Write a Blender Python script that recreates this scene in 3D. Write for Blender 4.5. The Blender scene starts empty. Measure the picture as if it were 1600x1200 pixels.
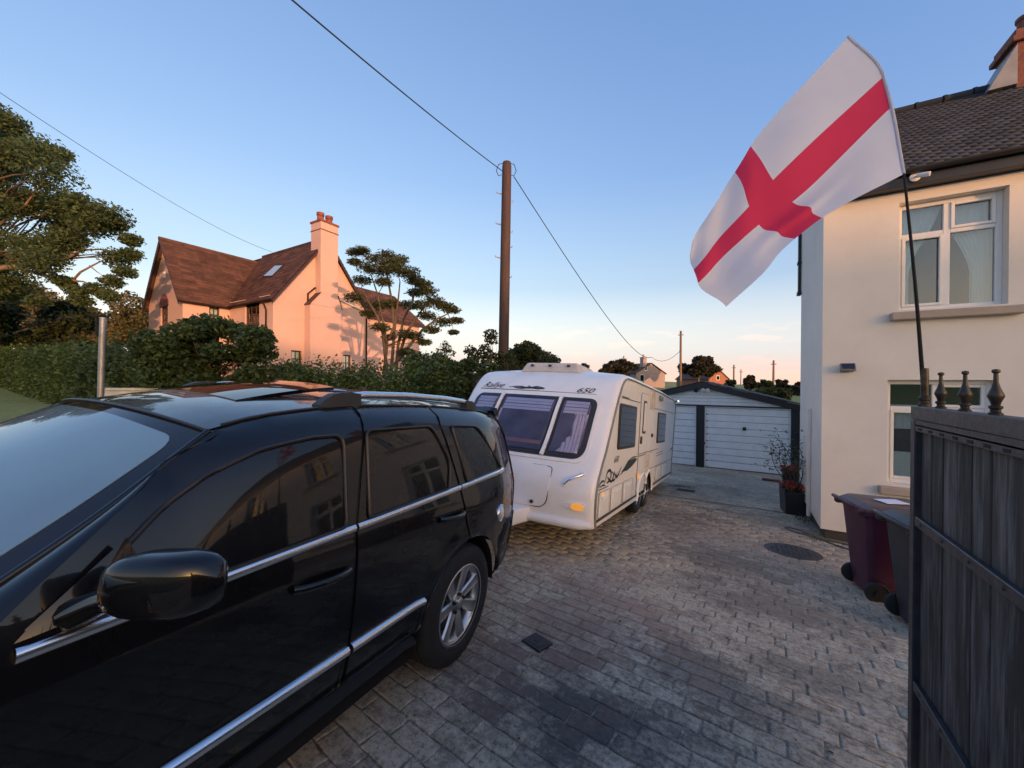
import bpy, bmesh, math, random
import numpy as np
from mathutils import Vector, Matrix
random.seed(7); RNG = np.random.default_rng(11)
SC = bpy.context.scene
COL = SC.collection
# ------------------------------------------------------------------ camera
H = 1.65; YAW = math.radians(30.26); PITCH = math.radians(-0.2); ROLL = math.radians(0.4); F = 600.0
cam_d = bpy.data.cameras.new('camera'); cam = bpy.data.objects.new('camera', cam_d); COL.objects.link(cam)
cam_d.sensor_width = 36.0; cam_d.lens = 36.0 * F / 1600.0; cam_d.clip_start = 0.05; cam_d.clip_end = 4000
CM = Matrix.Rotation(YAW, 4, 'Z') @ Matrix.Rotation(math.pi / 2 + PITCH, 4, 'X') @ Matrix.Rotation(ROLL, 4, 'Z')
cam.matrix_world = Matrix.Translation((0, 0, H)) @ CM
SC.camera = cam
# ------------------------------------------------------------------ sky, sun, exposure
SUN_DIR = Vector((0.88, -0.48, 0)).normalized(); SUN_EL = math.radians(3.6)
world = bpy.data.worlds.new('World'); SC.world = world; world.use_nodes = True
wn, wl = world.node_tree.nodes, world.node_tree.links
wn.clear()
w_out = wn.new('ShaderNodeOutputWorld'); w_add = wn.new('ShaderNodeAddShader')
w_b1 = wn.new('ShaderNodeBackground'); w_b2 = wn.new('ShaderNodeBackground')
sky = wn.new('ShaderNodeTexSky'); sky.sky_type = 'NISHITA'; sky.sun_disc = False
sky.sun_elevation = SUN_EL; sky.sun_rotation = math.atan2(SUN_DIR.x, SUN_DIR.y)
sky.air_density = 1.0; sky.dust_density = 5.0; sky.ozone_density = 0.3
wl.new(sky.outputs[0], w_b1.inputs[0]); w_b1.inputs[1].default_value = 0.15
tc = wn.new('ShaderNodeTexCoord'); sep = wn.new('ShaderNodeSeparateXYZ'); wl.new(tc.outputs['Generated'], sep.inputs[0])
ramp = wn.new('ShaderNodeValToRGB'); wl.new(sep.outputs['Z'], ramp.inputs[0])
SKYSTOPS = [(0.0, (0.46, 0.32, 0.25)), (0.02, (0.44, 0.33, 0.27)), (0.073, (0.27, 0.275, 0.32)), (0.233, (0.052, 0.105, 0.222)),
            (0.455, (0.006, 0.060, 0.205)), (0.70, (0.002, 0.046, 0.175)), (1.0, (0.0, 0.032, 0.14))]
el = ramp.color_ramp.elements
while len(el) < len(SKYSTOPS): el.new(0.5)
for e, (p, c) in zip(el, SKYSTOPS): e.position = p; e.color = (*c, 1)
# thin rosy clouds low over the horizon, all the way round
mp = wn.new('ShaderNodeMapping'); mp.inputs['Scale'].default_value = (9, 9, 42); wl.new(tc.outputs['Generated'], mp.inputs[0])
nz = wn.new('ShaderNodeTexNoise'); nz.inputs['Scale'].default_value = 1.0; nz.inputs['Detail'].default_value = 5; wl.new(mp.outputs[0], nz.inputs[0])
cr = wn.new('ShaderNodeMapRange'); cr.inputs[1].default_value = 0.56; cr.inputs[2].default_value = 0.70; wl.new(nz.outputs[0], cr.inputs[0])
me1 = wn.new('ShaderNodeMapRange'); me1.inputs[1].default_value = 0.16; me1.inputs[2].default_value = 0.06; wl.new(sep.outputs['Z'], me1.inputs[0])
mul = wn.new('ShaderNodeMath'); mul.operation = 'MULTIPLY'; wl.new(cr.outputs[0], mul.inputs[0]); wl.new(me1.outputs[0], mul.inputs[1])
mul2 = wn.new('ShaderNodeMath'); mul2.operation = 'MULTIPLY'; wl.new(mul.outputs[0], mul2.inputs[0]); mul2.inputs[1].default_value = 0.7
cm_ = wn.new('ShaderNodeMix'); cm_.data_type = 'RGBA'; wl.new(mul2.outputs[0], cm_.inputs[0]); wl.new(ramp.outputs[0], cm_.inputs[6]); cm_.inputs[7].default_value = (0.55, 0.30, 0.29, 1)
wl.new(cm_.outputs[2], w_b2.inputs[0]); w_b2.inputs[1].default_value = 1.0
wl.new(w_b1.outputs[0], w_add.inputs[0]); wl.new(w_b2.outputs[0], w_add.inputs[1]); wl.new(w_add.outputs[0], w_out.inputs[0])
sun_d = bpy.data.lights.new('sun', 'SUN'); sun_d.energy = 1.75; sun_d.angle = math.radians(0.5); sun_d.color = (1.0, 0.48, 0.23)
sun = bpy.data.objects.new('sun', sun_d); COL.objects.link(sun)
sdir = Vector((SUN_DIR.x * math.cos(SUN_EL), SUN_DIR.y * math.cos(SUN_EL), math.sin(SUN_EL)))
sun.rotation_euler = sdir.to_track_quat('Z', 'Y').to_euler(); sun.location = (30, -30, 30)
SC.view_settings.view_transform = 'Standard'; SC.view_settings.look = 'None'
SC.view_settings.exposure = 1.22; SC.view_settings.gamma = 1.0; SC.view_settings.use_curve_mapping = False
SC.render.engine = 'CYCLES'
SC.cycles.max_bounces = 8; SC.cycles.transparent_max_bounces = 12; SC.cycles.use_denoising = True

# ------------------------------------------------------------------ helpers
def at(px, py, d):
    """a point d metres deep along the view through a point of the 1600 x 1200 photograph"""
    r = CM.to_3x3() @ Vector(((px - 800) / F, -(py - 600) / F, -1.0))
    return Vector((0, 0, H)) + r * d
def atx(px, py, x):
    r = CM.to_3x3() @ Vector(((px - 800) / F, -(py - 600) / F, -1.0)); return Vector((0, 0, H)) + r * (x / r.x)
def aty(px, py, y):
    r = CM.to_3x3() @ Vector(((px - 800) / F, -(py - 600) / F, -1.0)); return Vector((0, 0, H)) + r * (y / r.y)
def sstep(a, b, v):
    t = np.clip((np.asarray(v, float) - a) / (b - a), 0, 1); return t * t * (3 - 2 * t)
SL = 0.083
def GD(x, y):
    """drive surface"""
    return -SL * np.clip(y, -2.0, 15.5) + 0.03 * np.maximum(0, -1.4 - np.asarray(x, float))
def pchip(xs, ys):
    xs = np.array(xs, float); ys = np.array(ys, float); h = np.diff(xs); d = np.diff(ys) / h
    m = np.zeros_like(xs); m[0] = d[0]; m[-1] = d[-1]
    for i in range(1, len(xs) - 1):
        if d[i - 1] * d[i] > 0:
            w1 = 2 * h[i] + h[i - 1]; w2 = h[i] + 2 * h[i - 1]; m[i] = (w1 + w2) / (w1 / d[i - 1] + w2 / d[i])
    def f(x):
        x = min(max(x, xs[0]), xs[-1]); i = min(max(int(np.searchsorted(xs, x)) - 1, 0), len(xs) - 2)
        t = (x - xs[i]) / h[i]
        return ((1 + 2 * t) * (1 - t) ** 2 * ys[i] + t * (1 - t) ** 2 * h[i] * m[i] + t * t * (3 - 2 * t) * ys[i + 1] + t * t * (t - 1) * h[i] * m[i + 1])
    return f
def tag(o, label=None, cat=None, group=None, kind=None):
    if label: o['label'] = label
    if cat: o['category'] = cat
    if group: o['group'] = group
    if kind: o['kind'] = kind
    return o
def empty(name, loc=(0, 0, 0), rot=None, mat=None):
    o = bpy.data.objects.new(name, None); COL.objects.link(o); o.empty_display_size = 0.2
    if mat is not None: o.matrix_world = mat
    else:
        o.location = loc
        if rot: o.rotation_euler = rot
    return o
def obj(name, me, parent=None, loc=None):
    o = bpy.data.objects.new(name, me); COL.objects.link(o)
    if parent is not None: o.parent = parent
    if loc is not None: o.location = loc
    return o
def np_mesh(name, V, Fc, mat):
    V = np.asarray(V, np.float32); Fc = np.asarray(Fc, np.int32); m, k = Fc.shape
    me = bpy.data.meshes.new(name); me.vertices.add(len(V)); me.vertices.foreach_set('co', V.ravel())
    me.loops.add(m * k); me.loops.foreach_set('vertex_index', Fc.ravel())
    me.polygons.add(m); me.polygons.foreach_set('loop_start', np.arange(0, m * k, k, dtype=np.int32))
    me.update(calc_edges=True); me.validate()
    me.materials.append(mat); return me
class MB:
    """collects simple solids into one mesh"""
    def __init__(s): s.v = []; s.f = []; s.mi = []; s.cur = 0
    def add(s, V, Fc, M=None):
        b = len(s.v)
        for p in V: s.v.append(tuple(M @ Vector(p)) if M is not None else tuple(p))
        for f in Fc: s.f.append(tuple(i + b for i in f)); s.mi.append(s.cur)
        return s
    def box(s, x0, x1, y0, y1, z0, z1, b=0.0, M=None):
        if x0 > x1: x0, x1 = x1, x0
        if y0 > y1: y0, y1 = y1, y0
        if z0 > z1: z0, z1 = z1, z0
        b = min(b, (x1 - x0) * .45, (y1 - y0) * .45, (z1 - z0) * .45)
        if b <= 0:
            V = [(x, y, z) for z in (z0, z1) for y in (y0, y1) for x in (x0, x1)]
            return s.add(V, [(0, 2, 3, 1), (4, 5, 7, 6), (0, 1, 5, 4), (2, 6, 7, 3), (0, 4, 6, 2), (1, 3, 7, 5)], M)
        V = []; idx = {}
        for sx in (0, 1):
            for sy in (0, 1):
                for sz in (0, 1):
                    cx, cy, cz = (x0, x1)[sx], (y0, y1)[sy], (z0, z1)[sz]
                    ix, iy, iz = cx + b * (1 - 2 * sx), cy + b * (1 - 2 * sy), cz + b * (1 - 2 * sz)
                    idx[sx, sy, sz, 0] = len(V); V.append((cx, iy, iz))
                    idx[sx, sy, sz, 1] = len(V); V.append((ix, cy, iz))
                    idx[sx, sy, sz, 2] = len(V); V.append((ix, iy, cz))
        Q = []
        for sd in (0, 1):
            a = [idx[sd, 0, 0, 0], idx[sd, 1, 0, 0], idx[sd, 1, 1, 0], idx[sd, 0, 1, 0]]; Q.append(a if sd else a[::-1])
            a = [idx[0, sd, 0, 1], idx[1, sd, 0, 1], idx[1, sd, 1, 1], idx[0, sd, 1, 1]]; Q.append(a[::-1] if sd else a)
            a = [idx[0, 0, sd, 2], idx[1, 0, sd, 2], idx[1, 1, sd, 2], idx[0, 1, sd, 2]]; Q.append(a if sd else a[::-1])
        for a in (0, 1):
            for c in (0, 1):
                q = [idx[0, a, c, 1], idx[1, a, c, 1], idx[1, a, c, 2], idx[0, a, c, 2]]; Q.append(q if (a + c) % 2 == 0 else q[::-1])
                q = [idx[a, 0, c, 0], idx[a, 1, c, 0], idx[a, 1, c, 2], idx[a, 0, c, 2]]; Q.append(q[::-1] if (a + c) % 2 == 0 else q)
                q = [idx[a, c, 0, 0], idx[a, c, 1, 0], idx[a, c, 1, 1], idx[a, c, 0, 1]]; Q.append(q if (a + c) % 2 == 0 else q[::-1])
                for e in (0, 1):
                    t = [idx[a, c, e, 0], idx[a, c, e, 1], idx[a, c, e, 2]]; Q.append(t if (a + c + e) % 2 else t[::-1])
        return s.add(V, Q, M)
    def tube(s, pts, r, n=8, caps=True, M=None, flat=1.0):
        P = [Vector(p) for p in pts]; R = [r] * len(P) if not hasattr(r, '__len__') else r
        V = []; Fc = []; up = None
        for i, p in enumerate(P):
            t = (P[min(i + 1, len(P) - 1)] - P[max(i - 1, 0)]).normalized()
            if up is None: up = Vector((0, 0, 1)) if abs(t.z) < 0.9 else Vector((1, 0, 0))
            a = (up - t * up.dot(t)).normalized(); b = t.cross(a); up = a
            for k in range(n):
                q = 2 * math.pi * k / n; V.append(p + a * math.cos(q) * R[i] * flat + b * math.sin(q) * R[i])
        for i in range(len(P) - 1):
            for k in range(n): Fc.append((i * n + k, i * n + (k + 1) % n, (i + 1) * n + (k + 1) % n, (i + 1) * n + k))
        if caps: Fc.append(tuple(range(n))[::-1]); Fc.append(tuple((len(P) - 1) * n + k for k in range(n)))
        return s.add(V, Fc, M)
    def lathe(s, prof, n=24, M=None, close=False, caps=True):
        V = []; Fc = []
        for (r, z) in prof:
            for k in range(n): q = 2 * math.pi * k / n; V.append((r * math.cos(q), r * math.sin(q), z))
        m = len(prof); rng = range(m) if close else range(m - 1)
        for i in rng:
            j = (i + 1) % m
            for k in range(n): Fc.append((i * n + k, i * n + (k + 1) % n, j * n + (k + 1) % n, j * n + k))
        if not close and caps:
            if prof[0][0] > 1e-6: Fc.append(tuple(range(n))[::-1])
            if prof[-1][0] > 1e-6: Fc.append(tuple((m - 1) * n + k for k in range(n)))
        return s.add(V, Fc, M)
    def prism(s, out, z0, z1, M=None):
        n = len(out); V = [(x, y, z0) for x, y in out] + [(x, y, z1) for x, y in out]
        Fc = [tuple(range(n))[::-1], tuple(range(n, 2 * n))] + [(i, (i + 1) % n, n + (i + 1) % n, n + i) for i in range(n)]
        return s.add(V, Fc, M)
    def mesh(s, name, mat, smooth=None):
        me = bpy.data.meshes.new(name); me.from_pydata(s.v, [], s.f)
        for m in (mat if isinstance(mat, (list, tuple)) else [mat]): me.materials.append(m)
        if any(s.mi): me.polygons.foreach_set('material_index', s.mi)
        bm = bmesh.new(); bm.from_mesh(me); bmesh.ops.recalc_face_normals(bm, faces=bm.faces); bm.to_mesh(me); bm.free()
        if smooth:
            me.polygons.foreach_set('use_smooth', [True] * len(me.polygons)); me.set_sharp_from_angle(angle=math.radians(smooth))
        me.update(); return me
    def build(s, name, mat, parent=None, smooth=None, loc=None):
        return obj(name, s.mesh(name, mat, smooth), parent, loc)
def rotM(axis_from, axis_to, loc=(0, 0, 0)):
    return Matrix.Translation(loc) @ Vector(axis_from).rotation_difference(Vector(axis_to)).to_matrix().to_4x4()
def patch(name, outline, fn, mat, parent=None, du=0.1, dv=0.1, off=0.0, thick=0.015, sign=1, flip=False, mirror=False):
    """fills an outline in (u, v), lays it on the surface fn(u, v) and gives it an edge"""
    bm = bmesh.new(); vs = [bm.verts.new((u, v, 0)) for u, v in outline]; bm.faces.new(vs)
    us = [p[0] for p in outline]; vv = [p[1] for p in outline]
    for lo, hi, st, no, ax in ((min(us), max(us), du, (1, 0, 0), 0), (min(vv), max(vv), dv, (0, 1, 0), 1)):
        n = max(1, int(round((hi - lo) / st)))
        for i in range(1, n):
            c = lo + (hi - lo) * i / n; co = (c, 0, 0) if ax == 0 else (0, c, 0)
            bmesh.ops.bisect_plane(bm, geom=bm.verts[:] + bm.edges[:] + bm.faces[:], dist=1e-5, plane_co=co, plane_no=no)
    bmesh.ops.triangulate(bm, faces=[f for f in bm.faces if len(f.verts) > 4])
    N = {}
    e = 1e-3
    for v in bm.verts:
        u, w = v.co.x, v.co.y
        p = Vector(fn(u, w)); n = (Vector(fn(u + e, w)) - Vector(fn(u - e, w))).cross(Vector(fn(u, w + e)) - Vector(fn(u, w - e)))
        n = n.normalized() * sign if n.length > 0 else Vector((0, 0, 1)); N[v] = n; v.co = p + n * off
    if thick:
        be = [x for x in bm.edges if x.is_boundary]; mp_ = {}
        for x in be:
            x.smooth = False
            for v in x.verts:
                if v not in mp_: mp_[v] = bm.verts.new(v.co - N[v] * thick)
        for x in be:
            a, b = x.verts; fl = x.link_faces[0]
            order = [l.vert for l in fl.loops]; i = order.index(a)
            if order[(i + 1) % len(order)] is b: a, b = b, a
            try: bm.faces.new((a, b, mp_[b], mp_[a]))
            except ValueError: pass
    bm.normal_update()
    f0 = bm.faces[:] ; bm.faces.ensure_lookup_table()
    # orient towards the surface normal
    fa = max(bm.faces, key=lambda f: f.calc_area()); vn = next((N[v] for v in fa.verts if v in N), None)
    if vn is not None and fa.normal.dot(vn) < 0: bmesh.ops.reverse_faces(bm, faces=bm.faces[:])
    if mirror:
        for v in bm.verts: v.co.x = -v.co.x
        bmesh.ops.reverse_faces(bm, faces=bm.faces[:])
    me = bpy.data.meshes.new(name); bm.to_mesh(me); bm.free(); me.materials.append(mat)
    me.polygons.foreach_set('use_smooth', [True] * len(me.polygons)); me.update()
    return obj(name, me, parent)
def rrect(x0, x1, z0, z1, r, n=4):
    P = []
    for cx, cz, a0 in ((x1 - r, z0 + r, -90), (x1 - r, z1 - r, 0), (x0 + r, z1 - r, 90), (x0 + r, z0 + r, 180)):
        for k in range(n + 1):
            a = math.radians(a0 + 90 * k / n); P.append((cx + r * math.cos(a), cz + r * math.sin(a)))
    return P
def rpoly(pts, r, n=4):
    """rounds the corners of a polygon; r is one radius or one per corner"""
    out = []; m = len(pts); R = r if hasattr(r, '__len__') else [r] * m
    for i in range(m):
        p0, p1, p2 = (Vector((*pts[(i + k - 1) % m], 0)) for k in range(3)); rr = R[i]
        if rr <= 0: out.append((p1.x, p1.y)); continue
        a = (p0 - p1); b = (p2 - p1); q = min(rr, a.length * .45, b.length * .45); A = p1 + a.normalized() * q; B = p1 + b.normalized() * q
        for k in range(n + 1):
            t = k / n; w = A * (1 - t) ** 2 + p1 * 2 * t * (1 - t) + B * t * t; out.append((w.x, w.y))
    return out

# ------------------------------------------------------------------ materials
def NT(name):
    m = bpy.data.materials.new(name); m.use_nodes = True; n = m.node_tree.nodes; l = m.node_tree.links
    return m, n, l, n['Principled BSDF']
def noise(n, l, scale, detail=4, vec=None, rough=0.6, dist=0.0):
    t = n.new('ShaderNodeTexNoise'); t.inputs['Scale'].default_value = scale; t.inputs['Detail'].default_value = detail
    t.inputs['Roughness'].default_value = rough; t.inputs['Distortion'].default_value = dist
    if vec is not None: l.new(vec, t.inputs['Vector'])
    return t
def posn(n): return n.new('ShaderNodeNewGeometry').outputs['Position']
def mixc(n, l, fac, a, b):
    m = n.new('ShaderNodeMix'); m.data_type = 'RGBA'
    for s, v in ((0, fac), (6, a), (7, b)):
        if hasattr(v, 'links'): l.new(v, m.inputs[s])
        elif s == 0: m.inputs[0].default_value = v
        else: m.inputs[s].default_value = (*v[:3], 1)
    return m.outputs[2]
def mrange(n, l, v, a, b, c=0.0, d=1.0):
    m = n.new('ShaderNodeMapRange'); l.new(v, m.inputs[0])
    for i, q in enumerate((a, b, c, d)): m.inputs[i + 1].default_value = q
    return m.outputs[0]
def math2(n, l, op, a, b):
    m = n.new('ShaderNodeMath'); m.operation = op
    for i, v in enumerate((a, b)):
        if hasattr(v, 'links'): l.new(v, m.inputs[i])
        else: m.inputs[i].default_value = v
    return m.outputs[0]
def addbump(n, l, bs, hgt, strength, dist=0.01):
    b = n.new('ShaderNodeBump'); b.inputs['Strength'].default_value = strength; b.inputs['Distance'].default_value = dist
    l.new(hgt, b.inputs['Height']); l.new(b.outputs[0], bs.inputs['Normal']); return b
def sc3(c, k): return tuple(min(1.0, x * k) for x in c)
def pm(name, col, rough=0.55, metal=0.0, var=0.15, scale=5.0, bump=0.0, bscale=60.0, coat=0.0, spec=0.5, dirt=0.0, dirtcol=(0.09, 0.08, 0.065), rvar=0.0, stretch=None, island=0.0, bdist=0.004):
    m, n, l, b = NT(name); p = posn(n)
    if stretch:
        mp2 = n.new('ShaderNodeMapping'); mp2.inputs['Scale'].default_value = stretch; l.new(p, mp2.inputs[0]); p = mp2.outputs[0]
    t = noise(n, l, scale, 5, p); f = mrange(n, l, t.outputs[0], 0.3, 0.7)
    c = mixc(n, l, f, sc3(col, 1 - var), sc3(col, 1 + var))
    if island:
        g = n.new('ShaderNodeNewGeometry'); oi = n.new('ShaderNodeObjectInfo'); r = math2(n, l, 'ADD', g.outputs['Random Per Island'], oi.outputs['Random']); r = math2(n, l, 'FRACT', r, 0.0)
        k = mrange(n, l, r, 0, 1, 1 - island, 1 + island); hs = n.new('ShaderNodeHueSaturation'); l.new(c, hs.inputs['Color']); l.new(k, hs.inputs['Value']); c = hs.outputs[0]
    if dirt:
        t2 = noise(n, l, scale * 0.6 + 0.7, 8, p, 0.7); f2 = mrange(n, l, t2.outputs[0], 0.48, 0.75, 0, dirt); c = mixc(n, l, f2, c, dirtcol)
    l.new(c, b.inputs['Base Color']); b.inputs['Roughness'].default_value = rough; b.inputs['Metallic'].default_value = metal
    b.inputs['Coat Weight'].default_value = coat; b.inputs['Coat Roughness'].default_value = 0.03; b.inputs['Specular IOR Level'].default_value = spec
    if rvar:
        t3 = noise(n, l, scale * 3, 6, p); l.new(mrange(n, l, t3.outputs[0], 0.3, 0.7, max(0, rough - rvar), rough + rvar), b.inputs['Roughness'])
    if bump:
        t4 = noise(n, l, bscale, 6, p, 0.65); addbump(n, l, b, t4.outputs[0], bump, bdist)
    return m
def glass(name, tint=(0.8, 0.85, 0.85), ior=1.45, rough=0.0, base=0.0):
    m = bpy.data.materials.new(name); m.use_nodes = True; n = m.node_tree.nodes; l = m.node_tree.links; n.clear()
    o = n.new('ShaderNodeOutputMaterial'); mx = n.new('ShaderNodeMixShader'); tr = n.new('ShaderNodeBsdfTransparent'); gl = n.new('ShaderNodeBsdfGlossy'); fr = n.new('ShaderNodeFresnel')
    tr.inputs[0].default_value = (*tint, 1); gl.inputs['Roughness'].default_value = rough; gl.inputs[0].default_value = (0.95, 0.95, 0.95, 1); fr.inputs[0].default_value = ior
    q = noise(n, l, 1.3, 2, posn(n)); bp = n.new('ShaderNodeBump'); bp.inputs['Strength'].default_value = 0.06; bp.inputs['Distance'].default_value = 0.05; l.new(q.outputs[0], bp.inputs['Height']); l.new(bp.outputs[0], gl.inputs['Normal'])
    f = math2(n, l, 'ADD', fr.outputs[0], base)
    l.new(f, mx.inputs[0]); l.new(tr.outputs[0], mx.inputs[1]); l.new(gl.outputs[0], mx.inputs[2]); l.new(mx.outputs[0], o.inputs[0]); return m
def leafmat(name, dark, light, trans=0.3, third=None):
    m, n, l, b = NT(name); g = n.new('ShaderNodeNewGeometry'); c = mixc(n, l, g.outputs['Random Per Island'], dark, light)
    t = noise(n, l, 0.7, 3, g.outputs['Position']); f = mrange(n, l, t.outputs[0], 0.35, 0.65); c = mixc(n, l, math2(n, l, 'MULTIPLY', f, 0.5), c, third or sc3(dark, 0.8))
    l.new(c, b.inputs['Base Color']); b.inputs['Roughness'].default_value = 0.55; b.inputs['Specular IOR Level'].default_value = 0.25
    tr = n.new('ShaderNodeBsdfTranslucent'); l.new(c, tr.inputs[0]); mx = n.new('ShaderNodeMixShader'); mx.inputs[0].default_value = trans
    l.new(b.outputs[0], mx.inputs[1]); l.new(tr.outputs[0], mx.inputs[2]); l.new(mx.outputs[0], n['Material Output'].inputs[0]); return m
def emitmat(name, col, strength, base=None):
    m, n, l, b = NT(name); b.inputs['Base Color'].default_value = (*(base or col), 1); b.inputs['Emission Color'].default_value = (*col, 1); b.inputs['Emission Strength'].default_value = strength; b.inputs['Roughness'].default_value = 0.2; return m

M = {}
M['black_paint'] = pm('black paint', (0.0035, 0.0038, 0.005), 0.30, 0, 0.1, 3, coat=0.9, spec=0.15, rvar=0.06)
M['black_plastic'] = pm('black plastic', (0.016, 0.016, 0.017), 0.5, bump=0.15, bscale=300, var=0.2)
M['hull'] = pm('underbody', (0.008, 0.008, 0.009), 0.8)
M['seal'] = pm('window seal', (0.020, 0.018, 0.018), 0.4, var=0.2)
M['car_glass'] = pm('tinted glass', (0.0035, 0.004, 0.005), 0.02, spec=0.38, var=0.1)
M['sky_sheen_screen'] = pm('windscreen with painted sky sheen', (0.13, 0.225, 0.275), 0.015, spec=1.0, var=0.1, scale=2)  # blue base colour paints in the reflected sky and haze on the glass
M['sky_sheen_screen'].node_tree.nodes['Principled BSDF'].inputs['IOR'].default_value = 1.9
M['frit'] = pm('windscreen edge', (0.012, 0.014, 0.018), 0.03, spec=0.7)
M['chrome'] = pm('chrome', (0.90, 0.91, 0.93), 0.24, 1.0, 0.04, 4, rvar=0.05)
M['alloy'] = pm('alloy', (0.62, 0.63, 0.65), 0.34, 1.0, 0.08, 9, dirt=0.2, dirtcol=(0.2, 0.19, 0.18), rvar=0.06)
M['tyre'] = pm('tyre rubber', (0.016, 0.016, 0.0165), 0.75, bump=0.25, bscale=180, dirt=0.35, dirtcol=(0.05, 0.047, 0.043))
M['red_lens'] = pm('red lens', (0.30, 0.012, 0.012), 0.06, coat=0.6)
M['clear_lens'] = pm('clear lens', (0.45, 0.45, 0.46), 0.06, coat=0.6)
M['lamp_red'] = emitmat('lit tail lamp', (1.0, 0.16, 0.06), 1.6, (0.5, 0.03, 0.02))
M['cv_white'] = pm('caravan white', (0.84, 0.84, 0.84), 0.28, 0, 0.04, 2, spec=0.5, dirt=0.20, dirtcol=(0.48, 0.46, 0.42), coat=0.15)
M['cv_trim'] = pm('caravan rubber trim', (0.035, 0.035, 0.038), 0.5)
M['cv_grey'] = pm('caravan grey trim', (0.22, 0.22, 0.22), 0.45)
M['cv_vent'] = pm('beige vent', (0.62, 0.55, 0.49), 0.5)
M['decal'] = pm('dark decal', (0.02, 0.021, 0.024), 0.35)
M['decal_green'] = pm('green decal', (0.035, 0.05, 0.045), 0.35)
M['cv_inside'] = pm('caravan interior', (0.20, 0.19, 0.23), 0.8, var=0.3, scale=3)
M['cv_seat'] = pm('caravan cushions', (0.50, 0.27, 0.23), 0.85, var=0.2)
M['blind'] = pm('pleated blind', (0.80, 0.76, 0.80), 0.7, var=0.08)
M['net'] = pm('curtain cloth', (0.86, 0.78, 0.79), 0.9, var=0.12, scale=14, stretch=(14, 14, 1.2))
M['cv_glass'] = glass('acrylic window', (0.80, 0.78, 0.86), 1.33)
M['amber'] = emitmat('amber lamp', (1.0, 0.42, 0.06), 0.22, (0.62, 0.27, 0.05))
M['amber_dim'] = emitmat('amber marker', (1.0, 0.36, 0.03), 0.3, (0.8, 0.3, 0.03))
M['white_lamp'] = emitmat('marker lamp', (1.0, 0.75, 0.40), 1.5)
# ------------------------------------------------------------------ ground, drive
def groundmat():
    m, n, l, b = NT('grass ground'); p = posn(n)
    t1 = noise(n, l, 0.35, 6, p); t2 = noise(n, l, 9, 6, p, 0.75); t3 = noise(n, l, 90, 4, p, 0.8)
    c = mixc(n, l, mrange(n, l, t1.outputs[0], 0.35, 0.65), (0.25, 0.31, 0.105), (0.33, 0.34, 0.14))
    c = mixc(n, l, mrange(n, l, t2.outputs[0], 0.4, 0.75, 0, 0.7), c, (0.13, 0.12, 0.055))
    sp = n.new('ShaderNodeSeparateXYZ'); l.new(p, sp.inputs[0])
    far = mrange(n, l, sp.outputs['X'], -46, -60); c = mixc(n, l, math2(n, l, 'MULTIPLY', far, 0.75), c, (0.20, 0.175, 0.07))
    l.new(c, b.inputs['Base Color']); b.inputs['Roughness'].default_value = 0.9; b.inputs['Specular IOR Level'].default_value = 0.1
    h = math2(n, l, 'ADD', t2.outputs[0], t3.outputs[0]); addbump(n, l, b, h, 0.35, 0.03); return m
M['ground'] = groundmat()
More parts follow.
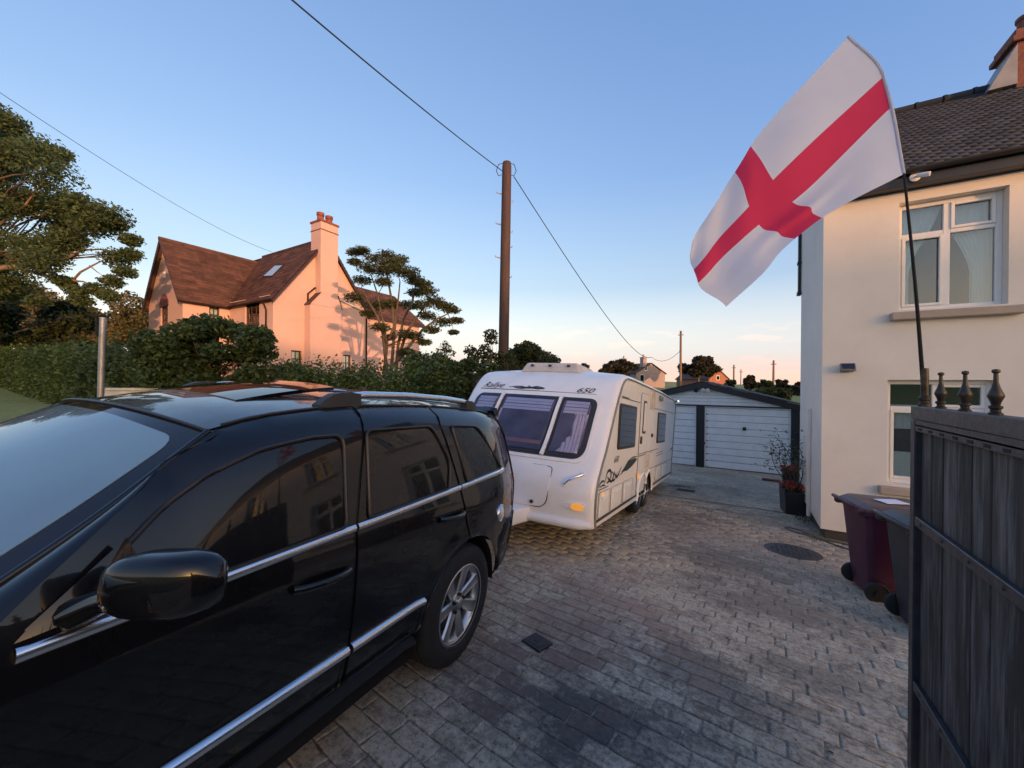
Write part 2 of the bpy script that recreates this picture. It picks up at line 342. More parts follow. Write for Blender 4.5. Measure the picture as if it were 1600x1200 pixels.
def pavermat(name, joint=False, apron=False):
    m, n, l, b = NT(name); g = n.new('ShaderNodeNewGeometry'); p = g.outputs['Position']; oi = n.new('ShaderNodeObjectInfo')
    r = math2(n, l, 'FRACT', math2(n, l, 'ADD', g.outputs['Random Per Island'], oi.outputs['Random']), 0.0)
    t1 = noise(n, l, 1.1, 7, p, 0.65, 0.6); t2 = noise(n, l, 16, 8, p, 0.75); t3 = noise(n, l, 0.55, 4, p, 0.6); t4 = noise(n, l, 120, 3, p, 0.7)
    # brushed wear across the drive
    mp2 = n.new('ShaderNodeMapping'); mp2.inputs['Rotation'].default_value = (0, 0, math.radians(8)); mp2.inputs['Scale'].default_value = (2.0, 9.0, 2.0); l.new(p, mp2.inputs[0])
    t5 = noise(n, l, 1.6, 7, mp2.outputs[0], 0.72, 0.3)
    lo, hi = (0.43, 0.352, 0.248), (0.62, 0.518, 0.375)
    if joint: lo, hi = (0.13, 0.11, 0.085), (0.25, 0.215, 0.165)
    c = mixc(n, l, mrange(n, l, t1.outputs[0], 0.3, 0.7), lo, hi)
    if not apron: c = mixc(n, l, math2(n, l, 'MULTIPLY', r, 0.45), c, (0.40, 0.34, 0.265))
    c = mixc(n, l, mrange(n, l, t2.outputs[0], 0.52, 0.72, 0, 0.75), c, (0.58, 0.52, 0.44))
    c = mixc(n, l, mrange(n, l, t2.outputs[0], 0.46, 0.30, 0, 0.65), c, (0.13, 0.115, 0.095))
    c = mixc(n, l, mrange(n, l, t5.outputs[0], 0.55, 0.75, 0, 0.55), c, (0.58, 0.52, 0.44))
    c = mixc(n, l, mrange(n, l, t5.outputs[0], 0.45, 0.28, 0, 0.55), c, (0.16, 0.142, 0.118))
    t6 = noise(n, l, 5.5, 9, p, 0.8, 0.4); c = mixc(n, l, mrange(n, l, t6.outputs[0], 0.50, 0.60, 0, 0.62), c, (0.185, 0.16, 0.128))
    t7 = noise(n, l, 38, 6, p, 0.8); c = mixc(n, l, mrange(n, l, t7.outputs[0], 0.53, 0.62, 0, 0.65), c, (0.64, 0.55, 0.43)); c = mixc(n, l, mrange(n, l, t7.outputs[0], 0.47, 0.38, 0, 0.75), c, (0.13, 0.112, 0.09))
    def blob(x, y, rx, ry, a, col, lo_=0.35):
        nonlocal c
        q = n.new('ShaderNodeMapping'); q.vector_type = 'TEXTURE'; q.inputs['Location'].default_value = (x, y, 0); q.inputs['Rotation'].default_value = (0, 0, math.radians(-6)); q.inputs['Scale'].default_value = (rx, ry, 99); l.new(p, q.inputs[0])
        ln = n.new('ShaderNodeVectorMath'); ln.operation = 'LENGTH'; l.new(q.outputs[0], ln.inputs[0])
        d = math2(n, l, 'ADD', ln.outputs['Value'], math2(n, l, 'MULTIPLY', math2(n, l, 'SUBTRACT', t1.outputs[0], 0.5), 2.4))
        d = math2(n, l, 'ADD', d, math2(n, l, 'MULTIPLY', math2(n, l, 'SUBTRACT', t2.outputs[0], 0.5), 2.4)); d = math2(n, l, 'ADD', d, math2(n, l, 'MULTIPLY', math2(n, l, 'SUBTRACT', r, 0.5), 0.0 if apron else 0.7))
        c = mixc(n, l, mrange(n, l, d, 1.15, lo_, 0, a * (.35 if joint else 1)), c, col)
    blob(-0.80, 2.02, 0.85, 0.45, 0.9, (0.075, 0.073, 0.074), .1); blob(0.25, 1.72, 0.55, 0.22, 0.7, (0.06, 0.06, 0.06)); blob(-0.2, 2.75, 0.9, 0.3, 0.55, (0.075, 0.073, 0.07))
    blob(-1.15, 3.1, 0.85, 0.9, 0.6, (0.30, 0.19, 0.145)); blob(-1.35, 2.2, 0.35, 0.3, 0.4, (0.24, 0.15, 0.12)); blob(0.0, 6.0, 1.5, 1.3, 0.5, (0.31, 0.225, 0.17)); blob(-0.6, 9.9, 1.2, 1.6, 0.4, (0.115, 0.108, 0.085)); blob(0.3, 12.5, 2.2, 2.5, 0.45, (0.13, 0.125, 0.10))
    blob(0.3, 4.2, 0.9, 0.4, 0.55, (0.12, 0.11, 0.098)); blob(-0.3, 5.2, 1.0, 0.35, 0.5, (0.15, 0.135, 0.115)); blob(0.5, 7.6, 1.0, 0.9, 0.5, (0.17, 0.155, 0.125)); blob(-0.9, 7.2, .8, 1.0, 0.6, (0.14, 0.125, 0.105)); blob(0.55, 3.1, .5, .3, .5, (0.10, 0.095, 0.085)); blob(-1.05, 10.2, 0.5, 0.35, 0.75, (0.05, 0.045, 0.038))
    l.new(c, b.inputs['Base Color']); b.inputs['Roughness'].default_value = 0.9; b.inputs['Specular IOR Level'].default_value = 0.15
    l.new(mrange(n, l, t2.outputs[0], 0.3, 0.7, 0.8, 0.98), b.inputs['Roughness'])
    h = math2(n, l, 'ADD', math2(n, l, 'MULTIPLY', t2.outputs[0], 1.0), math2(n, l, 'MULTIPLY', t4.outputs[0], 0.25)); addbump(n, l, b, h, 0.40, 0.006); return m
M['paver'] = pavermat('stamped pavers'); M['joint'] = pavermat('paver joints', True); M['apron'] = pavermat('worn concrete', False, True)
M['asphalt'] = pm('asphalt', (0.055, 0.055, 0.056), 0.85, bump=0.6, bscale=150, var=0.25)

CRN = pchip([-60, -12, 0, 2.4, 4.7, 7.2, 40], [14.0, 14.5, 14.4, 14.25, 13.3, 12.2, 12.3])  # crest heights of the added ridge, set by where its shadow should end
def terrain(x, y):
    x = np.asarray(x, float); y = np.asarray(y, float)
    rise = sstep(17, 80, y) * 2.7
    near = GD(np.maximum(x, -4.7), y) - 0.07 + rise
    zl = 0.12 + 0.045 * np.maximum(0, -6 - x) + 0.30 * rise + 0.06 * np.sin(x * 0.31 + y * 0.17) - 0.02 * np.clip(y, 0, 15) * sstep(-30, -8, x)
    w = sstep(-4.9, -7.5, x); z = near * (1 - w) + zl * w
    rd = sstep(0.5, -3.3, y) * (1 - sstep(-9.6, -15, y)) * (1 - sstep(60, 75, np.abs(x))); z = z * (1 - rd) + 0.07 * rd
    mm = (0.88 * x - 0.48 * y); nn = 0.48 * x + 0.88 * y
    cr_ = np.vectorize(CRN)(nn)
    return z + sstep(60, 150, mm) * cr_  # unseen ridge on the sun side, added to keep the drive in shade
ax = np.unique(np.concatenate([np.linspace(-320, -60, 27), np.linspace(-60, -10, 51), np.linspace(-10, 12, 45), np.linspace(12, 70, 30), np.linspace(70, 320, 60)]))
ay = np.unique(np.concatenate([np.linspace(-320, -60, 24), np.linspace(-60, -6, 37), np.linspace(-6, 20, 53), np.linspace(20, 90, 40), np.linspace(90, 700, 30)]))
GX, GY = np.meshgrid(ax, ay); GZ = terrain(GX, GY); nx_, ny_ = len(ax), len(ay)
ii = np.arange((ny_ - 1) * nx_).reshape(ny_ - 1, nx_)[:, :-1].ravel()
ground = obj('ground', np_mesh('ground', np.stack([GX.ravel(), GY.ravel(), GZ.ravel()], 1), np.stack([ii, ii + 1, ii + 1 + nx_, ii + nx_], 1), M['ground']))
ground.data.polygons.foreach_set('use_smooth', [True] * len(ground.data.polygons)); tag(ground, 'gently rolling grass ground around the drive and gardens, with an added shading ridge', None, kind='structure')
def sheet(name, xs, ys, dz, mat, th=0.05):
    X, Y = np.meshgrid(xs, ys); Z = GD(X, Y) + dz; k = len(xs)
    V = np.stack([X.ravel(), Y.ravel(), Z.ravel()], 1); i = np.arange((len(ys) - 1) * k).reshape(len(ys) - 1, k)[:, :-1].ravel()
    return obj(name, np_mesh(name, V, np.stack([i, i + 1, i + 1 + k, i + k], 1), mat))
XS = np.array([-4.7, -3.5, -2.5, -1.4, -0.5, 0.5, 1.5, 3, 6.0])
drive = tag(sheet('driveway', XS, np.linspace(-3.2, 8.72, 25), -0.0075, M['joint']), 'sloping driveway of grey stamped concrete pavers', None, kind='structure')
apron = tag(sheet('concrete_apron', XS[:7], np.linspace(8.72, 14.9, 14), 0.0, M['apron']), 'plain worn concrete in front of the garage', None, kind='structure')
road = MB().box(-60, 60, -9.5, -3.4, 0.10, 0.172).build('road', M['asphalt']); tag(road, 'asphalt road behind the drive entrance', None, kind='structure')
# pavers: running bond turned a few degrees to the drive
BA = math.radians(-5.5); E1 = np.array([math.cos(BA), math.sin(BA)]); E2 = np.array([-math.sin(BA), math.cos(BA)])
BL, BW, JG = 0.245, 0.126, 0.010
def brick_verts(seed):
    r = np.random.default_rng(seed); a, b = (BL - JG) / 2, (BW - JG) / 2; V = []
    c = np.array([[-a, -b], [-a*.33, -b], [a*.33, -b], [a, -b], [a, b], [a*.33, b], [-a*.33, b], [-a, b]]) + r.normal(0, 0.0032, (8, 2))
    for k, (ins, z) in enumerate(((0, -0.022), (0.000, -0.0045), (0.0045, 0.0))):
        for i, q in enumerate(c):
            s = np.sign(c[i]) * ins * (1.35 if i in (0, 3, 4, 7) else 1); s[0] = s[0] if i in (0, 3, 4, 7) else 0
            V.append((*(q - s), z + (r.normal(0, 0.0005) if k == 2 else 0)))
    return np.array(V)
BF = [tuple(8 * k + i for i in (j, (j + 1) % 8)) + tuple(8 * (k + 1) + i for i in ((j + 1) % 8, j)) for k in range(2) for j in range(8)] + [tuple(16 + i for i in range(8))]
BQ = [f for f in BF[:-1]] + [(16, 17, 22, 23), (17, 18, 21, 22), (18, 19, 20, 21)]
cells = []
for j in range(-12, 76):
    o_ = (j % 2) * 0.5 + 0.13 * math.sin(j * 2.3)
    for i in range(-24, 18):
        q = E1 * ((i + o_) * BL) + E2 * (j * BW) + np.array([0.02, 0.0])
        if -4.55 < q[0] < 2.4 and -0.9 < q[1] < 8.62 and (q[1] < 7.0 or q[0] < 0.95): cells.append(q)
inv = np.array(CM.to_3x3().transposed())
def px_of(p):
    q = inv @ (np.asarray(p, float) - np.array([0, 0, H])); return 800 + F * q[0] / -q[2], 600 - F * q[1] / -q[2], -q[2]
keyed = []
for q in cells:
    u, v, d = px_of((q[0], q[1], float(GD(q[0], q[1]))))
    show = d > 0.3 and -40 < u < 1425 and v < 1230 and q[0] > -1.85
    keyed.append((d if show else 1e3 + d, tuple(q)))
keyed.sort()
variants = []
for s in range(8):
    me = bpy.data.meshes.new('paver'); me.from_pydata([tuple(v) for v in brick_verts(s)], [], BQ); me.materials.append(M['paver']); variants.append(me)
tilt = math.atan(SL)
for k, (d, q) in enumerate(keyed[:300]):
    o = obj('paver', variants[(k * 5 + int(q[0] * 40)) % 8], drive)
    o.location = (q[0], q[1], float(GD(q[0], q[1])) + random.gauss(0, 0.0005)); o.rotation_euler = (-tilt + random.gauss(0, .0015), (0.03 if q[0] < -1.4 else 0) + random.gauss(0, .0015), BA + random.gauss(0, 0.010))
BV = [brick_verts(s) for s in range(8)]; VV = []; FF = []
for k, (d, q) in enumerate(keyed[300:]):
    v = BV[k % 8].copy(); a = BA + random.gauss(0, .008); c_, s_ = math.cos(a), math.sin(a)
    x = q[0] + v[:, 0] * c_ - v[:, 1] * s_; y = q[1] + v[:, 0] * s_ + v[:, 1] * c_
    FF.append(np.array(BQ) + 24 * k); VV.append(np.stack([x, y, GD(x, y) + v[:, 2] + random.gauss(0, .0003)], 1))
tag(obj('paving', np_mesh('paving', np.concatenate(VV), np.concatenate(FF), M['paver']), drive), kind='stuff')

# ------------------------------------------------------------------ house on the right
M['render'] = pm('cream render', (0.735, 0.69, 0.625), 0.85, var=0.05, scale=1.2, bump=0.35, bscale=130, dirt=0.16, dirtcol=(0.36, 0.32, 0.28))
M['render_side'] = M['render']
M['upvc'] = pm('white frame', (0.78, 0.77, 0.75), 0.35, var=0.04)
M['slate'] = pm('roof slate', (0.033, 0.040, 0.053), 0.85, spec=.2, var=0.25, scale=3, bump=0.3, bscale=40, island=0.25, dirt=0.4, dirtcol=(0.07, 0.07, 0.055))
M['fascia'] = pm('dark fascia', (0.012, 0.013, 0.018), 0.4, var=0.2)
M['stone'] = pm('painted sill', (0.40, 0.33, 0.27), 0.8, var=0.12, bump=0.3)
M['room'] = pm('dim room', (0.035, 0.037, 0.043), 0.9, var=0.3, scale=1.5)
M['lace'] = pm('lace curtain', (0.95, 0.96, 0.96), 0.9, var=0.05, scale=10, stretch=(12, 12, 1))
M['winglass'] = glass('window glass', (0.82, 0.88, 0.88), 1.5, base=0.05)
M['brick_red'] = pm('red brick', (0.17, 0.065, 0.05), 0.85, var=0.35, scale=18, bump=0.5, bscale=60)
M['lead'] = pm('lead flashing', (0.24, 0.25, 0.27), 0.55, var=0.15)
M['plastic_white'] = pm('white plastic', (0.72, 0.71, 0.70), 0.4, var=0.05)
def wall_holes(mb, a0, a1, z0, z1, holes, front, back, axis='y'):
    """wall in the plane axis=front, solid back to axis=back, with openings cut through (a0, a1, z0, z1)"""
    A = sorted({a0, a1, *[h[0] for h in holes], *[h[1] for h in holes]}); Z = sorted({z0, z1, *[h[2] for h in holes], *[h[3] for h in holes]})
    def P(a, d, z): return (a, d, z) if axis == 'y' else (d, a, z)
    def inside(i, j):
        if i < 0 or j < 0 or i >= len(A) - 1 or j >= len(Z) - 1: return False
        ca, cz = (A[i] + A[i + 1]) / 2, (Z[j] + Z[j + 1]) / 2
        return not any(h[0] < ca < h[1] and h[2] < cz < h[3] for h in holes)
    for i in range(len(A) - 1):
        for j in range(len(Z) - 1):
            if not inside(i, j): continue
            q = [(A[i], Z[j]), (A[i + 1], Z[j]), (A[i + 1], Z[j + 1]), (A[i], Z[j + 1])]
            mb.add([P(a, front, z) for a, z in q], [(0, 1, 2, 3)]); mb.add([P(a, back, z) for a, z in q], [(3, 2, 1, 0)])
            for (di, dj, e) in ((-1, 0, (3, 0)), (1, 0, (1, 2)), (0, -1, (0, 1)), (0, 1, (2, 3))):
                if not inside(i + di, j + dj):
                    (aa, za), (ab, zb) = q[e[0]], q[e[1]]; mb.add([P(aa, front, za), P(ab, front, zb), P(ab, back, zb), P(aa, back, za)], [(0, 1, 2, 3)])
def curtain(name, x0, x1, z0, z1, y, mat, parent, waves=9, amp=0.012, pull=None, seed=0):
    r = random.Random(seed); nx, nz_ = waves * 6, 12; V = []; Fc = []
    for j in range(nz_ + 1):
        t = j / nz_; z = z0 + (z1 - z0) * t
        a, b = (pull(t) if pull else (0, 1))
        for i in range(nx + 1):
            u = i / nx; xx = x0 + (x1 - x0) * (a + (b - a) * u)
            V.append((xx, y + amp * math.sin(u * waves * 2 * math.pi + 0.6 * math.sin(t * 3 + seed)) * (1 - .4 * t), z))
    for j in range(nz_):
        for i in range(nx): k = j * (nx + 1) + i; Fc.append((k, k + 1, k + nx + 2, k + nx + 1))
    me = bpy.data.meshes.new(name); me.from_pydata(V, [], Fc); me.materials.append(mat); me.polygons.foreach_set('use_smooth', [True] * len(Fc)); return obj(name, me, parent)
def window(house, x0, x1, z0, z1, y, mull=(0.5,), transom=None, fw=0.06, mat=None, depth=0.06, gmat=None, sash=True):
    mat = mat or M['upvc']; f = MB(); b = 0.006
    f.box(x0, x0 + fw, y, y + depth, z0, z1, b); f.box(x1 - fw, x1, y, y + depth, z0, z1, b)
    f.box(x0 + fw, x1 - fw, y + .002, y + depth, z0, z0 + fw, b); f.box(x0 + fw, x1 - fw, y + .002, y + depth, z1 - fw, z1, b)
    xs = [x0 + fw] ; 
    for m in mull:
        c = x0 + (x1 - x0) * m; f.box(c - fw * .55, c + fw * .55, y + .003, y + depth, z0 + fw, z1 - fw, b); xs += [c - fw * .55, c + fw * .55]
    xs.append(x1 - fw); cellsx = [(xs[2 * i], xs[2 * i + 1]) for i in range(len(xs) // 2)]
    rows = [(z0 + fw, z1 - fw)]
    if transom:
        zt = transom; rows = [(z0 + fw, zt - fw * .45), (zt + fw * .45, z1 - fw)]
        for a, c in cellsx: f.box(a, c, y + .004, y + depth, zt - fw * .45, zt + fw * .45, b)
    w = f.build('window', mat, house)
    for i, (a, c) in enumerate(cellsx):
        for j, (za, zb) in enumerate(rows):
            if sash and (i + j) % 2 == 0:
                s = MB(); k = fw * .6
                s.box(a, a + k, y - .012, y + .03, za, zb, .005); s.box(c - k, c, y - .012, y + .03, za, zb, .005); s.box(a + k, c - k, y - .011, y + .03, za, za + k, .005); s.box(a + k, c - k, y - .011, y + .03, zb - k, zb, .005)
                s.build('casement', mat, w)
            MB().box(a - .004, c + .004, y + depth * .55, y + depth * .55 + .006, za - .004, zb + .004).build('pane', gmat or M['winglass'], w)
    return w
HX, HY = 1.089, 7.156
house = empty('house', (HX, HY, -0.594)); tag(house, 'cream rendered house with dark slate roof beside the drive', 'house')
house_off = Vector((HX, HY, -0.594))
def HP(mb): 
    mb.v = [tuple(Vector(v) - house_off) for v in mb.v]; return mb
wins = [(1.90, 2.885, 2.665, 4.125), (1.80, 2.81, 0.30, 1.725)]
for xx in (4.9, 8.0): wins += [(xx, xx + .985, 2.665, 4.125), (xx - .1, xx + 1.0, 0.30, 1.725)]
mb = MB(); wall_holes(mb, HX, 11.5, -0.46, 4.27, wins, HY, HY + 0.30); HP(mb).build('wall', M['render'], house)
mb = MB(); mb.add([(HX, HY + .301, -0.46), (HX, 9.34, -0.46), (HX, 9.34, 6.35), (HX, HY + .301, 4.44), (HX + .3, HY + .301, -0.46), (HX + .3, 9.34, -0.46), (HX + .3, 9.34, 6.35), (HX + .3, HY + .301, 4.44)],
    [(0, 3, 2, 1), (4, 5, 6, 7), (0, 1, 5, 4), (1, 2, 6, 5), (2, 3, 7, 6), (3, 0, 4, 7)]); mb.add([(HX + .002, HY, 4.27), (HX + .3, HY, 4.27), (HX + .3, HY + .3, 4.27), (HX + .002, HY + .3, 4.27), (HX + .002, HY + .3, 4.42), (HX + .3, HY + .3, 4.42)], [(0, 1, 2, 3), (0, 4, 3), (1, 2, 5), (0, 1, 5, 4), (3, 4, 5, 2)])
HP(mb).build('gable_wall', M['render'], house)
mb = MB(); mb.box(1.75, 11.5, 9.341, 11.8, -0.8, 4.3); HP(mb).build('rear_wall', M['render'], house)
mb = MB(); mb.box(HX + .06, 11.4, HY + .05, 9.2, -0.9, -0.462); HP(mb).build('plinth', pm('dark plinth', (0.06, 0.055, 0.05), 0.9), house)  # recessed base in one dark tone
# soffit, fascia, gutter
mb = MB(); mb.box(HX - .12, 11.6, HY - .16, HY + .02, 4.275, 4.30); mb.box(HX - .12, 11.6, HY - .185, HY - .16, 4.27, 4.44, .004); HP(mb).build('fascia', M['fascia'], house)
mb = MB(); gp = [(0.055 * math.cos(math.radians(a)), 0.055 * math.sin(math.radians(a))) for a in range(180, 361, 20)]; gi = [(q[0] * .9, q[1] * .9) for q in gp[::-1]]
MX = Matrix(((0, 0, 1, 0), (1, 0, 0, HY - .245), (0, 1, 0, 4.455), (0, 0, 0, 1))); mb.prism(gp + gi, HX - .15, 11.6, MX); HP(mb).build('gutter', M['fascia'], house, smooth=40)
mb = MB(); mb.box(HX + .02, 11.5, HY - .012, HY + .002, 4.235, 4.268); HP(mb).build('wall_cap', M['plastic_white'], house)
# slates, course by course
RE = Vector((0, HY - .22, 4.45)); RR = Vector((0, 9.46, 6.55)); rl = (RR - RE).length; rdir = (RR - RE).normalized(); rn = Vector((0, -rdir.z, rdir.y))
V = []; Fc = []; rows = 40; g_ = rl / rows
for j in range(rows):
    o0 = (j % 2) * .08
    for i in range(68):
        xa = HX - .17 + i * .16 - o0; xb = xa + .158
        if xb < HX - .17: continue
        xa = max(xa, HX - .17); a = RE + rdir * (j * g_) + rn * (.006 + random.gauss(0, .0008)); c = RE + rdir * ((j + 1.25) * g_) + rn * .003; k = len(V)
        for p, t in ((a, 0), (c, 0), (c, -.004), (a, -.0055)):
            for xq in (xa, xb): q = p + rn * t; V.append((xq, q.y, q.z))
        Fc += [(k, k + 1, k + 3, k + 2), (k + 6, k + 7, k + 1, k), (k, k + 2, k + 4, k + 6), (k + 1, k + 7, k + 5, k + 3)]
V = np.array(V) - np.array(house_off)
tag(obj('slates', np_mesh('slates', V, np.array(Fc), M['slate']), house), kind='stuff')
mb = MB(); mb.add([(HX - .15, RE.y + .03, RE.z), (11.6, RE.y + .03, RE.z), (11.6, RR.y, RR.z - .01), (HX - .15, RR.y, RR.z - .01), (1.6, 11.95, 4.35), (11.6, 11.95, 4.35), (1.6, RR.y, RR.z - .01)], [(0, 1, 2, 3), (6, 2, 5, 4)]); HP(mb).build('roof', M['slate'], house)
for i in range(30):
    mb = MB(); x = HX - .15 + i * .35; mb.tube([(x, 9.46, 6.56), (x + .34, 9.46, 6.56)], [.075, .07], 10); mb.tube([(x, 9.46, 6.56), (x + .04, 9.46, 6.56)], .085, 10)
    if x < 11.4: HP(mb).build('ridge_tile', M['slate'], house, smooth=40)
mb = MB(); mb.box(HX - .055, HX - .005, 9.30, 9.40, 3.42, 4.6, .008); mb.box(HX - .07, HX - .002, 9.28, 9.42, 3.40, 3.47, .008); mb.box(HX - .068, HX - .002, 9.29, 9.41, 4.0, 4.06, .008); HP(mb).build('bargeboard_end', M['fascia'], house)
mb = MB(); mb.box(HX - .05, HX, 8.02, 8.10, -0.55, 1.25, .01); HP(mb).build('pipe_casing', M['render'], house)
# windows
w = window(house, 0, 1, 0, 1, 0) if False else None
def hwin(x0, x1, z0, z1, up, seed):
    y = HY + .13; w = window(house, x0 - HX, x1 - HX, z0 + .594, z1 + .594, y - HY, transom=(z1 - .43 + .594) if up else (z1 - .39 + .594), mull=(.5,))
    w.name = 'window'
    s = MB(); s.box(x0 - .09 - HX, x1 + .11 - HX, -.10, .13, z0 - .135 + .594, z0 - .03 + .594, .012); s.build('sill', M['stone'], w)
    bx0, bx1 = x0 + .02 - HX, x1 - .02 - HX
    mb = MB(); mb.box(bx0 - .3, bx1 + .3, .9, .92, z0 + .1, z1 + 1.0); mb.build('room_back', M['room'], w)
    if up:
        curtain('curtain', bx0, bx1, z0 + .594, z1 + .594, .27, M['lace'], w, 8, .014, lambda t: (0, .16 + .32 * sstep(.35, 1, t)), seed)
        curtain('curtain', bx0, bx1, z0 + .594, z1 + .594, .275, M['lace'], w, 8, .014, lambda t: (1 - .22 - .30 * sstep(.3, 1, t), 1), seed + 1)
    else:
        curtain('curtain', bx0, bx1, z0 + .594 + .02, z0 + .594 + .42, .27, M['lace'], w, 14, .010, None, seed)
        curtain('curtain', bx0, bx1, z0 + .594 + .74, z0 + .594 + 1.08, .275, M['lace'], w, 12, .012, None, seed + 1)
    return w
for i, (a, b_, c, d) in enumerate(wins): hwin(a, b_, c, d, i % 2 == 0, i * 3)
# chimney
mb = MB(); mb.box(3.76, 4.55, 9.2, 9.75, 6.2, 7.05, .01); chim = HP(mb).build('chimney', M['brick_red'], house)
mb = MB(); mb.box(3.70, 4.61, 9.14, 9.81, 7.051, 7.14, .01); mb.box(3.74, 4.57, 9.18, 9.77, 7.141, 7.25, .01); HP(mb).build('corbel', M['brick_red'], chim)
mb = MB(); mb.add([(3.45, 9.15, 6.38), (3.758, 9.15, 6.38), (3.758, 9.15, 7.0), (3.45, 9.78, 6.38), (3.758, 9.78, 6.38), (3.758, 9.78, 7.0)], [(0, 1, 2), (3, 5, 4), (0, 2, 5, 3), (0, 3, 4, 1), (1, 4, 5, 2)]); HP(mb).build('flashing', M['lead'], chim)
mb = MB(); mb.lathe([(.11, 0), (.10, .25), (.12, .27), (.12, .32), (.08, .32), (.08, .05)], 16, Matrix.Translation((3.98, 9.47, 7.25))); mb.lathe([(.11, 0), (.10, .25), (.12, .27), (.12, .32), (.08, .32), (.08, .05)], 16, Matrix.Translation((4.33, 9.47, 7.25))); HP(mb).build('chimney_pot', M['brick_red'], chim, smooth=40)

# security camera and floodlight on the house wall
cc = empty('security_camera', (1.99, HY - .19, 4.36)); tag(cc, 'white bullet security camera under the slate eaves', 'camera')
mb = MB(); mb.lathe([(.055, 0), (.055, .02), (.02, .03)], 16, rotM((0, 0, 1), (0, -1, 0))); mb.tube([(0, -.02, 0), (.01, -.07, -.02), (.03, -.10, -.03)], .013, 8); mb.build('bracket', M['plastic_white'], cc, smooth=40)
mb = MB(); mb.lathe([(.0, 0), (.026, .003), (.029, .015), (.029, .12), (.025, .124), (.024, .11), (0, .11)], 18, rotM((0, 0, 1), (.86, -.45, -.22), (-.01, -.10, -.02))); mb.build('camera_body', M['plastic_white'], cc, smooth=40)
fl = empty('floodlight', (1.36, HY, 1.89)); tag(fl, 'small grey floodlight on the cream wall', 'lamp')
mb = MB(); mb.box(-.03, .03, -.03, 0, -.06, .0, .006); mb.tube([(-.07, -.06, 0), (-.07, -.03, -.05), (.07, -.03, -.05), (.07, -.06, 0)], .007, 6); mb.build('bracket', M['cv_grey'], fl)
TL = Matrix.Translation((0, -.085, .01)) @ Matrix.Rotation(math.radians(-28), 4, 'X'); mb = MB(); mb.box(-.085, .085, -.03, .02, -.055, .055, .008, TL); mb.box(-.06, .06, .02, .04, -.04, .04, .01, TL); mb.build('lamp_housing', M['cv_grey'], fl)
mb = MB(); mb.box(-.07, .07, -.034, -.0305, -.042, .042, 0, TL); mb.build('lens', M['frit'], fl)

# ------------------------------------------------------------------ garage
M['g_white'] = pm('weathered white boards', (0.84, 0.85, 0.87), 0.6, var=0.06, scale=4, dirt=0.22, dirtcol=(0.50, 0.50, 0.50), bump=0.2, bscale=50)
M['navy'] = pm('navy timber', (0.010, 0.013, 0.020), 0.45, var=0.25)
GYF = 14.807; GZ0 = -1.236
gar = empty('garage', (-0.97, GYF, GZ0)); tag(gar, 'white double garage with navy trim at the end of the drive', 'garage')
goff = Vector((-0.97, GYF, GZ0))
def GPt(mb): mb.v = [tuple(Vector(v) - goff) for v in mb.v]; return mb
APX, APZ = -1.0, 1.72; GXR, GXL = 1.77, -3.77; EZ = 1.0
mb = MB(); mb.box(GXL + .1, GXR - .1, GYF + .12, GYF + 6.0, GZ0, .93); GPt(mb).build('wall', M['g_white'], gar)
for (a, b_) in ((-1.19, -0.93), (1.50, 1.71), (-3.71, -3.45)):
    mb = MB(); mb.box(a, b_, GYF - .03, GYF + .118, GZ0, .885, .006); GPt(mb).build('post', M['navy'], gar)
mb = MB(); mb.box(GXL + .06, GXR - .06, GYF - .035, GYF + .118, .886, .925, .004); GPt(mb).build('lintel', M['navy'], gar)
def gdoor(x0, x1):
    mb = MB(); mb.box(x0, x0 + .04, GYF + .02, GYF + .10, GZ0 + .02, .884, .004); mb.box(x1 - .04, x1, GYF + .02, GYF + .10, GZ0 + .02, .884, .004); mb.box(x0 + .04, x1 - .04, GYF + .02, GYF + .10, .844, .884, .004)
    d = GPt(mb).build('door', M['g_white'], gar)
    mb = MB(); mb.box(x0 + .041, x1 - .041, GYF + .095, GYF + .115, GZ0 + .02, .84); GPt(mb).build('door_backing', M['hull'], d)
    n = 9; zz = np.linspace(GZ0 + .025, .838, n + 1)
    for i in range(n):
        mb = MB(); t = random.gauss(0, .004); mb.box(x0 + .045, x1 - .045, GYF + .045 + t, GYF + .09, zz[i] + .006, zz[i + 1] - .006, .010); GPt(mb).build('board', M['g_white'], d)
        mb = MB(); mb.box(x0 + .05, x1 - .05, GYF + .052, GYF + .058, zz[i] - .006, zz[i] + .0062); GPt(mb).build('joint', M['cv_grey'], d)
        for hx in (x0 + .07,):
            mb = MB(); mb.box(hx - .02, hx + .035, GYF + .03, GYF + .05, zz[i] - .02, zz[i] + .02, .004); GPt(mb).build('hinge', M['cv_grey'], d)
    return d
d1 = gdoor(-0.929, 1.499); d2 = gdoor(-3.449, -1.191)
mb = MB(); mb.box(.20, .30, GYF + .015, GYF + .05, .12, .23, .008); mb.tube([(.25, GYF + .02, .2), (.25, GYF - .02, .2), (.25, GYF - .02, .12)], .012, 8); GPt(mb).build('handle', M['black_plastic'], d1)
mb = MB(); mb.box(-2.40, -2.30, GYF + .015, GYF + .05, .12, .23, .008); GPt(mb).build('handle', M['black_plastic'], d2)
mb = MB(); mb.box(-.96, -.90, GYF - .05, GYF - .03, -.42, -.34, .006); GPt(mb).build('reflector', M['red_lens'], gar)
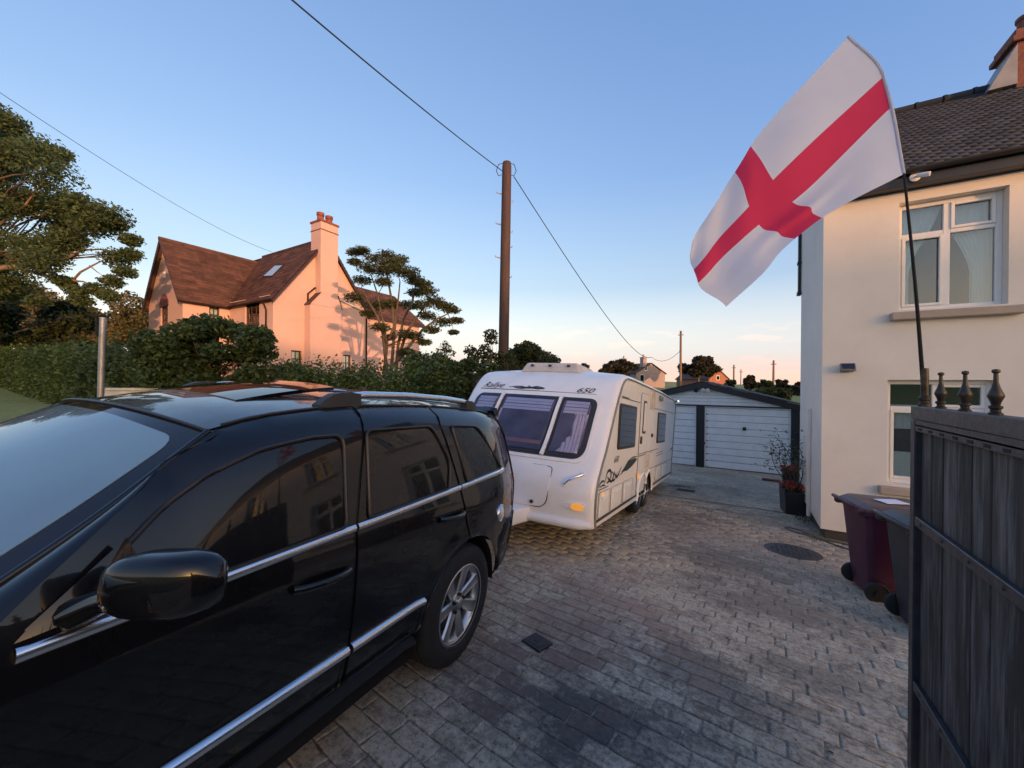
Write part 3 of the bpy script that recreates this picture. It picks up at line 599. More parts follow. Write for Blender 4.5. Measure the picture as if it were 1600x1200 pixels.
# gable boards, clipped to the roof line
def roofz(x): return APZ - .10 - (APZ - EZ) * abs(x - APX) / (GXR - APX)
mb = MB(); mb.add([(GXL + .1, GYF + .06, .926), (GXR - .1, GYF + .06, .926), (APX, GYF + .06, APZ - .1)], [(0, 1, 2)]); GPt(mb).build('gable_backing', M['hull'], gar)
for k in range(6):
    za, zb = .93 + k * .115, .93 + (k + 1) * .115 - .008
    def xr(z): return (GXR - APX) * (APZ - .10 - z) / (APZ - EZ)
    wa, wb = xr(za), max(0.0, xr(zb))
    if wa <= 0.05: break
    mb = MB(); MX = Matrix(((1, 0, 0, 0), (0, 0, -1, GYF + .055), (0, 1, 0, 0), (0, 0, 0, 1)))
    mb.prism([(APX - wa, za), (APX + wa, za), (APX + wb, zb), (APX - wb, zb)] if wb > .01 else [(APX - wa, za), (APX + wa, za), (APX, zb)], 0, .028 + random.gauss(0, .002), MX); GPt(mb).build('board', M['g_white'], gar)
for sgn in (1, -1):
    ex = APX + sgn * (GXR - APX + .02); mb = MB(); V = [(APX, GYF - .10, APZ - .21), (ex, GYF - .10, EZ - .21 + .03), (ex, GYF - .10, EZ), (APX, GYF - .10, APZ)]
    mb.add(V + [(x, y + .07, z) for x, y, z in V], [(0, 1, 2, 3), (7, 6, 5, 4), (0, 4, 5, 1), (1, 5, 6, 2), (2, 6, 7, 3), (3, 7, 4, 0)]); GPt(mb).build('bargeboard', M['navy'], gar)
    mb = MB(); mb.add([(APX, GYF - .12, APZ + .004), (ex + .05 * sgn, GYF - .12, EZ + .0), (ex + .05 * sgn, GYF + 6.1, EZ), (APX, GYF + 6.1, APZ + .004), (APX, GYF - .12, APZ + .03), (ex + .05 * sgn, GYF - .12, EZ + .03), (ex + .05 * sgn, GYF + 6.1, EZ + .03), (APX, GYF + 6.1, APZ + .03)], [(0, 1, 2, 3), (4, 5, 6, 7), (0, 1, 5, 4), (1, 2, 6, 5), (2, 3, 7, 6)]); GPt(mb).build('roof', M['slate'], gar)
mb = MB(); mb.box(1.72, 1.80, GYF - .05, GYF + .11, GZ0, .95, .01); GPt(mb).build('corner_post', M['navy'], gar)
gl_ = empty('twin_floodlight', (-1.0, GYF - .03, 1.47)); tag(gl_, 'twin white floodlight high on the garage gable', 'lamp')
for sx in (-.16, 0.02, .14):
    mb = MB(); mb.lathe([(.03, 0), (.065, .05), (.07, .12), (.05, .125)], 14, rotM((0, 0, 1), (sx * 2, -.8, -.45), (sx, -.03, 0))); mb.build('lamp_head', M['plastic_white'] if sx > 0 else M['black_plastic'], gl_, smooth=40)
mb = MB(); mb.box(-.2, .2, -.03, .01, -.03, .03, .008); mb.build('bracket', M['cv_grey'], gl_)
# ------------------------------------------------------------------ the black car
c_o = Vector((-1.528, 1.966, -0.163)); YC = math.radians(4.46); cb = math.atan(SL)
c_fw = Vector((math.sin(YC) * math.cos(cb), -math.cos(YC) * math.cos(cb), math.sin(cb))); c_rt = Vector((math.cos(YC), math.sin(YC), 0)); c_up = c_rt.cross(-c_fw)
rr_ = 0.038; c_x = (c_rt * math.cos(rr_) - c_up * math.sin(rr_)).normalized(); c_u = (c_up * math.cos(rr_) + c_rt * math.sin(rr_)).normalized()
c_org = c_o - c_x * 0.93
car = empty('car', mat=Matrix(((c_x.x, -c_fw.x, c_u.x, c_org.x), (c_x.y, -c_fw.y, c_u.y, c_org.y), (c_x.z, -c_fw.z, c_u.z, c_org.z), (0, 0, 0, 1))))
tag(car, 'glossy black SUV with chrome trim hitched to the white caravan', 'car')
XK = pchip([.22, .36, .44, .52, .57, .80, 1.0, 1.08, 1.12, 1.30, 1.48, 1.56, 1.60, 1.63], [.80, .86, .900, .915, .922, .932, .926, .910, .900, .858, .805, .765, .722, .655])
HT = pchip([-1.1, -.7, -.3, .2, .8, 1.2, 1.44, 1.7, 2.0, 2.3, 3.8], [1.585, 1.60, 1.625, 1.635, 1.618, 1.575, 1.515, 1.36, 1.20, 1.12, 1.11])
def hwarp(h, l): return h if h <= 1.1 else 1.1 + (h - 1.1) * .53 / max(.06, HT(l) - 1.1)
def SX(l, h):
    x = XK(min(1.63, hwarp(h, min(l, 1.6))))
    if l < -.3: x -= .35 * (-.3 - l) ** 2
    if l > 2.3: x -= .16 * (l - 2.3) ** 2
    for wl_ in (0, 2.78):
        r = math.hypot(l - wl_, h - .37)
        if h < 1.0: x += .018 * math.exp(-((r - .455) / .05) ** 2)
    return x
def fs(l, h): return (SX(l, h), -l, h)
LR = pchip([.30, .45, .62, .75, .85, .95, 1.12, 1.30, 1.5, 1.60, 1.64], [-.92, -1.00, -1.02, -1.0, -.965, -.945, -.885, -.79, -.69, -.63, -.60])
def arc(l0, r, a0, a1, n=14): return [(l0 + r * math.cos(math.radians(a0 + (a1 - a0) * k / n)), .37 + r * math.sin(math.radians(a0 + (a1 - a0) * k / n))) for k in range(n + 1)]
AR = 0.435
rear_edge = [(LR(h), h) for h in (.42, .5, .6, .7, .8, .9, 1.0, 1.1, 1.2, 1.3, 1.4, 1.5, 1.58)]
gap = .004
TLN = lambda a, b_, n: [(float(l), HT(float(l)) - .005) for l in np.linspace(a, b_, n)]
o_rdoor = [(.93, .40), (.94, .64), (.945, 1.08), (.90, 1.30), (.855, 1.48)] + TLN(.82, .215, 7) + [(.235, 1.52), (.185, 1.36), (.12, 1.16), (.09, 1.04), (.05, .90), (.03, AR + .372)] + [(l, h) for l, h in arc(0, AR, 84, 6, 12)][1:]
o_fdoor = [(1.96, .40), (2.0, .62), (2.02, .95), (1.97, 1.07), (1.86, 1.18), (1.72, 1.305), (1.58, 1.42)] + TLN(1.42, .824, 8) + [(.859, 1.48), (.904, 1.30), (.949, 1.08), (.944, .64), (.934, .40)]
o_quart = [(LR(.42) + .0, .42), (-AR - .01, .40)] + arc(0, AR, 176, 86, 12) + [(.026, AR + .372), (.046, .90), (.086, 1.04), (.116, 1.16), (.181, 1.36), (.231, 1.52)] + TLN(.211, -.60, 8) + rear_edge[::-1]
o_fend = [(1.968, .40)] + [(2.78 - (AR + .01), .40)] + arc(2.78, AR, 176, 4, 20) + [(2.78 + AR + .01, .40), (3.45, .42), (3.55, .55), (3.58, .70), (3.52, .88), (3.2, 1.0), (2.7, 1.06), (2.2, 1.085), (1.985, 1.07), (2.028, .95), (2.008, .62)]
def bar(name, L, hf, w, d, mat, parent, sd=1, sx=None):
    V = []; Fc = []; n = 7
    for l in L:
        for k in range(n):
            a = math.radians(-90 + 180 * k / (n - 1)); h = hf(l) + w / 2 * math.sin(a); V.append((sd * ((sx or SX)(l, hf(l)) + .002 + d * math.cos(a)), -float(l), h))
    for i in range(len(L) - 1):
        for k in range(n - 1): Fc.append((n * i + k, n * i + k + 1, n * i + n + k + 1, n * i + n + k))
    Fc += [tuple(range(n)), tuple(n * (len(L) - 1) + k for k in range(n))]
    return MB().add(V, Fc).build(name, mat, parent, smooth=50)
for sd in (1, -1):
    mi = sd < 0; mk = dict(mirror=mi)
    patch('quarter_panel', o_quart, fs, M['black_paint'], car, .06, .06, 0, .006, 1, **mk)
    patch('fender', o_fend, fs, M['black_paint'], car, .06, .06, 0, .006, 1, **mk)
    dr = patch('rear_door', o_rdoor, fs, M['black_paint'], car, .06, .05, 0, .006, 1, **mk); df = patch('front_door', o_fdoor, fs, M['black_paint'], car, .06, .05, 0, .006, 1, **mk)
    # sill cladding and lower chrome strip
    patch('sill', [(.46, .27), (2.33, .27), (2.32, .396), (.47, .396)], lambda l, h: (SX(l, h) + .002, -l, h), M['hull'], car, .1, .03, 0, .05, 1, **mk)
    for a, b_, pp in ((.445, .930, dr), (.948, 1.97, df)):
        bar('chrome_strip', np.linspace(a, b_, 12), lambda l: .575 - .006 * (l - .95), .042, .022, M['chrome'], pp, sd)
        patch('door_cladding', [(a + .02, .405), (b_ - .01, .405), (b_ - .005, .543), (a + .005, .560)], fs, M['black_paint'], pp, .08, .03, .010, .012, 1, **mk)
    def belt(l): return 1.052 + (1.9 - l) * .0395 + .004 * (1.9 - l) ** 2
    def strip(a, b_, parent, w=.036):
        bar('chrome_strip', np.linspace(a, b_, 14), belt, w, .014, M['chrome'], parent, sd)
    strip(.955, 1.89, df); strip(.112, .942, dr); strip(-.53, .102, car)
    # glass and seals
    def pane(name, out, parent, rr=.05):
        o2 = rpoly(out, rr, 5); g = patch(name, o2, fs, M['car_glass'], parent, .08, .05, .004, .004, 1, **mk)
        pts = [Vector(fs(l, h)) for l, h in o2]; pts = [Vector((p.x + .006, p.y, p.z)) for p in pts]
        if mi: pts = [Vector((-p.x, p.y, p.z)) for p in pts]
        mb = MB(); mb.tube(pts + [pts[0], pts[1]], .0085, 6, caps=False); mb.build('window_seal', M['seal'], g, smooth=60); return g
    pane('window', [(1.00, belt(1.0) + .02), (.975, 1.492), (1.12, 1.487), (1.33, 1.452), (1.50, 1.385), (1.63, 1.295), (1.74, 1.19), (1.83, belt(1.83) + .02)], df, [.03, .05, .02, .04, .04, .04, .03, .03])
    pane('window', [(.235, belt(.235) + .02), (.195, 1.30), (.33, 1.522), (.84, 1.508), (.87, belt(.87) + .02)], dr, [.02, .06, .05, .04, .02])
    pane('quarter_window', [(-.49, belt(-.45) + .022), (-.205, 1.512), (.125, 1.522), (.03, belt(.03) + .02)], car, [.03, .06, .04, .03])
    # handles
    for (a, b_, h0, pp) in ((.99, 1.24, .945, df), (.10, .35, .992, dr)):
        mb = MB(); cup = [(SX(a + .13, h0) + .002, -(a + .125), h0)]
        P = [(SX(l, h0) + .006 + .030 * max(0.0, math.sin(math.pi * t)) ** .7, -l, h0 - .012 + .012 * t) for t, l in [(k / 10, a + (b_ - a) * k / 10) for k in range(11)]]
        if mi: P = [(-p[0], p[1], p[2]) for p in P]
        mb.tube(P, [.016] + [.015] * 9 + [.016], 8, flat=1.0); hd = mb.build('door_handle', M['black_paint'], pp, smooth=50)
        patch('handle_cup', rpoly([(a + .05, h0 - .045), (b_ - .07, h0 - .045), (b_ - .04, h0 + .03), (a + .02, h0 + .03)], .03), fs, M['hull'], hd, .05, .03, .003, .002, 1, **mk)
    # wheel arch liner and lip
    for wl_ in (0, 2.78):
        V = []; Fc = []
        for k in range(19):
            a = math.radians(180 * k / 18)
            for x in (.52, .90): V.append((sd * x, -(wl_ + .437 * math.cos(a)), .37 + .437 * math.sin(a)))
        for k in range(18): Fc.append((2 * k, 2 * k + 1, 2 * k + 3, 2 * k + 2))
        b0 = len(V); V += [(sd * .52, -(wl_ + .437 * math.cos(math.radians(180 * k / 18))), .37 + .437 * math.sin(math.radians(180 * k / 18))) for k in range(19)]; Fc.append(tuple(range(b0, b0 + 19)))
        MB().add(V, Fc).build('arch_liner', M['hull'], car)
    # mirror
    mpts = [(.93, 1.80, 1.115), (.99, 1.775, 1.15), (1.05, 1.75, 1.175)]
    mb = MB(); P = [(sd * x, -l, h) for x, l, h in mpts]; mb.tube(P, [.05, .042, .05], 10, flat=.7)
    mb.add([(sd * x, -l, h) for x, l, h in ((.895, 1.64, 1.10), (.905, 1.90, 1.075), (.90, 1.72, 1.26), (.918, 1.67, 1.11), (.922, 1.87, 1.085), (.905, 1.725, 1.225))], [(3, 4, 5), (0, 3, 5, 2), (1, 2, 5, 4), (0, 1, 4, 3)])
    arm = mb.build('mirror_arm', M['black_paint'], df, smooth=50)
    V = []; Fc = []; n1, n2 = 20, 12        # rounded shell, flat towards the rear
    for i in range(n2 + 1):
        u = i / n2; x = 1.00 + .245 * u; e = (1 - abs(2 * u - 1) ** 3.2) ** .5 if 0 < u < 1 else 0.0
        e = max(e, .02); e = e * (1 if u > .12 else .93)
        lc = 1.765 - .105 * u; hh = .079 * e * (.90 + .1 * u); dd = .075 * e
        for k in range(n1):
            a = 2 * math.pi * k / n1; ca_, sa_ = math.cos(a), math.sin(a)
            pl = (abs(ca_) ** .6) * (1 if ca_ > 0 else -1); ph = (abs(sa_) ** .6) * (1 if sa_ > 0 else -1)
            V.append((sd * x, -(lc + dd * pl * (1.0 if pl > 0 else .55)), 1.160 + .050 + hh * ph - .015 * (1 - u)))
    for i in range(n2):
        for k in range(n1): Fc.append((i * n1 + k, i * n1 + (k + 1) % n1, (i + 1) * n1 + (k + 1) % n1, (i + 1) * n1 + k))
    Fc += [tuple(range(n1)), tuple(n2 * n1 + k for k in range(n1))]
    mb = MB().add(V, Fc); wm = mb.build('wing_mirror', M['black_paint'], df, smooth=70)
    MB().box(sd * 1.03, sd * 1.22, -1.665, -1.655, 1.085, 1.235, .003).build('mirror_glass', M['chrome'], wm) if False else None
    # roof rail
    def rf(l, dx=0, dz=0): return (sd * (.632 + dx), -l, HT(l) + .012 + dz)
    rail = MB(); rail.tube([rf(.80, 0, .035), rf(.72, 0, .045), rf(.4, 0, .048), rf(0, 0, .048), rf(-.24, 0, .045), rf(-.30, 0, .036)], .019, 10, flat=1.0); rb = rail.build('roof_rail', M['chrome'], car, smooth=60)
    for la, lb in ((1.00, .76), (-.26, -.42)):
        mb = MB(); s_ = 1 if la > lb else 1; L = np.linspace(la, lb, 7); T = [.0, .55, .9, 1, 1, 1, .9] if la > .5 else [.95, 1, 1, 1, .85, .5, 0]
        V = []; Fc = []
        for l, t in zip(L, T):
            for dx, dz in ((-.034, -.02), (-.024, .052 * t), (.024, .052 * t), (.034, -.02)): V.append(rf(float(l), dx, dz + .003))
        for i in range(6):
            for k in range(3): Fc.append((4 * i + k, 4 * i + k + 1, 4 * i + 5 + k, 4 * i + 4 + k))
        Fc += [(0, 1, 2, 3), (24, 25, 26, 27)]; mb.add(V, Fc); mb.build('rail_foot', M['black_plastic'], rb, smooth=45)
# inner hull
hs = []; V = []; Fc = []
for l in np.linspace(-.93, 3.45, 30):
    tp = HT(l) - .03 if l < 1.55 else max(.99, HT(l) - .09)
    if l > 1.55: tp = min(tp, max(1.0, 1.50 - (l - 1.44) * .80))
    tp = min(tp, 1.60 if l > -.6 else 1.60 - (-.6 - l) * 1.5)
    a = SX(l, 1.0) - .03; sec = [(.55, .30), (.55, .84), (a, .86), (min(a, SX(l, min(1.3, tp - .02)) - .03), min(1.3, tp - .02)), (.60, tp), (-.60, tp), (-min(a, SX(l, min(1.3, tp - .02)) - .03), min(1.3, tp - .02)), (-a, .86), (-.55, .84), (-.55, .30)]
    for x, h in sec: V.append((x, -l, h))
for i in range(29):
    for k in range(10): Fc.append((10 * i + k, 10 * i + (k + 1) % 10, 10 * (i + 1) + (k + 1) % 10, 10 * (i + 1) + k))
Fc += [tuple(range(10)), tuple(290 + k for k in range(10))]; MB().add(V, Fc).build('body', M['hull'], car)
for sd in (1, -1): MB().box(sd * .545, sd * .86, -2.30, -.48, .30, .86).build('floor_pan', M['hull'], car)
# roof, windscreen, bonnet
HC = lambda l: HT(l) + .055 - (.02 if l < -.4 else 0)
def froof(u, t):
    l = (1.445 + .075 * (1 - u * u)) * (1 - t) + (-.645 - .05 * (1 - u * u)) * t; x = u * .66
    return (x, -l, HT(l) + (.055) * (1 - abs(u) ** 2.4))
patch('roof', [(-1, 0), (1, 0), (1, 1), (-1, 1)], froof, M['black_paint'], car, .1, .05, 0, .008, 1)
for sd in (1, -1):
    L = np.linspace(1.40, -.58, 22); mb = MB(); mb.tube([(sd * .658, -l, HT(l) + .001) for l in L], .007, 6); mb.build('drip_trim', M['seal'], car, smooth=60)
EX = [pchip([0, .5, 1], [.79, .765, .675]), pchip([0, .5, 1], [2.09, 1.79, 1.452]), pchip([0, .5, 1], [1.035, 1.25, 1.508])]
CX = [None, pchip([0, .5, 1], [2.36, 1.99, 1.53]), pchip([0, .5, 1], [1.075, 1.315, 1.565])]
def fws(u, v):
    le, he = EX[1](v), EX[2](v); lc, hc = CX[1](v), CX[2](v); k = 1 - abs(u) ** 2.2
    return (u * EX[0](v), -(le + (lc - le) * k), he + (hc - he) * k)
ws = patch('windscreen', [(-1, 0), (1, 0), (1, 1), (-1, 1)], fws, M['frit'], car, .1, .08, 0, .012, 1)
patch('sky_sheen_glass', rpoly([(-.93, .02), (.93, .02), (.915, .93), (.4, .95), (-.4, .95), (-.915, .93)], [.02, .02, .08, .1, .1, .08]), fws, M['sky_sheen_screen'], ws, .1, .08, .003, .003, 1)
mb = MB(); mb.tube([tuple(Vector(fws(u, 1.0)) + Vector((0, .0, .004))) for u in np.linspace(-1, 1, 25)], .010, 8, flat=.6); mb.build('roof_seal', M['seal'], ws, smooth=60)
for sd in (1, -1):
    mb = MB(); mb.tube([tuple(Vector(fws(sd * 1.0, v)) + Vector((sd * .006, 0, .004))) for v in np.linspace(0, 1, 18)], .012, 8, flat=.8); mb.build('pillar_trim', M['black_paint'], ws, smooth=60)
    # A pillar skin between windscreen and door frame
    DL, DH = pchip([0, .12, .3, .55, .8, 1], [2.04, 1.965, 1.855, 1.715, 1.575, 1.415]), pchip([0, .12, .3, .55, .8, 1], [1.06, 1.073, 1.183, 1.308, 1.423, 1.511])
    V = []; Fc = []; ns = 19
    for k in range(ns):
        s_ = k / (ns - 1); a = Vector(fs(DL(s_), DH(s_))); b_ = Vector(fws(1.0, s_)) + Vector((.004, 0, .0))
        for t in (0, .2, .4, .6, .8, 1):
            q = a.lerp(b_, t); q += Vector((.012, -.004, .010)) * math.sin(math.pi * t) * (1 - .5 * s_); V.append((sd * q.x, q.y, q.z))
    for i in range(ns - 1):
        for k in range(5): Fc.append((6 * i + k, 6 * i + k + 1, 6 * i + 7 + k, 6 * i + 6 + k))
    MB().add(V, Fc).build('pillar', M['black_paint'], car, smooth=80)
# sunroof, tilted open at its rear edge
def fsr(x, l, lift): p = froof(x / .66, .5); return (x, -l, HT(l) + .055 * (1 - abs(x / .66) ** 2.4) + lift)
V = []; Fc = []
for i, l in enumerate(np.linspace(1.22, .72, 8)):
    for x in np.linspace(-.40, .40, 9):
        t = (1.22 - l) / .5; p = fsr(x, l, .004 + .045 * t); V.append(p)
nb = len(V); V += [(p[0], p[1], p[2] - .018) for p in V]
for i in range(7):
    for k in range(8): a = 9 * i + k; Fc += [(a, a + 1, a + 10, a + 9), (nb + a, nb + a + 9, nb + a + 10, nb + a + 1)]
for k in range(8): Fc += [(k, nb + k, nb + k + 1, k + 1), (63 + k, 64 + k, nb + 64 + k, nb + 63 + k)]
for i in range(7): Fc += [(9 * i, 9 * i + 9, nb + 9 * i + 9, nb + 9 * i), (9 * i + 8, nb + 9 * i + 8, nb + 9 * i + 17, 9 * i + 17)]
MB().add(V, Fc).build('sunroof', M['car_glass'], car, smooth=40)
for xx in (-.45, -.3, -.15, .15, .3, .45):
    mb = MB(); mb.tube([fsr(xx, l, .0) for l in np.linspace(.62, -.55, 12)], .008, 6); mb.build('roof_rib', M['black_paint'], car, smooth=60)
def fbon(u, t):
    l = (2.10 + .26 * (1 - u * u)) * (1 - t) + (3.30 + .24 * (1 - u * u)) * t; xe = min(.82, SX(min(l, 3.5), .95) - .08)
    return (u * xe, -l, 1.065 - .10 * max(0.0, t) ** 1.6 + .045 * (1 - u * u))
patch('bonnet', [(-1, 0), (1, 0), (1, 1), (-1, 1)], fbon, M['black_paint'], car, .1, .08, 0, .02, 1)
V = []; Fc = []; HS = [.40, .5, .6, .7, .8, .88, .95]
for h in HS:
    le = 3.56 - .35 * max(0, h - .75) ** 1.2 * 2; xe = SX(3.45, h) + .0
    for u in np.linspace(-1, 1, 15): V.append((u * xe, -(le - .16 * u * u), h))
for i in range(len(HS) - 1):
    for k in range(14): a = 15 * i + k; Fc.append((a, a + 1, a + 16, a + 15))
MB().add(V, Fc).build('front_bumper', M['black_paint'], car, smooth=60)
for k in range(7):
    x = -.33 + k * .11; MB().box(x - .035, x + .035, -3.585, -3.555, .62, .80, .01).build('grille_slot', M['chrome'], car)
for sd in (1, -1):
    mb = MB(); mb.lathe([(0, .04), (.08, .03), (.10, 0), (.10, -.05)], 18, rotM((0, 0, 1), (0, -1, 0), (sd * .58, -3.47, .74))); mb.build('headlight', M['clear_lens'], car, smooth=40)
# tail: hatch, rear glass, bumper, lamps
def frear(u, h):
    l = LR(h); xe = SX(l, min(h, 1.585)) - .001; return (u * xe, -(l - .05 * (1 - u * u)), h)
patch('tailgate', [(-1, .42), (1, .42), (1, 1.59), (-1, 1.59)], frear, M['black_paint'], car, .1, .06, 0, .02, 1)
patch('rear_window', rpoly([(-.84, 1.15), (.84, 1.15), (.80, 1.53), (-.80, 1.53)], .08), frear, M['car_glass'], car, .1, .06, .006, .004, 1)
patch('spoiler', [(-.97, 1.555), (.97, 1.555), (.96, 1.62), (-.96, 1.62)], lambda u, h: (u * .70, -(LR(h) - .07 * (1 - u * u) - .05), h), M['black_paint'], car, .1, .03, .0, .05, 1)
patch('rear_bumper', [(-1, .42), (1, .42), (1, .70), (-1, .70)], lambda u, h: (frear(u, h)[0] * 1.0, frear(u, h)[1] + .035 * (1 - u ** 8), h), M['black_plastic'], car, .1, .05, .002, .03, 1)
patch('bumper_strip', [(-.985, .655), (.985, .655), (.985, .690), (-.985, .690)], lambda u, h: (frear(u, h)[0] * 1.0, frear(u, h)[1] + .035 * (1 - u ** 8), h), M['chrome'], car, .1, .03, .008, .01, 1)
for sd in (1, -1):
    mk = dict(mirror=sd < 0)
    tl = patch('tail_light', [(-.82, .83), (LR(.83) + .0, .83), (LR(.95), .95), (LR(1.09), 1.09), (-.80, 1.09), (-.775, .96)], fs, M['red_lens'], car, .04, .04, .006, .01, 1, **mk)
    patch('tail_light_rear', [(.74, .83), (.985, .83), (.985, 1.09), (.76, 1.09)], frear, M['red_lens'], tl, .06, .05, .006, .01, 1, **mk)
    patch('lit_lamp', [(-.90, .87), (LR(.87) + .003, .87), (LR(.97) + .003, .97), (-.89, .97)], fs, M['lamp_red'], tl, .04, .04, .009, .005, 1, **mk)
    patch('reversing_lens', [(-.86, .76), (LR(.76) + .0, .76), (LR(.828), .828), (-.84, .828)], fs, M['clear_lens'], tl, .04, .04, .006, .008, 1, **mk)
    patch('bumper_corner', [(-.52, .40), (LR(.42), .42), (LR(.62), .62), (LR(.74), .74), (-.62, .735), (-.50, .64), (-.455, .50)], lambda l, h: (SX(l, h) + .004, -l, h), M['black_plastic'], car, .05, .05, .004, .02, 1, **mk)
    patch('corner_strip', [(-.70, .70), (LR(.70), .70), (LR(.74), .742), (-.70, .735)], lambda l, h: (SX(l, h) + .006, -l, h), M['chrome'], car, .05, .05, .008, .01, 1, **mk)
mb = MB(); C_ = (SX(-.36, .88), .36, .88)
ax_ = Vector(fs(-.45, .86)); nn_ = Vector((1, .18, 0)).normalized(); mb.lathe([(0, .012), (.042, .012), (.052, .006), (.057, .010), (.064, .008), (.067, 0), (.067, -.01)], 26, rotM((0, 0, 1), nn_, ax_)); mb.build('fuel_cap', M['chrome'], car, smooth=30)
mb = MB(); mb.tube([(0, 1.0, .42), (0, 1.14, .40), (0, 1.17, .44), (0, 1.17, .48)], .022, 8); mb.lathe([(0, .07), (.018, .065), (.025, .045), (.02, .02), (.015, 0)], 12, Matrix.Translation((0, 1.17, .47))); mb.build('tow_ball', M['hull'], car, smooth=50)
# wheels
tp = [(.235, -.105), (.26, -.118), (.31, -.124), (.345, -.112), (.362, -.095), (.369, -.07), (.369, -.052), (.360, -.050), (.360, -.042), (.369, -.040), (.369, -.006), (.360, -.004), (.360, .004), (.369, .006), (.369, .040), (.360, .042), (.360, .050), (.369, .052), (.369, .07), (.362, .095), (.345, .112), (.31, .124), (.275, .122), (.262, .116), (.256, .118), (.25, .114), (.235, .105)]
m_t = MB().lathe(tp, 48, close=True).mesh('tyre', M['tyre'], 35)
rp = [(.236, -.10), (.22, -.09), (.20, -.02), (.205, .05), (.215, .088), (.222, .094), (.238, .100), (.244, .108), (.246, .112), (.240, .115), (.232, .113)]
m_rim = MB().lathe(rp[::-1], 48, caps=False); 
m_rim = m_rim.mesh('rim', M['alloy'], 35)
spoke = MB()
V = []; zo = .088
for (r, w, z) in ((.040, .030, .070), (.075, .030, .082), (.16, .036, .094), (.222, .043, .100)):
    for s, dz in ((-1, -.012), (-.78, 0), (-.5, -.004), (.5, -.004), (.78, 0), (1, -.012), (1, -.045), (-1, -.045)): V.append((r, s * w, z + dz))
Fc = []
for i in range(3):
    for k in range(8): Fc.append((8 * i + k, 8 * i + (k + 1) % 8, 8 * i + 8 + (k + 1) % 8, 8 * i + 8 + k))
Fc += [tuple(range(8)), tuple(24 + k for k in range(8))]; m_sp = spoke.add(V, Fc).mesh('spoke', M['alloy'], 30)
m_hub = MB().lathe([(.075, .03), (.072, .070), (.060, .080), (.040, .084), (.038, .098), (.03, .104), (0, .106)], 28, caps=False).mesh('hub', M['alloy'], 35)
m_disc = MB().lathe([(.16, .0), (.16, .02), (.05, .02), (.05, .0)], 28, close=True).mesh('brake_disc', M['cv_grey'], 35)
m_bolt = MB().lathe([(.011, 0), (.011, .018), (.006, .022), (0, .022)], 8).mesh('wheel_nut', M['hull'], 35)
m_back = MB().lathe([(0, -.05), (.20, -.05)], 28, caps=False).mesh('barrel', M['hull'])
for sd in (1, -1):
    for wl_ in (0, 2.78):
        R0 = Matrix.Translation((sd * .802, -wl_, .369)) @ Matrix.Rotation(math.radians(90) * sd, 4, 'Y') @ Matrix.Rotation(.22, 4, 'Z')
        w = obj('wheel', m_t, car); w.matrix_local = R0
        r = obj('rim', m_rim, w); obj('hub', m_hub, w); obj('brake_disc', m_disc, w); obj('barrel', m_back, w)
        for k in range(7):
            s = obj('spoke', m_sp, w); s.rotation_euler = (0, 0, 2 * math.pi * k / 7)
        for k in range(5):
            b_ = obj('wheel_nut', m_bolt, w); a = 2 * math.pi * (k + .3) / 5; b_.location = (.056 * math.cos(a), .056 * math.sin(a), .078)
# ------------------------------------------------------------------ the caravan
g_ = .1036; v0 = Vector((-1.357, 4.151, .01)); vx = Vector((1, 0, -.03)).normalized(); vy = Vector((0, 1, -g_)); vy = (vy - vx * vy.dot(vx)).normalized(); vz = vx.cross(vy)
CW = 2.30
cvn = empty('caravan', mat=Matrix(((vx.x, vy.x, vz.x, v0.x), (vx.y, vy.y, vz.y, v0.y), (vx.z, vy.z, vz.z, v0.z), (0, 0, 0, 1))))
tag(cvn, 'white twin axle touring caravan parked behind the black car', 'caravan')
PR = [(0, 0), (-.045, .12), (-.062, .30), (-.06, .39), (-.01, .56), (.24, .90), (.55, 1.41), (.78, 1.715), (.88, 1.80), (.99, 1.855), (1.14, 1.885), (1.6, 1.90), (2.67, 1.91), (4.13, 1.92), (5.6, 1.905), (6.04, 1.875), (6.20, 1.80), (6.27, 1.68), (6.20, 1.2), (6.10, .60), (6.05, .1), (6.04, 0)]
CY = pchip([0, .12, .30, .39, .56, .90, 1.41, 1.715, 1.80, 1.855], [0, -.045, -.062, -.06, -.01, .24, .55, .78, .88, .99])
def bow(z): return .15 * (1 - sstep(1.2, 1.9, z) * .45)
def cfr(x, z):
    u = (x + CW / 2) / (CW / 2); return (x, CY(z) - float(bow(z)) * (1 - u * u), z)
US = [-1, -.985, -.965, -.93, -.85, -.7, -.5, -.25, 0, .25, .5, .7, .85, .93, .965, .985, 1]
V = []; Fc = []; nU = len(US); fine = []
for i in range(len(PR) - 1):
    a, b_ = Vector(PR[i]), Vector(PR[i + 1]); k = 2 if i < 11 else (6 if i in (11, 12, 13, 14) else 2)
    for j in range(k):
        t = j / k; p = a.lerp(b_, t)
        if i < 9: p = Vector((CY(p.y), p.y))
        fine.append(p)
fine.append(Vector(PR[-1]))
for i, p in enumerate(fine):
    a = fine[max(i - 1, 0)]; b_ = fine[min(i + 1, len(fine) - 1)]; t = (b_ - a).normalized(); nrm = Vector((t.y, -t.x)) * -1   # pointing inwards
    inw = Vector((t.y, -t.x))
    for u in US:
        r = max(0, (abs(u) - .93) / .07); dl = .055 * (1 - math.sqrt(max(0, 1 - r * r)))
        crown = 1 - u * u; fr = float(bow(p.y)) if p.x < 1.1 else 0.0
        fr *= 1 - float(sstep(.7, 1.14, p.x)); rf_ = .085 * float(sstep(.75, 1.5, p.x)) * (1 - float(sstep(5.7, 6.2, p.x)))
        rear = .10 * float(sstep(5.9, 6.1, p.x)) if p.x > 5.9 else 0
        y = p.x - fr * crown + rear * crown + inw.x * dl; z = p.y + rf_ * crown + inw.y * dl
        V.append((-CW / 2 + CW / 2 * u, y, z))
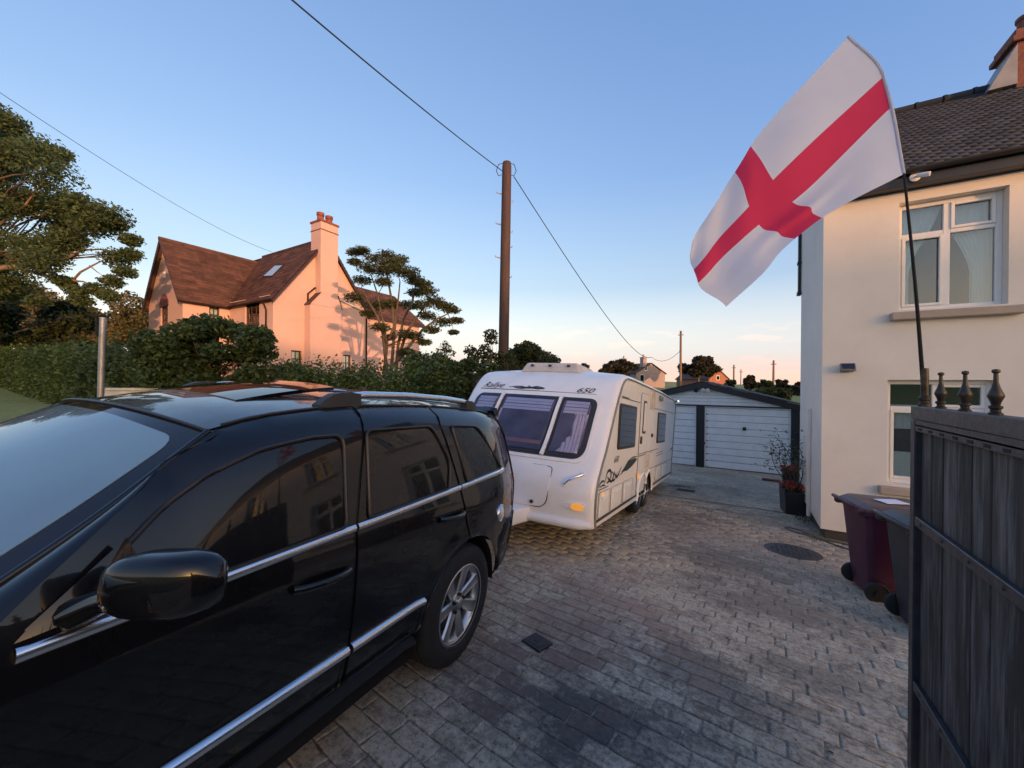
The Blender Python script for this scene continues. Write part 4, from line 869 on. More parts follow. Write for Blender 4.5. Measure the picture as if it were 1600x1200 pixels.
for i in range(len(fine) - 1):
    for k in range(nU - 1): a = nU * i + k; Fc.append((a, a + 1, a + nU + 1, a + nU))
Fc.append(tuple(nU * (len(fine) - 1) + k for k in range(nU)) + tuple(range(nU))[::-1])
body = MB().add(V, Fc).build('body', M['cv_white'], cvn, smooth=35)
WC = [(2.45, .035), (3.05, .035)]; AWR = .335
def arcs():
    out = []
    def A(cy, a0, a1): return [(cy + AWR * math.cos(math.radians(a)), .035 + AWR * math.sin(math.radians(a))) for a in np.linspace(a0, a1, 12)]
    half = .5 * (WC[1][0] - WC[0][0]); cusp = math.degrees(math.acos(half / AWR)); b0 = -math.degrees(math.asin(.035 / AWR))
    return A(WC[1][0], b0, 180 - cusp) + A(WC[0][0], cusp, 180 - b0)[0:]
side_out = [(p.x, p.y) for p in fine]
# inset the outline to the end of the rounded edge
so = []
for i, p in enumerate(fine):
    a = fine[max(i - 1, 0)]; b_ = fine[min(i + 1, len(fine) - 1)]; t = (b_ - a).normalized(); q = p + Vector((t.y, -t.x)) * .055
    so.append((q.x, max(0.0, q.y)))
outl = so + arcs()
for xx, sg in ((0.0, 1), (-CW, -1)):
    me = bpy.data.meshes.new('side_wall'); bm = bmesh.new(); vs = [bm.verts.new((xx, y, z)) for y, z in outl]; f = bm.faces.new(vs); bmesh.ops.triangulate(bm, faces=[f]); bmesh.ops.recalc_face_normals(bm, faces=bm.faces)
    for f in bm.faces:
        if f.normal.x * sg < 0: f.normal_flip()
    bm.to_mesh(me); bm.free(); me.materials.append(M['cv_white']); obj('side_wall', me, cvn)
    mb = MB(); mb.tube([(xx + .002 * sg, y, z) for y, z in so], .016, 8); mb.build('awning_rail', M['cv_grey'], cvn, smooth=60)
    for (wy, wz) in WC:
        Vv = []; Ff = []
        for k in range(17):
            a = math.radians(180 * k / 16)
            for x in (0, -.34): Vv.append((xx + x * sg, wy + (AWR - .001) * math.cos(a), wz + (AWR - .001) * math.sin(a)))
        for k in range(16): Ff.append((2 * k, 2 * k + 1, 2 * k + 3, 2 * k + 2))
        MB().add(Vv, Ff).build('wheel_box', M['hull'], cvn)
        # moulded arch lip
        mb = MB(); lo, hi = (0, 180)
        cusp = math.degrees(math.acos(.30 / AWR)); lo, hi = (-6, 180 - cusp) if wy > 2.7 else (cusp, 186)
        mb.tube([(xx + .010 * sg, wy + (AWR + .018) * math.cos(math.radians(a)), wz + (AWR + .018) * math.sin(math.radians(a))) for a in np.linspace(lo, hi, 18)], .030, 8, flat=.6); mb.build('wheel_arch', M['cv_white'], cvn, smooth=60)
mb = MB(); mb.box(-CW + .35, -.35, .3, 5.9, -.02, .06); mb.box(-CW + .5, -CW + .56, .5, 5.8, -.12, -.02); mb.box(-.56, -.5, .5, 5.8, -.12, -.02); mb.tube([(-.1, 2.45, .03), (-CW + .1, 2.45, .03)], .03, 8); mb.tube([(-.1, 3.05, .03), (-CW + .1, 3.05, .03)], .03, 8); mb.build('chassis', M['hull'], cvn)
def sbox(name, y0, y1, z0, z1, mat, parent=None, t=.012, b=.004, x=0.0):
    mb = MB(); mb.box(x + .001, x + t, y0, y1, z0, z1, b); return mb.build(name, mat, parent or cvn)
# side details (the side towards the drive)
sbox('skirt_strip', .03, 2.10, .070, .100, M['cv_trim'], t=.014); sbox('skirt_strip', 3.40, 6.02, .070, .100, M['cv_trim'], t=.014)
sbox('trim_line', .0, .47, .425, .435, M['decal'], t=.004); sbox('trim_line', 2.0, 2.15, .40, .41, M['decal'], t=.004); sbox('trim_line', 2.80, 6.0, .408, .418, M['decal'], t=.004)
sbox('trim_line', .85, 2.10, 1.545, 1.557, M['decal'], t=.004); sbox('trim_line', 3.30, 6.2, 1.52, 1.532, M['decal'], t=.004); sbox('awning_badge', .86, 1.25, 1.558, 1.578, M['cv_grey'], t=.006)
def swin(y0, y1, z0, z1):
    w = patch('window', rrect(y0, y1, z0, z1, .05), lambda y, z: (0, y, z), M['cv_trim'], cvn, 9, 9, .016, .016, 1)
    patch('pane', rrect(y0 + .035, y1 - .035, z0 + .035, z1 - .035, .04), lambda y, z: (0, y, z), M['side_pane'], w, 9, 9, .022, .005, 1); return w
M['side_pane'] = pm('grey window', (0.035, 0.042, 0.05), 0.06, spec=0.8, var=0.15)
swin(.76, 1.76, .86, 1.47); swin(3.70, 4.68, .86, 1.47); swin(5.15, 5.5, 1.0, 1.40) if False else None
dw = patch('door', rrect(2.03, 2.62, .11, 1.715, .06), lambda y, z: (0, y, z), M['cv_white'], cvn, 9, 9, .020, .020, 1)
mb = MB(); P = [(.014, y, z) for y, z in rrect(2.03, 2.62, .11, 1.715, .06)]; mb.tube(P + [P[0]], .007, 6, caps=False); mb.build('door_seal', M['cv_grey'], dw, smooth=60)
patch('door_window', rrect(2.20, 2.46, 1.06, 1.60, .05), lambda y, z: (0, y, z), M['cv_trim'], dw, 9, 9, .028, .01, 1); patch('door_pane', rrect(2.235, 2.425, 1.10, 1.565, .04), lambda y, z: (0, y, z), M['blind'], dw, 9, 9, .033, .004, 1)
mb = MB(); mb.box(.021, .045, 2.07, 2.14, .90, 1.02, .008); mb.build('door_handle', M['cv_trim'], dw); mb = MB(); mb.box(.021, .04, 2.07, 2.13, .36, .42, .01); mb.build('door_reflector', M['amber_dim'], dw)
for (y0, y1, z0, z1) in ((2.84, 3.28, 1.50, 1.82), (2.66, 3.02, .39, .73)):
    v = sbox('vent', y0, y1, z0, z1, M['cv_vent'], t=.014)
    for k in range(7): sbox('louvre', y0 + .03, y1 - .03, z0 + .03 + k * (z1 - z0 - .05) / 7, z0 + .03 + k * (z1 - z0 - .05) / 7 + .018, M['cv_vent'], v, t=.022)
def locker(y0, y1, z0, z1):
    l_ = sbox('locker_door', y0, y1, z0, z1, M['cv_white'], t=.014, b=.008)
    mb = MB(); P = [(.012, y, z) for y, z in rrect(y0, y1, z0, z1, .02)]; mb.tube(P + [P[0]], .004, 5, caps=False); mb.build('locker_seal', M['cv_grey'], l_)
    mb = MB(); c = (y0 + y1) / 2; mb.box(.013, .024, y0 + .06, y1 - .06, z0 + .04, z1 - .05, .006); mb.build('locker_panel', M['cv_white'], l_); mb = MB(); mb.lathe([(.028, 0), (.028, .006), (0, .008)], 12, rotM((0, 0, 1), (1, 0, 0), (.024, c, z1 - .09))); mb.build('lock', M['cv_white'], l_)
for a in ((.08, .50, .11, .40), (.58, 1.12, .11, .40), (1.19, 1.74, .11, .40), (3.72, 4.3, .12, .40), (4.45, 5.1, .12, .40)): locker(*a)
mb = MB(); mb.box(.001, .02, .18, .27, .335, .385, .008); mb.build('side_marker', M['amber_dim'], cvn)
mb = MB(); mb.lathe([(.035, 0), (.035, .02), (.02, .03), (0, .03)], 12, rotM((0, 0, 1), (1, 0, 0), (0, 3.15, 1.02))); mb.build('socket_cover', M['cv_trim'], cvn, smooth=40)
mb = MB(); mb.box(.001, .05, 3.72, 3.98, 1.70, 1.80, .02); mb.build('awning_lamp', M['cv_grey'], cvn)
mb = MB(); mb.tube([(-.01, 6.20, 1.84), (.05, 6.22, 1.85)], .014, 6); mb.build('marker_stalk', M['cv_trim'], cvn); mb = MB(); mb.box(.05, .075, 6.20, 6.25, 1.835, 1.875, .008); mb.build('marker_lamp', M['white_lamp'], cvn)
# swoosh graphics
def poly(name, pts, mat=None, parent=None, x=.0035):
    mb = MB(); n = len(pts); mb.add([(x, y, z) for y, z in pts], [tuple(range(n))]); return mb.build(name, mat or M['decal'], parent or cvn)
poly('swoosh', [(1.06, .545), (1.45, .66), (1.80, .69), (2.02, .672), (1.98, .64), (1.70, .575), (1.40, .535)], M['decal_green'])
poly('swoosh', [(.90, .50), (1.08, .53), (1.42, .675), (1.70, .715), (2.02, .712), (2.02, .698), (1.72, .697), (1.43, .65), (1.12, .52)])
for k in range(3): poly('swoosh', [(2.64, .70 + .028 * k), (3.3 + .7 * (k == 1), .71 + .028 * k), (3.3 + .7 * (k == 1), .722 + .028 * k), (2.64, .712 + .028 * k)]) if k < 2 else None
for k in range(2): poly('swoosh', [(3.72 + .05 * k, .60 + .05 * k), (4.55, .615 + .05 * k), (4.55, .628 + .05 * k), (3.72, .612 + .05 * k)])
poly('swoosh', [(5.4, .62), (6.12, .66), (6.13, .72), (5.8, .67)])
for k in range(2): poly('swoosh', [(2.04, .698 + .03 * k), (2.60, .705 + .03 * k), (2.60, .718 + .03 * k), (2.04, .711 + .03 * k)], x=.0225)
def textmesh(s, size, shear=.3):
    cu = bpy.data.curves.new('t', 'FONT'); cu.body = s; cu.size = size; cu.shear = shear; cu.resolution_u = 4; o = bpy.data.objects.new('t', cu); COL.objects.link(o); dg = bpy.context.evaluated_depsgraph_get()
    me = bpy.data.meshes.new_from_object(o.evaluated_get(dg)); bpy.data.objects.remove(o); bpy.data.curves.remove(cu); return me
def lettering(name, s, size, fn, parent, mat, sx=1.0, shear=.3):
    me = textmesh(s, size, shear)
    bm = bmesh.new(); bm.from_mesh(me); bmesh.ops.triangulate(bm, faces=bm.faces)
    for v in bm.verts: v.co = Vector(fn(v.co.x * sx, v.co.y))
    bm.to_mesh(me); bm.free(); me.materials.clear(); me.materials.append(mat); me.name = name; return obj(name, me, parent)
lettering('lettering', '650', .115, lambda a, b_: (.004, .64 + a, .70 + b_), cvn, M['decal'], 1.35, .45)
# brush emblem on the side: loops and strokes
def stroke(name, pts, w, fn, parent, mat=None):
    P = [Vector((*p, 0)) for p in pts]; V = []; Fc = []
    for i, p in enumerate(P):
        t = (P[min(i + 1, len(P) - 1)] - P[max(i - 1, 0)]).normalized(); nv = Vector((-t.y, t.x, 0)); ww = w * (.25 + .75 * math.sin(math.pi * (i + .5) / len(P)))
        for s in (-1, 1): q = p + nv * ww * s; V.append(fn(q.x, q.y))
    for i in range(len(P) - 1): Fc.append((2 * i, 2 * i + 1, 2 * i + 3, 2 * i + 2))
    return MB().add(V, Fc).build(name, mat or M['decal'], parent)
fsd = lambda y, z: (.0042, y, z)
for pts, w in (([(.02, .44), (.12, .50), (.22, .52), (.30, .50)], .012), ([(.30, .48), (.38, .60), (.50, .62), (.56, .56), (.48, .49), (.38, .48)], .020), ([(.40, .55), (.52, .49), (.62, .48), (.72, .56)], .018), ([(.58, .60), (.68, .55), (.64, .49), (.74, .48), (.86, .56)], .016), ([(.70, .59), (.80, .51), (.90, .52), (1.06, .62)], .018), ([(.10, .46), (.24, .47), (.34, .45)], .010)):
    q = [Vector((*p, 0)) for p in pts]; fine2 = []
    for i in range(len(q) - 1):
        for k in range(4): t = k / 4; p_1 = q[max(i - 1, 0)]; p_2 = q[min(i + 2, len(q) - 1)]; fine2.append(tuple((.5 * ((2 * q[i]) + (q[i + 1] - p_1) * t + (2 * p_1 - 5 * q[i] + 4 * q[i + 1] - p_2) * t * t + (3 * q[i] - p_1 - 3 * q[i + 1] + p_2) * t ** 3))[:2]))
    fine2.append(pts[-1]); stroke('emblem_stroke', fine2, w, fsd, cvn)
# ------- front: recessed window band, panes, blinds, curtains
def fp(name, out, mat, parent, off, th=.004, du=.12, dv=.08): return patch(name, out, cfr, mat, parent, du, dv, off, th, 1)
band = fp('window_band', rpoly([(-2.13, .70), (-.17, .70), (-.17, 1.545), (-2.13, 1.545)], [.14, .14, .12, .12], 6), M['cv_white'], cvn, .012, .02)
fp('band_inner', rpoly([(-2.09, .735), (-.21, .735), (-.21, 1.485), (-2.09, 1.485)], [.14, .14, .12, .12], 6), M['cv_trim'], band, .016, .006)
for x0, x1, lr, nm in ((-2.07, -1.62, (.10, .02), 0), (-1.57, -.72, (.02, .02), 1), (-.67, -.24, (.02, .10), 2)):
    a, b_ = lr; fr_ = fp('window', rpoly([(x0, .755), (x1, .755), (x1, 1.468), (x0, 1.468)], [a, b_, b_, a], 5), M['cv_trim'], cvn, .022, .01)
    ins = .035; fp('interior', rpoly([(x0 + ins, .79), (x1 - ins, .79), (x1 - ins, 1.435), (x0 + ins, 1.435)], [a * .8, b_, b_, a * .8], 5), M['cv_inside'], fr_, .024, .003)
    for k in range(4):
        z = 1.425 - k * .042; fp('blind_fold', [(x0 + ins + .03, z - .034), (x1 - ins - .03, z - .034), (x1 - ins - .03, z), (x0 + ins + .03, z)], M['blind'], fr_, .0275 + .004 * (k % 2), .003)
    if nm == 1: fp('seat_back', [(x0 + .05, .85), (x1 - .05, .85), (x1 - .05, .895), (x0 + .05, .895)], M['cv_seat'], fr_, .027, .002); fp('seat', [(x0 + .05, .80), (x1 - .05, .80), (x1 - .05, .848), (x0 + .05, .848)], M['blind'], fr_, .0262, .002) if False else None
    sgn = -1 if nm == 0 else 1
    if nm != 1:
        xa = x0 + ins + .01 if nm == 0 else x1 - ins - .01
        cur = [(xa, .80), (xa - sgn * .25, .80), (xa - sgn * .21, .90), (xa - sgn * .15, 1.0), (xa - sgn * .14, 1.12), (xa - sgn * .17, 1.27), (xa, 1.27)]
        def cf2(x, z): p = cfr(x, z); k = .006 * math.sin(x * 150 + z * 6); return (p[0], p[1] - .009 - k, p[2])
        patch('curtain', cur if nm == 0 else cur[::-1], cf2, M['net'], fr_, .012, .08, .022, .002, 1)
    else:
        fp('curtain', [(x0 + ins + .005, .80), (x0 + ins + .035, .80), (x0 + ins + .035, 1.27), (x0 + ins + .005, 1.27)], M['net'], fr_, .030, .004)
    fp('pane', rpoly([(x0 + .02, .775), (x1 - .02, .775), (x1 - .02, 1.45), (x0 + .02, 1.45)], [a, b_, b_, a], 5), M['cv_glass'], fr_, .046, 0)
for xm in (-1.595, -.695): fp('window_divider', [(xm - .021, .735), (xm + .021, .735), (xm + .021, 1.485), (xm - .021, 1.485)], M['cv_white'], cvn, .052, .03)
# stripe and names above the windows
fp('stripe', [(-2.12, 1.555), (-.27, 1.545), (-.27, 1.556), (-2.12, 1.566)], M['decal'], cvn, .004, 0)
ftx = lambda x0, z0: (lambda a, b_: tuple(Vector(cfr(x0 + a, z0 + b_)) + Vector((0, -.006, .003))))
lettering('lettering', '650', .10, ftx(-.55, 1.568), cvn, M['decal'], 1.5, .45)
lettering('lettering', 'Rallye', .125, ftx(-2.10, 1.583), cvn, M['decal'], 1.30, .55)
for pts, w in (([(-1.60, 1.60), (-1.45, 1.615), (-1.30, 1.60), (-1.20, 1.61)], .008), ([(-1.50, 1.592), (-1.36, 1.585), (-1.26, 1.605), (-1.12, 1.60)], .012), ([(-1.40, 1.62), (-1.31, 1.595), (-1.22, 1.60), (-1.14, 1.62), (-1.02, 1.605)], .012), ([(-1.28, 1.63), (-1.22, 1.60), (-1.10, 1.59), (-1.0, 1.60)], .010)):
    q = [Vector((*p, 0)) for p in pts]; f3 = []
    for i in range(len(q) - 1):
        for k in range(3): f3.append(tuple(q[i].lerp(q[i + 1], k / 3)[:2]))
    f3.append(pts[-1]); stroke('emblem_stroke', f3, w, lambda x, z: tuple(Vector(cfr(x, z)) + Vector((0, -.006, .003))), cvn)
# front locker lid, lamps, handles, lower moulding
lk = fp('front_locker', rpoly([(-1.78, .17), (-.52, .17), (-.51, .635), (-1.79, .635)], [.14, .14, .05, .05], 6), M['cv_white'], cvn, .008, .01)
P = [tuple(Vector(cfr(x, z)) + Vector((0, -.006, 0))) for x, z in rpoly([(-1.78, .17), (-.52, .17), (-.51, .635), (-1.79, .635)], [.14, .14, .05, .05], 6)]
mb = MB(); mb.tube(P + [P[0]], .006, 5, caps=False); mb.build('locker_seal', M['cv_trim'], lk)
for x in (-.70, -1.6): mb = MB(); mb.lathe([(.022, 0), (.022, .012), (.01, .016), (0, .016)], 12, rotM((0, 0, 1), (0, -1, 0), tuple(Vector(cfr(x, .22)) + Vector((0, -.006, 0))))); mb.build('lock', M['cv_trim'], lk, smooth=40)
poly_m = MB(); 
lettering('lettering', 'S', .075, (lambda a, b_: tuple(Vector(cfr(-1.03 + a, .385 + b_)) + Vector((0, -.012, 0)))), lk, M['decal'], 1.2, .2)
for sx in (0, 1):
    X_ = (lambda x: x) if sx == 0 else (lambda x: -CW - x)
    mb = MB(); pts = [(X_(-.34), .47), (X_(-.29), .52), (X_(-.22), .565), (X_(-.16), .595)]; P = [Vector(cfr(x, z)) + Vector((0, -d, .0)) for (x, z), d in zip(pts, (.005, .05, .05, .005))]; mb.tube(P, .014, 8); hn = mb.build('grab_handle', M['chrome'], cvn, smooth=60)
    mb = MB(); [mb.lathe([(.03, 0), (.028, .008), (0, .010)], 12, rotM((0, 0, 1), (0, -1, .3), tuple(Vector(cfr(x, z)) + Vector((0, -.002, 0))))) for x, z in (pts[0], pts[-1])]; mb.build('handle_base', M['cv_white'], hn, smooth=40)
    bz = patch('lamp_bezel', rpoly([(X_(-.36), .245), (X_(-.22), .19), (X_(-.09), .195), (X_(-.08), .29), (X_(-.22), .295)], .05, 5), cfr, M['cv_white'], cvn, .1, .1, .012, .02, 1)
    el_ = [(X_(-.175) + .072 * math.cos(a), .243 + .036 * math.sin(a)) for a in np.linspace(0, 2 * math.pi, 20, endpoint=False)]
    patch('indicator_lamp', el_ , cfr, M['amber'], bz, .05, .05, .024, .02, 1)
# lower front moulding roll
mb = MB(); P = []
for x in np.linspace(-CW + .02, -.02, 21): u = (x + CW / 2) / (CW / 2); P.append((x, CY(.06) - .15 * (1 - u * u) - .015, .045))
mb.tube(P, [.03] + [.055] * 19 + [.03], 12); mb.build('front_moulding', M['cv_white'], cvn, smooth=60)
# gas locker fairing over the drawbar
V = [(-1.60, -.08, -.03), (-.72, -.08, -.03), (-.72, -.08, .15), (-1.60, -.08, .15), (-1.52, -.80, -.01), (-.78, -.80, -.01), (-.78, -.80, .17), (-1.52, -.80, .17)]
fa_ = MB(); fa_.add(V, [(0, 3, 2, 1), (4, 5, 6, 7), (0, 1, 5, 4), (3, 7, 6, 2), (0, 4, 7, 3), (1, 2, 6, 5)]); fo = fa_.build('hitch_fairing', M['cv_white'], cvn); bmod = fo.modifiers.new('bevel', 'BEVEL'); bmod.width = .03; bmod.segments = 3
for p in fo.data.polygons: p.use_smooth = True
mb = MB(); mb.box(-.9, -.895, -.52, -.45, .08, .14, .002, Matrix.Rotation(0, 4, 'Z')); mb.build('fairing_badge', M['cv_trim'], cvn) if False else None
mb = MB(); mb.tube([(-1.21, -.60, .05), (-1.21, -1.12, .05)], .035, 8); mb.box(-1.25, -1.17, -1.2, -1.0, .01, .10, .02); mb.tube([(-1.05, -.55, .0), (-1.05, -.55, -.22)], .025, 8); mb.lathe([(.09, -.03), (.09, .03)], 16, rotM((0, 0, 1), (1, 0, 0), (-1.05, -.55, -.26))); mb.build('drawbar', M['cv_grey'], cvn, smooth=40)
# roof light
V = []; Fc = []
def roofz_(x, y): u = (x + CW / 2) / (CW / 2); return 1.885 + .085 * (1 - u * u) * float(sstep(.75, 1.5, y))
b0 = [(-1.65, .98), (-.65, .98), (-.65, 1.75), (-1.65, 1.75)]
sk = MB(); sk.add([(x, y, roofz_(x, y) - .02) for x, y in b0] + [(x + (.08 if x < -1.1 else -.08), y + (.06 if y < 1.3 else -.06), 2.035) for x, y in b0], [(0, 3, 2, 1), (4, 5, 6, 7), (0, 1, 5, 4), (1, 2, 6, 5), (2, 3, 7, 6), (3, 0, 4, 7)]); so_ = sk.build('roof_light', M['cv_vent'], cvn); bm_ = so_.modifiers.new('bevel', 'BEVEL'); bm_.width = .03; bm_.segments = 3
for x in (-1.45, -1.15, -.85): mb = MB(); mb.box(x - .025, x + .025, .985, 1.01, 1.97, 2.0, .004); mb.build('roof_light_catch', M['cv_trim'], so_)
sk = MB(); sk.box(-1.1, -.5, 3.4, 4.0, 1.93, 2.05, .03); sk.build('roof_vent', M['cv_white'], cvn); sk = MB(); sk.box(-1.5, -1.1, 5.0, 5.4, 1.94, 2.02, .03); sk.build('roof_vent', M['cv_white'], cvn)
# wheels
tp2 = [(.175, -.08), (.22, -.088), (.27, -.086), (.293, -.075), (.302, -.05), (.302, .05), (.293, .075), (.27, .086), (.22, .088), (.19, .085), (.175, .08)]
m_ct = MB().lathe(tp2, 36, close=True).mesh('tyre', M['tyre'], 35); m_cr = MB().lathe([(.19, .088), (.185, .07), (.16, .04), (.10, .05), (.06, .068), (.03, .07), (0, .07)], 36, caps=False).mesh('wheel_trim', M['alloy'], 35)
m_slot = MB().box(-.045, .045, -.012, .012, 0, .004).mesh('slot', M['hull'])
for xx, sg in ((-.115, 1), (-CW + .115, -1)):
    for (wy, wz) in WC:
        w = obj('wheel', m_ct, cvn); w.matrix_local = Matrix.Translation((xx, wy, wz)) @ Matrix.Rotation(math.radians(90) * sg, 4, 'Y'); obj('wheel_trim', m_cr, w)
        for k in range(9): s = obj('slot', m_slot, w); a = 2 * math.pi * k / 9; s.location = (.13 * math.cos(a), .13 * math.sin(a), .050); s.rotation_euler = (0, 0, a)
# ------------------------------------------------------------------ gate
M['gate_steel'] = pm('painted gate steel', (0.030, 0.033, 0.042), 0.42, var=0.35, scale=14, bump=0.3, bscale=80, dirt=0.5, dirtcol=(0.075, 0.062, 0.05), rvar=.1)
M['gate_wood'] = pm('weathered boards', (0.056, 0.047, 0.042), 0.75, var=0.5, scale=3.2, bump=0.55, bscale=30, stretch=(9, 9, .8), island=.45, dirt=.95, dirtcol=(0.23, 0.215, 0.20), bdist=.003)
M['finial'] = pm('cast iron finial', (0.045, 0.038, 0.032), 0.38, 0.6, var=0.4, scale=30, dirt=.5, dirtcol=(0.13, 0.09, 0.06))
GX0 = .70; gate = empty('gate', (GX0, 2.47, -.14)); tag(gate, 'tall dark boarded gate with spear finials standing open', 'gate')
gof = Vector((GX0, 2.47, -.14))
def GT(mb): mb.v = [tuple(Vector(v) - gof) for v in mb.v]; return mb
YG0, YG1 = -.55, 2.47
mb = MB(); mb.box(.70, .75, YG0, YG1, 1.495, 1.557, .004); GT(mb).build('top_rail', M['gate_steel'], gate)
mb = MB(); mb.box(.70, .75, YG1 - .05, YG1, -.12, 1.494, .004); GT(mb).build('end_stile', M['gate_steel'], gate)
mb = MB(); mb.box(.70, .75, YG0, YG0 + .05, -.05, 1.494, .004); GT(mb).build('end_stile', M['gate_steel'], gate)
mb = MB(); mb.box(.702, .75, YG0 + .05, YG1 - .051, 1.468, 1.474); mb.box(.702, .706, YG0 + .05, YG1 - .051, 1.445, 1.4945); GT(mb).build('angle_strip', M['gate_steel'], gate)
for k in range(22):
    y = YG1 - .10 - k * .105; mb = MB(); mb.box(.7005, .7018, y - .018, y + .018, 1.450, 1.462, 0); GT(mb).build('strip_hole', M['hull'], gate)
for z in (1.04, .295):
    mb = MB(); mb.box(.702, .724, YG0 + .05, YG1 - .051, z - .024, z + .020, .003); GT(mb).build('rail', M['gate_steel'], gate)
    for k in range(14):
        mb = MB(); mb.lathe([(.008, 0), (.007, .004), (0, .006)], 8, rotM((0, 0, 1), (-1, 0, 0), (.702, YG1 - .12 - k * .2, z))); GT(mb).build('bolt', M['gate_steel'], gate)
y = YG1 - .052; k = 0
while y > YG0 + .08:
    w_ = .096 + .018 * random.random(); mb = MB(); t = random.gauss(0, .002); mb.box(.7255 + t, .7455 + t, y - w_ + .0025, y, -.06 - .03 * random.random(), 1.455, .003); GT(mb).build('board', M['gate_wood'], gate); y -= w_; k += 1
fin = [(.020, 0), (.020, .006), (.014, .010), (.014, .018), (.019, .022), (.019, .028), (.012, .032), (.014, .040), (.023, .060), (.021, .068), (.013, .086), (.0075, .104), (.0065, .134), (.011, .137), (.012, .142), (.010, .147), (0, .149)]
m_fin = MB().lathe(fin, 10).mesh('finial', M['finial'], 40)
y = 2.245
while y > -.5:
    o = obj('finial', m_fin, gate); o.scale = (.85, .85, 1); o.location = Vector((.725, y, 1.5565)) - gof; y -= .193
gp_ = empty('gate_post', (.72, -.64, -.05)); tag(gp_, 'dark steel post that the boarded gate hangs on', 'post'); mb = MB(); mb.box(-.06, .06, -.06, .06, -.1, 1.85, .006); mb.build('shaft', M['gate_steel'], gp_); mb = MB(); mb.box(-.07, .07, -.07, .07, 1.851, 1.87, .006); mb.build('cap', M['gate_steel'], gp_)
# ------------------------------------------------------------------ flag on a bent pole
M['pole_dark'] = pm('dark flag pole', (0.014, 0.014, 0.016), 0.6, spec=.2, var=.3)
def flagmat(name, col):
    m = pm(name, col, .8, var=.04, scale=3, bump=.15, bscale=500, bdist=.001); n, l = m.node_tree.nodes, m.node_tree.links; b = n['Principled BSDF']; src = b.inputs['Base Color'].links[0].from_socket
    tr = n.new('ShaderNodeBsdfTranslucent'); l.new(src, tr.inputs[0]); mx = n.new('ShaderNodeMixShader'); mx.inputs[0].default_value = .45; l.new(b.outputs[0], mx.inputs[1]); l.new(tr.outputs[0], mx.inputs[2]); l.new(mx.outputs[0], n['Material Output'].inputs[0]); return m
M['flag_white'] = flagmat('flag white', (.82, .82, .90)); M['flag_red'] = flagmat('flag red', (.80, .040, .115))
UK = [0, .42, .58, 1.0]; VK = [0, .4, .6, 1.0]
CG = [[(1325, 57, 2.00), (1171, 230, 1.97), (1146, 271, 1.96), (1081, 380, 1.86)],
      [(1380, 120, 1.92), (1206, 283, 1.86), (1171, 322, 1.86), (1080, 424, 1.84)],
      [(1393, 167, 1.86), (1234, 318, 1.86), (1189, 349, 1.84), (1084, 446, 1.80)],
      [(1412, 272, 1.76), (1289, 338, 1.72), (1246, 371, 1.72), (1133, 480, 1.70)]]
def cubic(xs, ys, x):       # natural-ish interpolation through four points
    xs = np.array(xs); s = 0
    for i in range(4):
        t = 1.0
        for j in range(4):
            if j != i: t *= (x - xs[j]) / (xs[i] - xs[j])
        s += ys[i] * t
    return s
W3 = [[np.array(at(*CG[j][i])) for i in range(4)] for j in range(4)]
fu = sorted(set(np.round(np.concatenate([np.linspace(0, .42, 19), np.linspace(.42, .58, 9), np.linspace(.58, 1, 19)]), 5))); fv = sorted(set(np.round(np.concatenate([np.linspace(0, .4, 15), np.linspace(.4, .6, 8), np.linspace(.6, 1, 15)]), 5)))
pu = [[[pchip(UK, [W3[j][i][c] for i in range(4)]) for c in range(3)] for j in range(4)]][0]
toC = np.array(at(800, 600, 1.0)) - np.array((0, 0, H))
V = []; Fc = []; mi_ = []
for v in fv:
    for u in fu:
        rows_ = [np.array([pu[j][c](u) for c in range(3)]) for j in range(4)]
        p = np.array([pchip(VK, [rows_[j][c] for j in range(4)])(v) for c in range(3)])
        rip = .030 * math.sin(9 * u + 3.2 * v) * (u ** .6) + .016 * math.sin(21 * u - 7 * v + 1) * u + .010 * math.sin(13 * v + 5 * u) * u
        fold = .035 * math.exp(-((v - .78 - .18 * (u - .5)) / .07) ** 2) * math.exp(-((u - .52) / .25) ** 2)
        p = p + toC * (rip - fold); V.append(tuple(p))
nu = len(fu)
for j in range(len(fv) - 1):
    for i in range(nu - 1):
        Fc.append((j * nu + i, j * nu + i + 1, (j + 1) * nu + i + 1, (j + 1) * nu + i)); cu_, cv_ = (fu[i] + fu[i + 1]) / 2, (fv[j] + fv[j + 1]) / 2
        mi_.append(1 if .42 < cu_ < .58 or .4 < cv_ < .6 else 0)
bp0 = at(1430, 632, 1.745); fbase = Vector((.725, 2.40, 1.557))
flg = empty('flag', fbase); tag(flg, 'white flag with a red cross flying from a bent pole', 'flag')
me = bpy.data.meshes.new('flag_cloth'); me.from_pydata([tuple(Vector(p) - fbase) for p in V], [], Fc); me.materials.append(M['flag_white']); me.materials.append(M['flag_red']); me.polygons.foreach_set('material_index', mi_); me.polygons.foreach_set('use_smooth', [True] * len(Fc)); obj('flag_cloth', me, flg)
hoist = [Vector(V[j * nu]) for j in range(len(fv))][::-1]
lt = at(1415.5, 300, 1.757); lowp = [fbase.lerp(lt, k / 5) + Vector((.004, 0, 0)) * math.sin(math.pi * k / 5) for k in range(6)]
P = [Vector(p) - fbase for p in lowp] + [p - fbase for p in hoist]
mb = MB(); n_ = len(P); mb.tube(P, [max(.0045, .0082 - .0006 * i) if i < 6 else .0045 for i in range(n_)], 10); mb.build('pole', M['pole_dark'], flg, smooth=60)
mb = MB(); mb.lathe([(.022, 0), (.022, .012), (.016, .016), (.016, .026), (.021, .030), (.021, .040), (.014, .046), (.013, .16), (.0118, .17)], 12); mb.build('pole_socket', M['finial'], flg, smooth=40)
mb = MB(); mb.tube([p - fbase for p in hoist], .0075, 6); mb.build('flag_sleeve', M['flag_white'], flg, smooth=60)
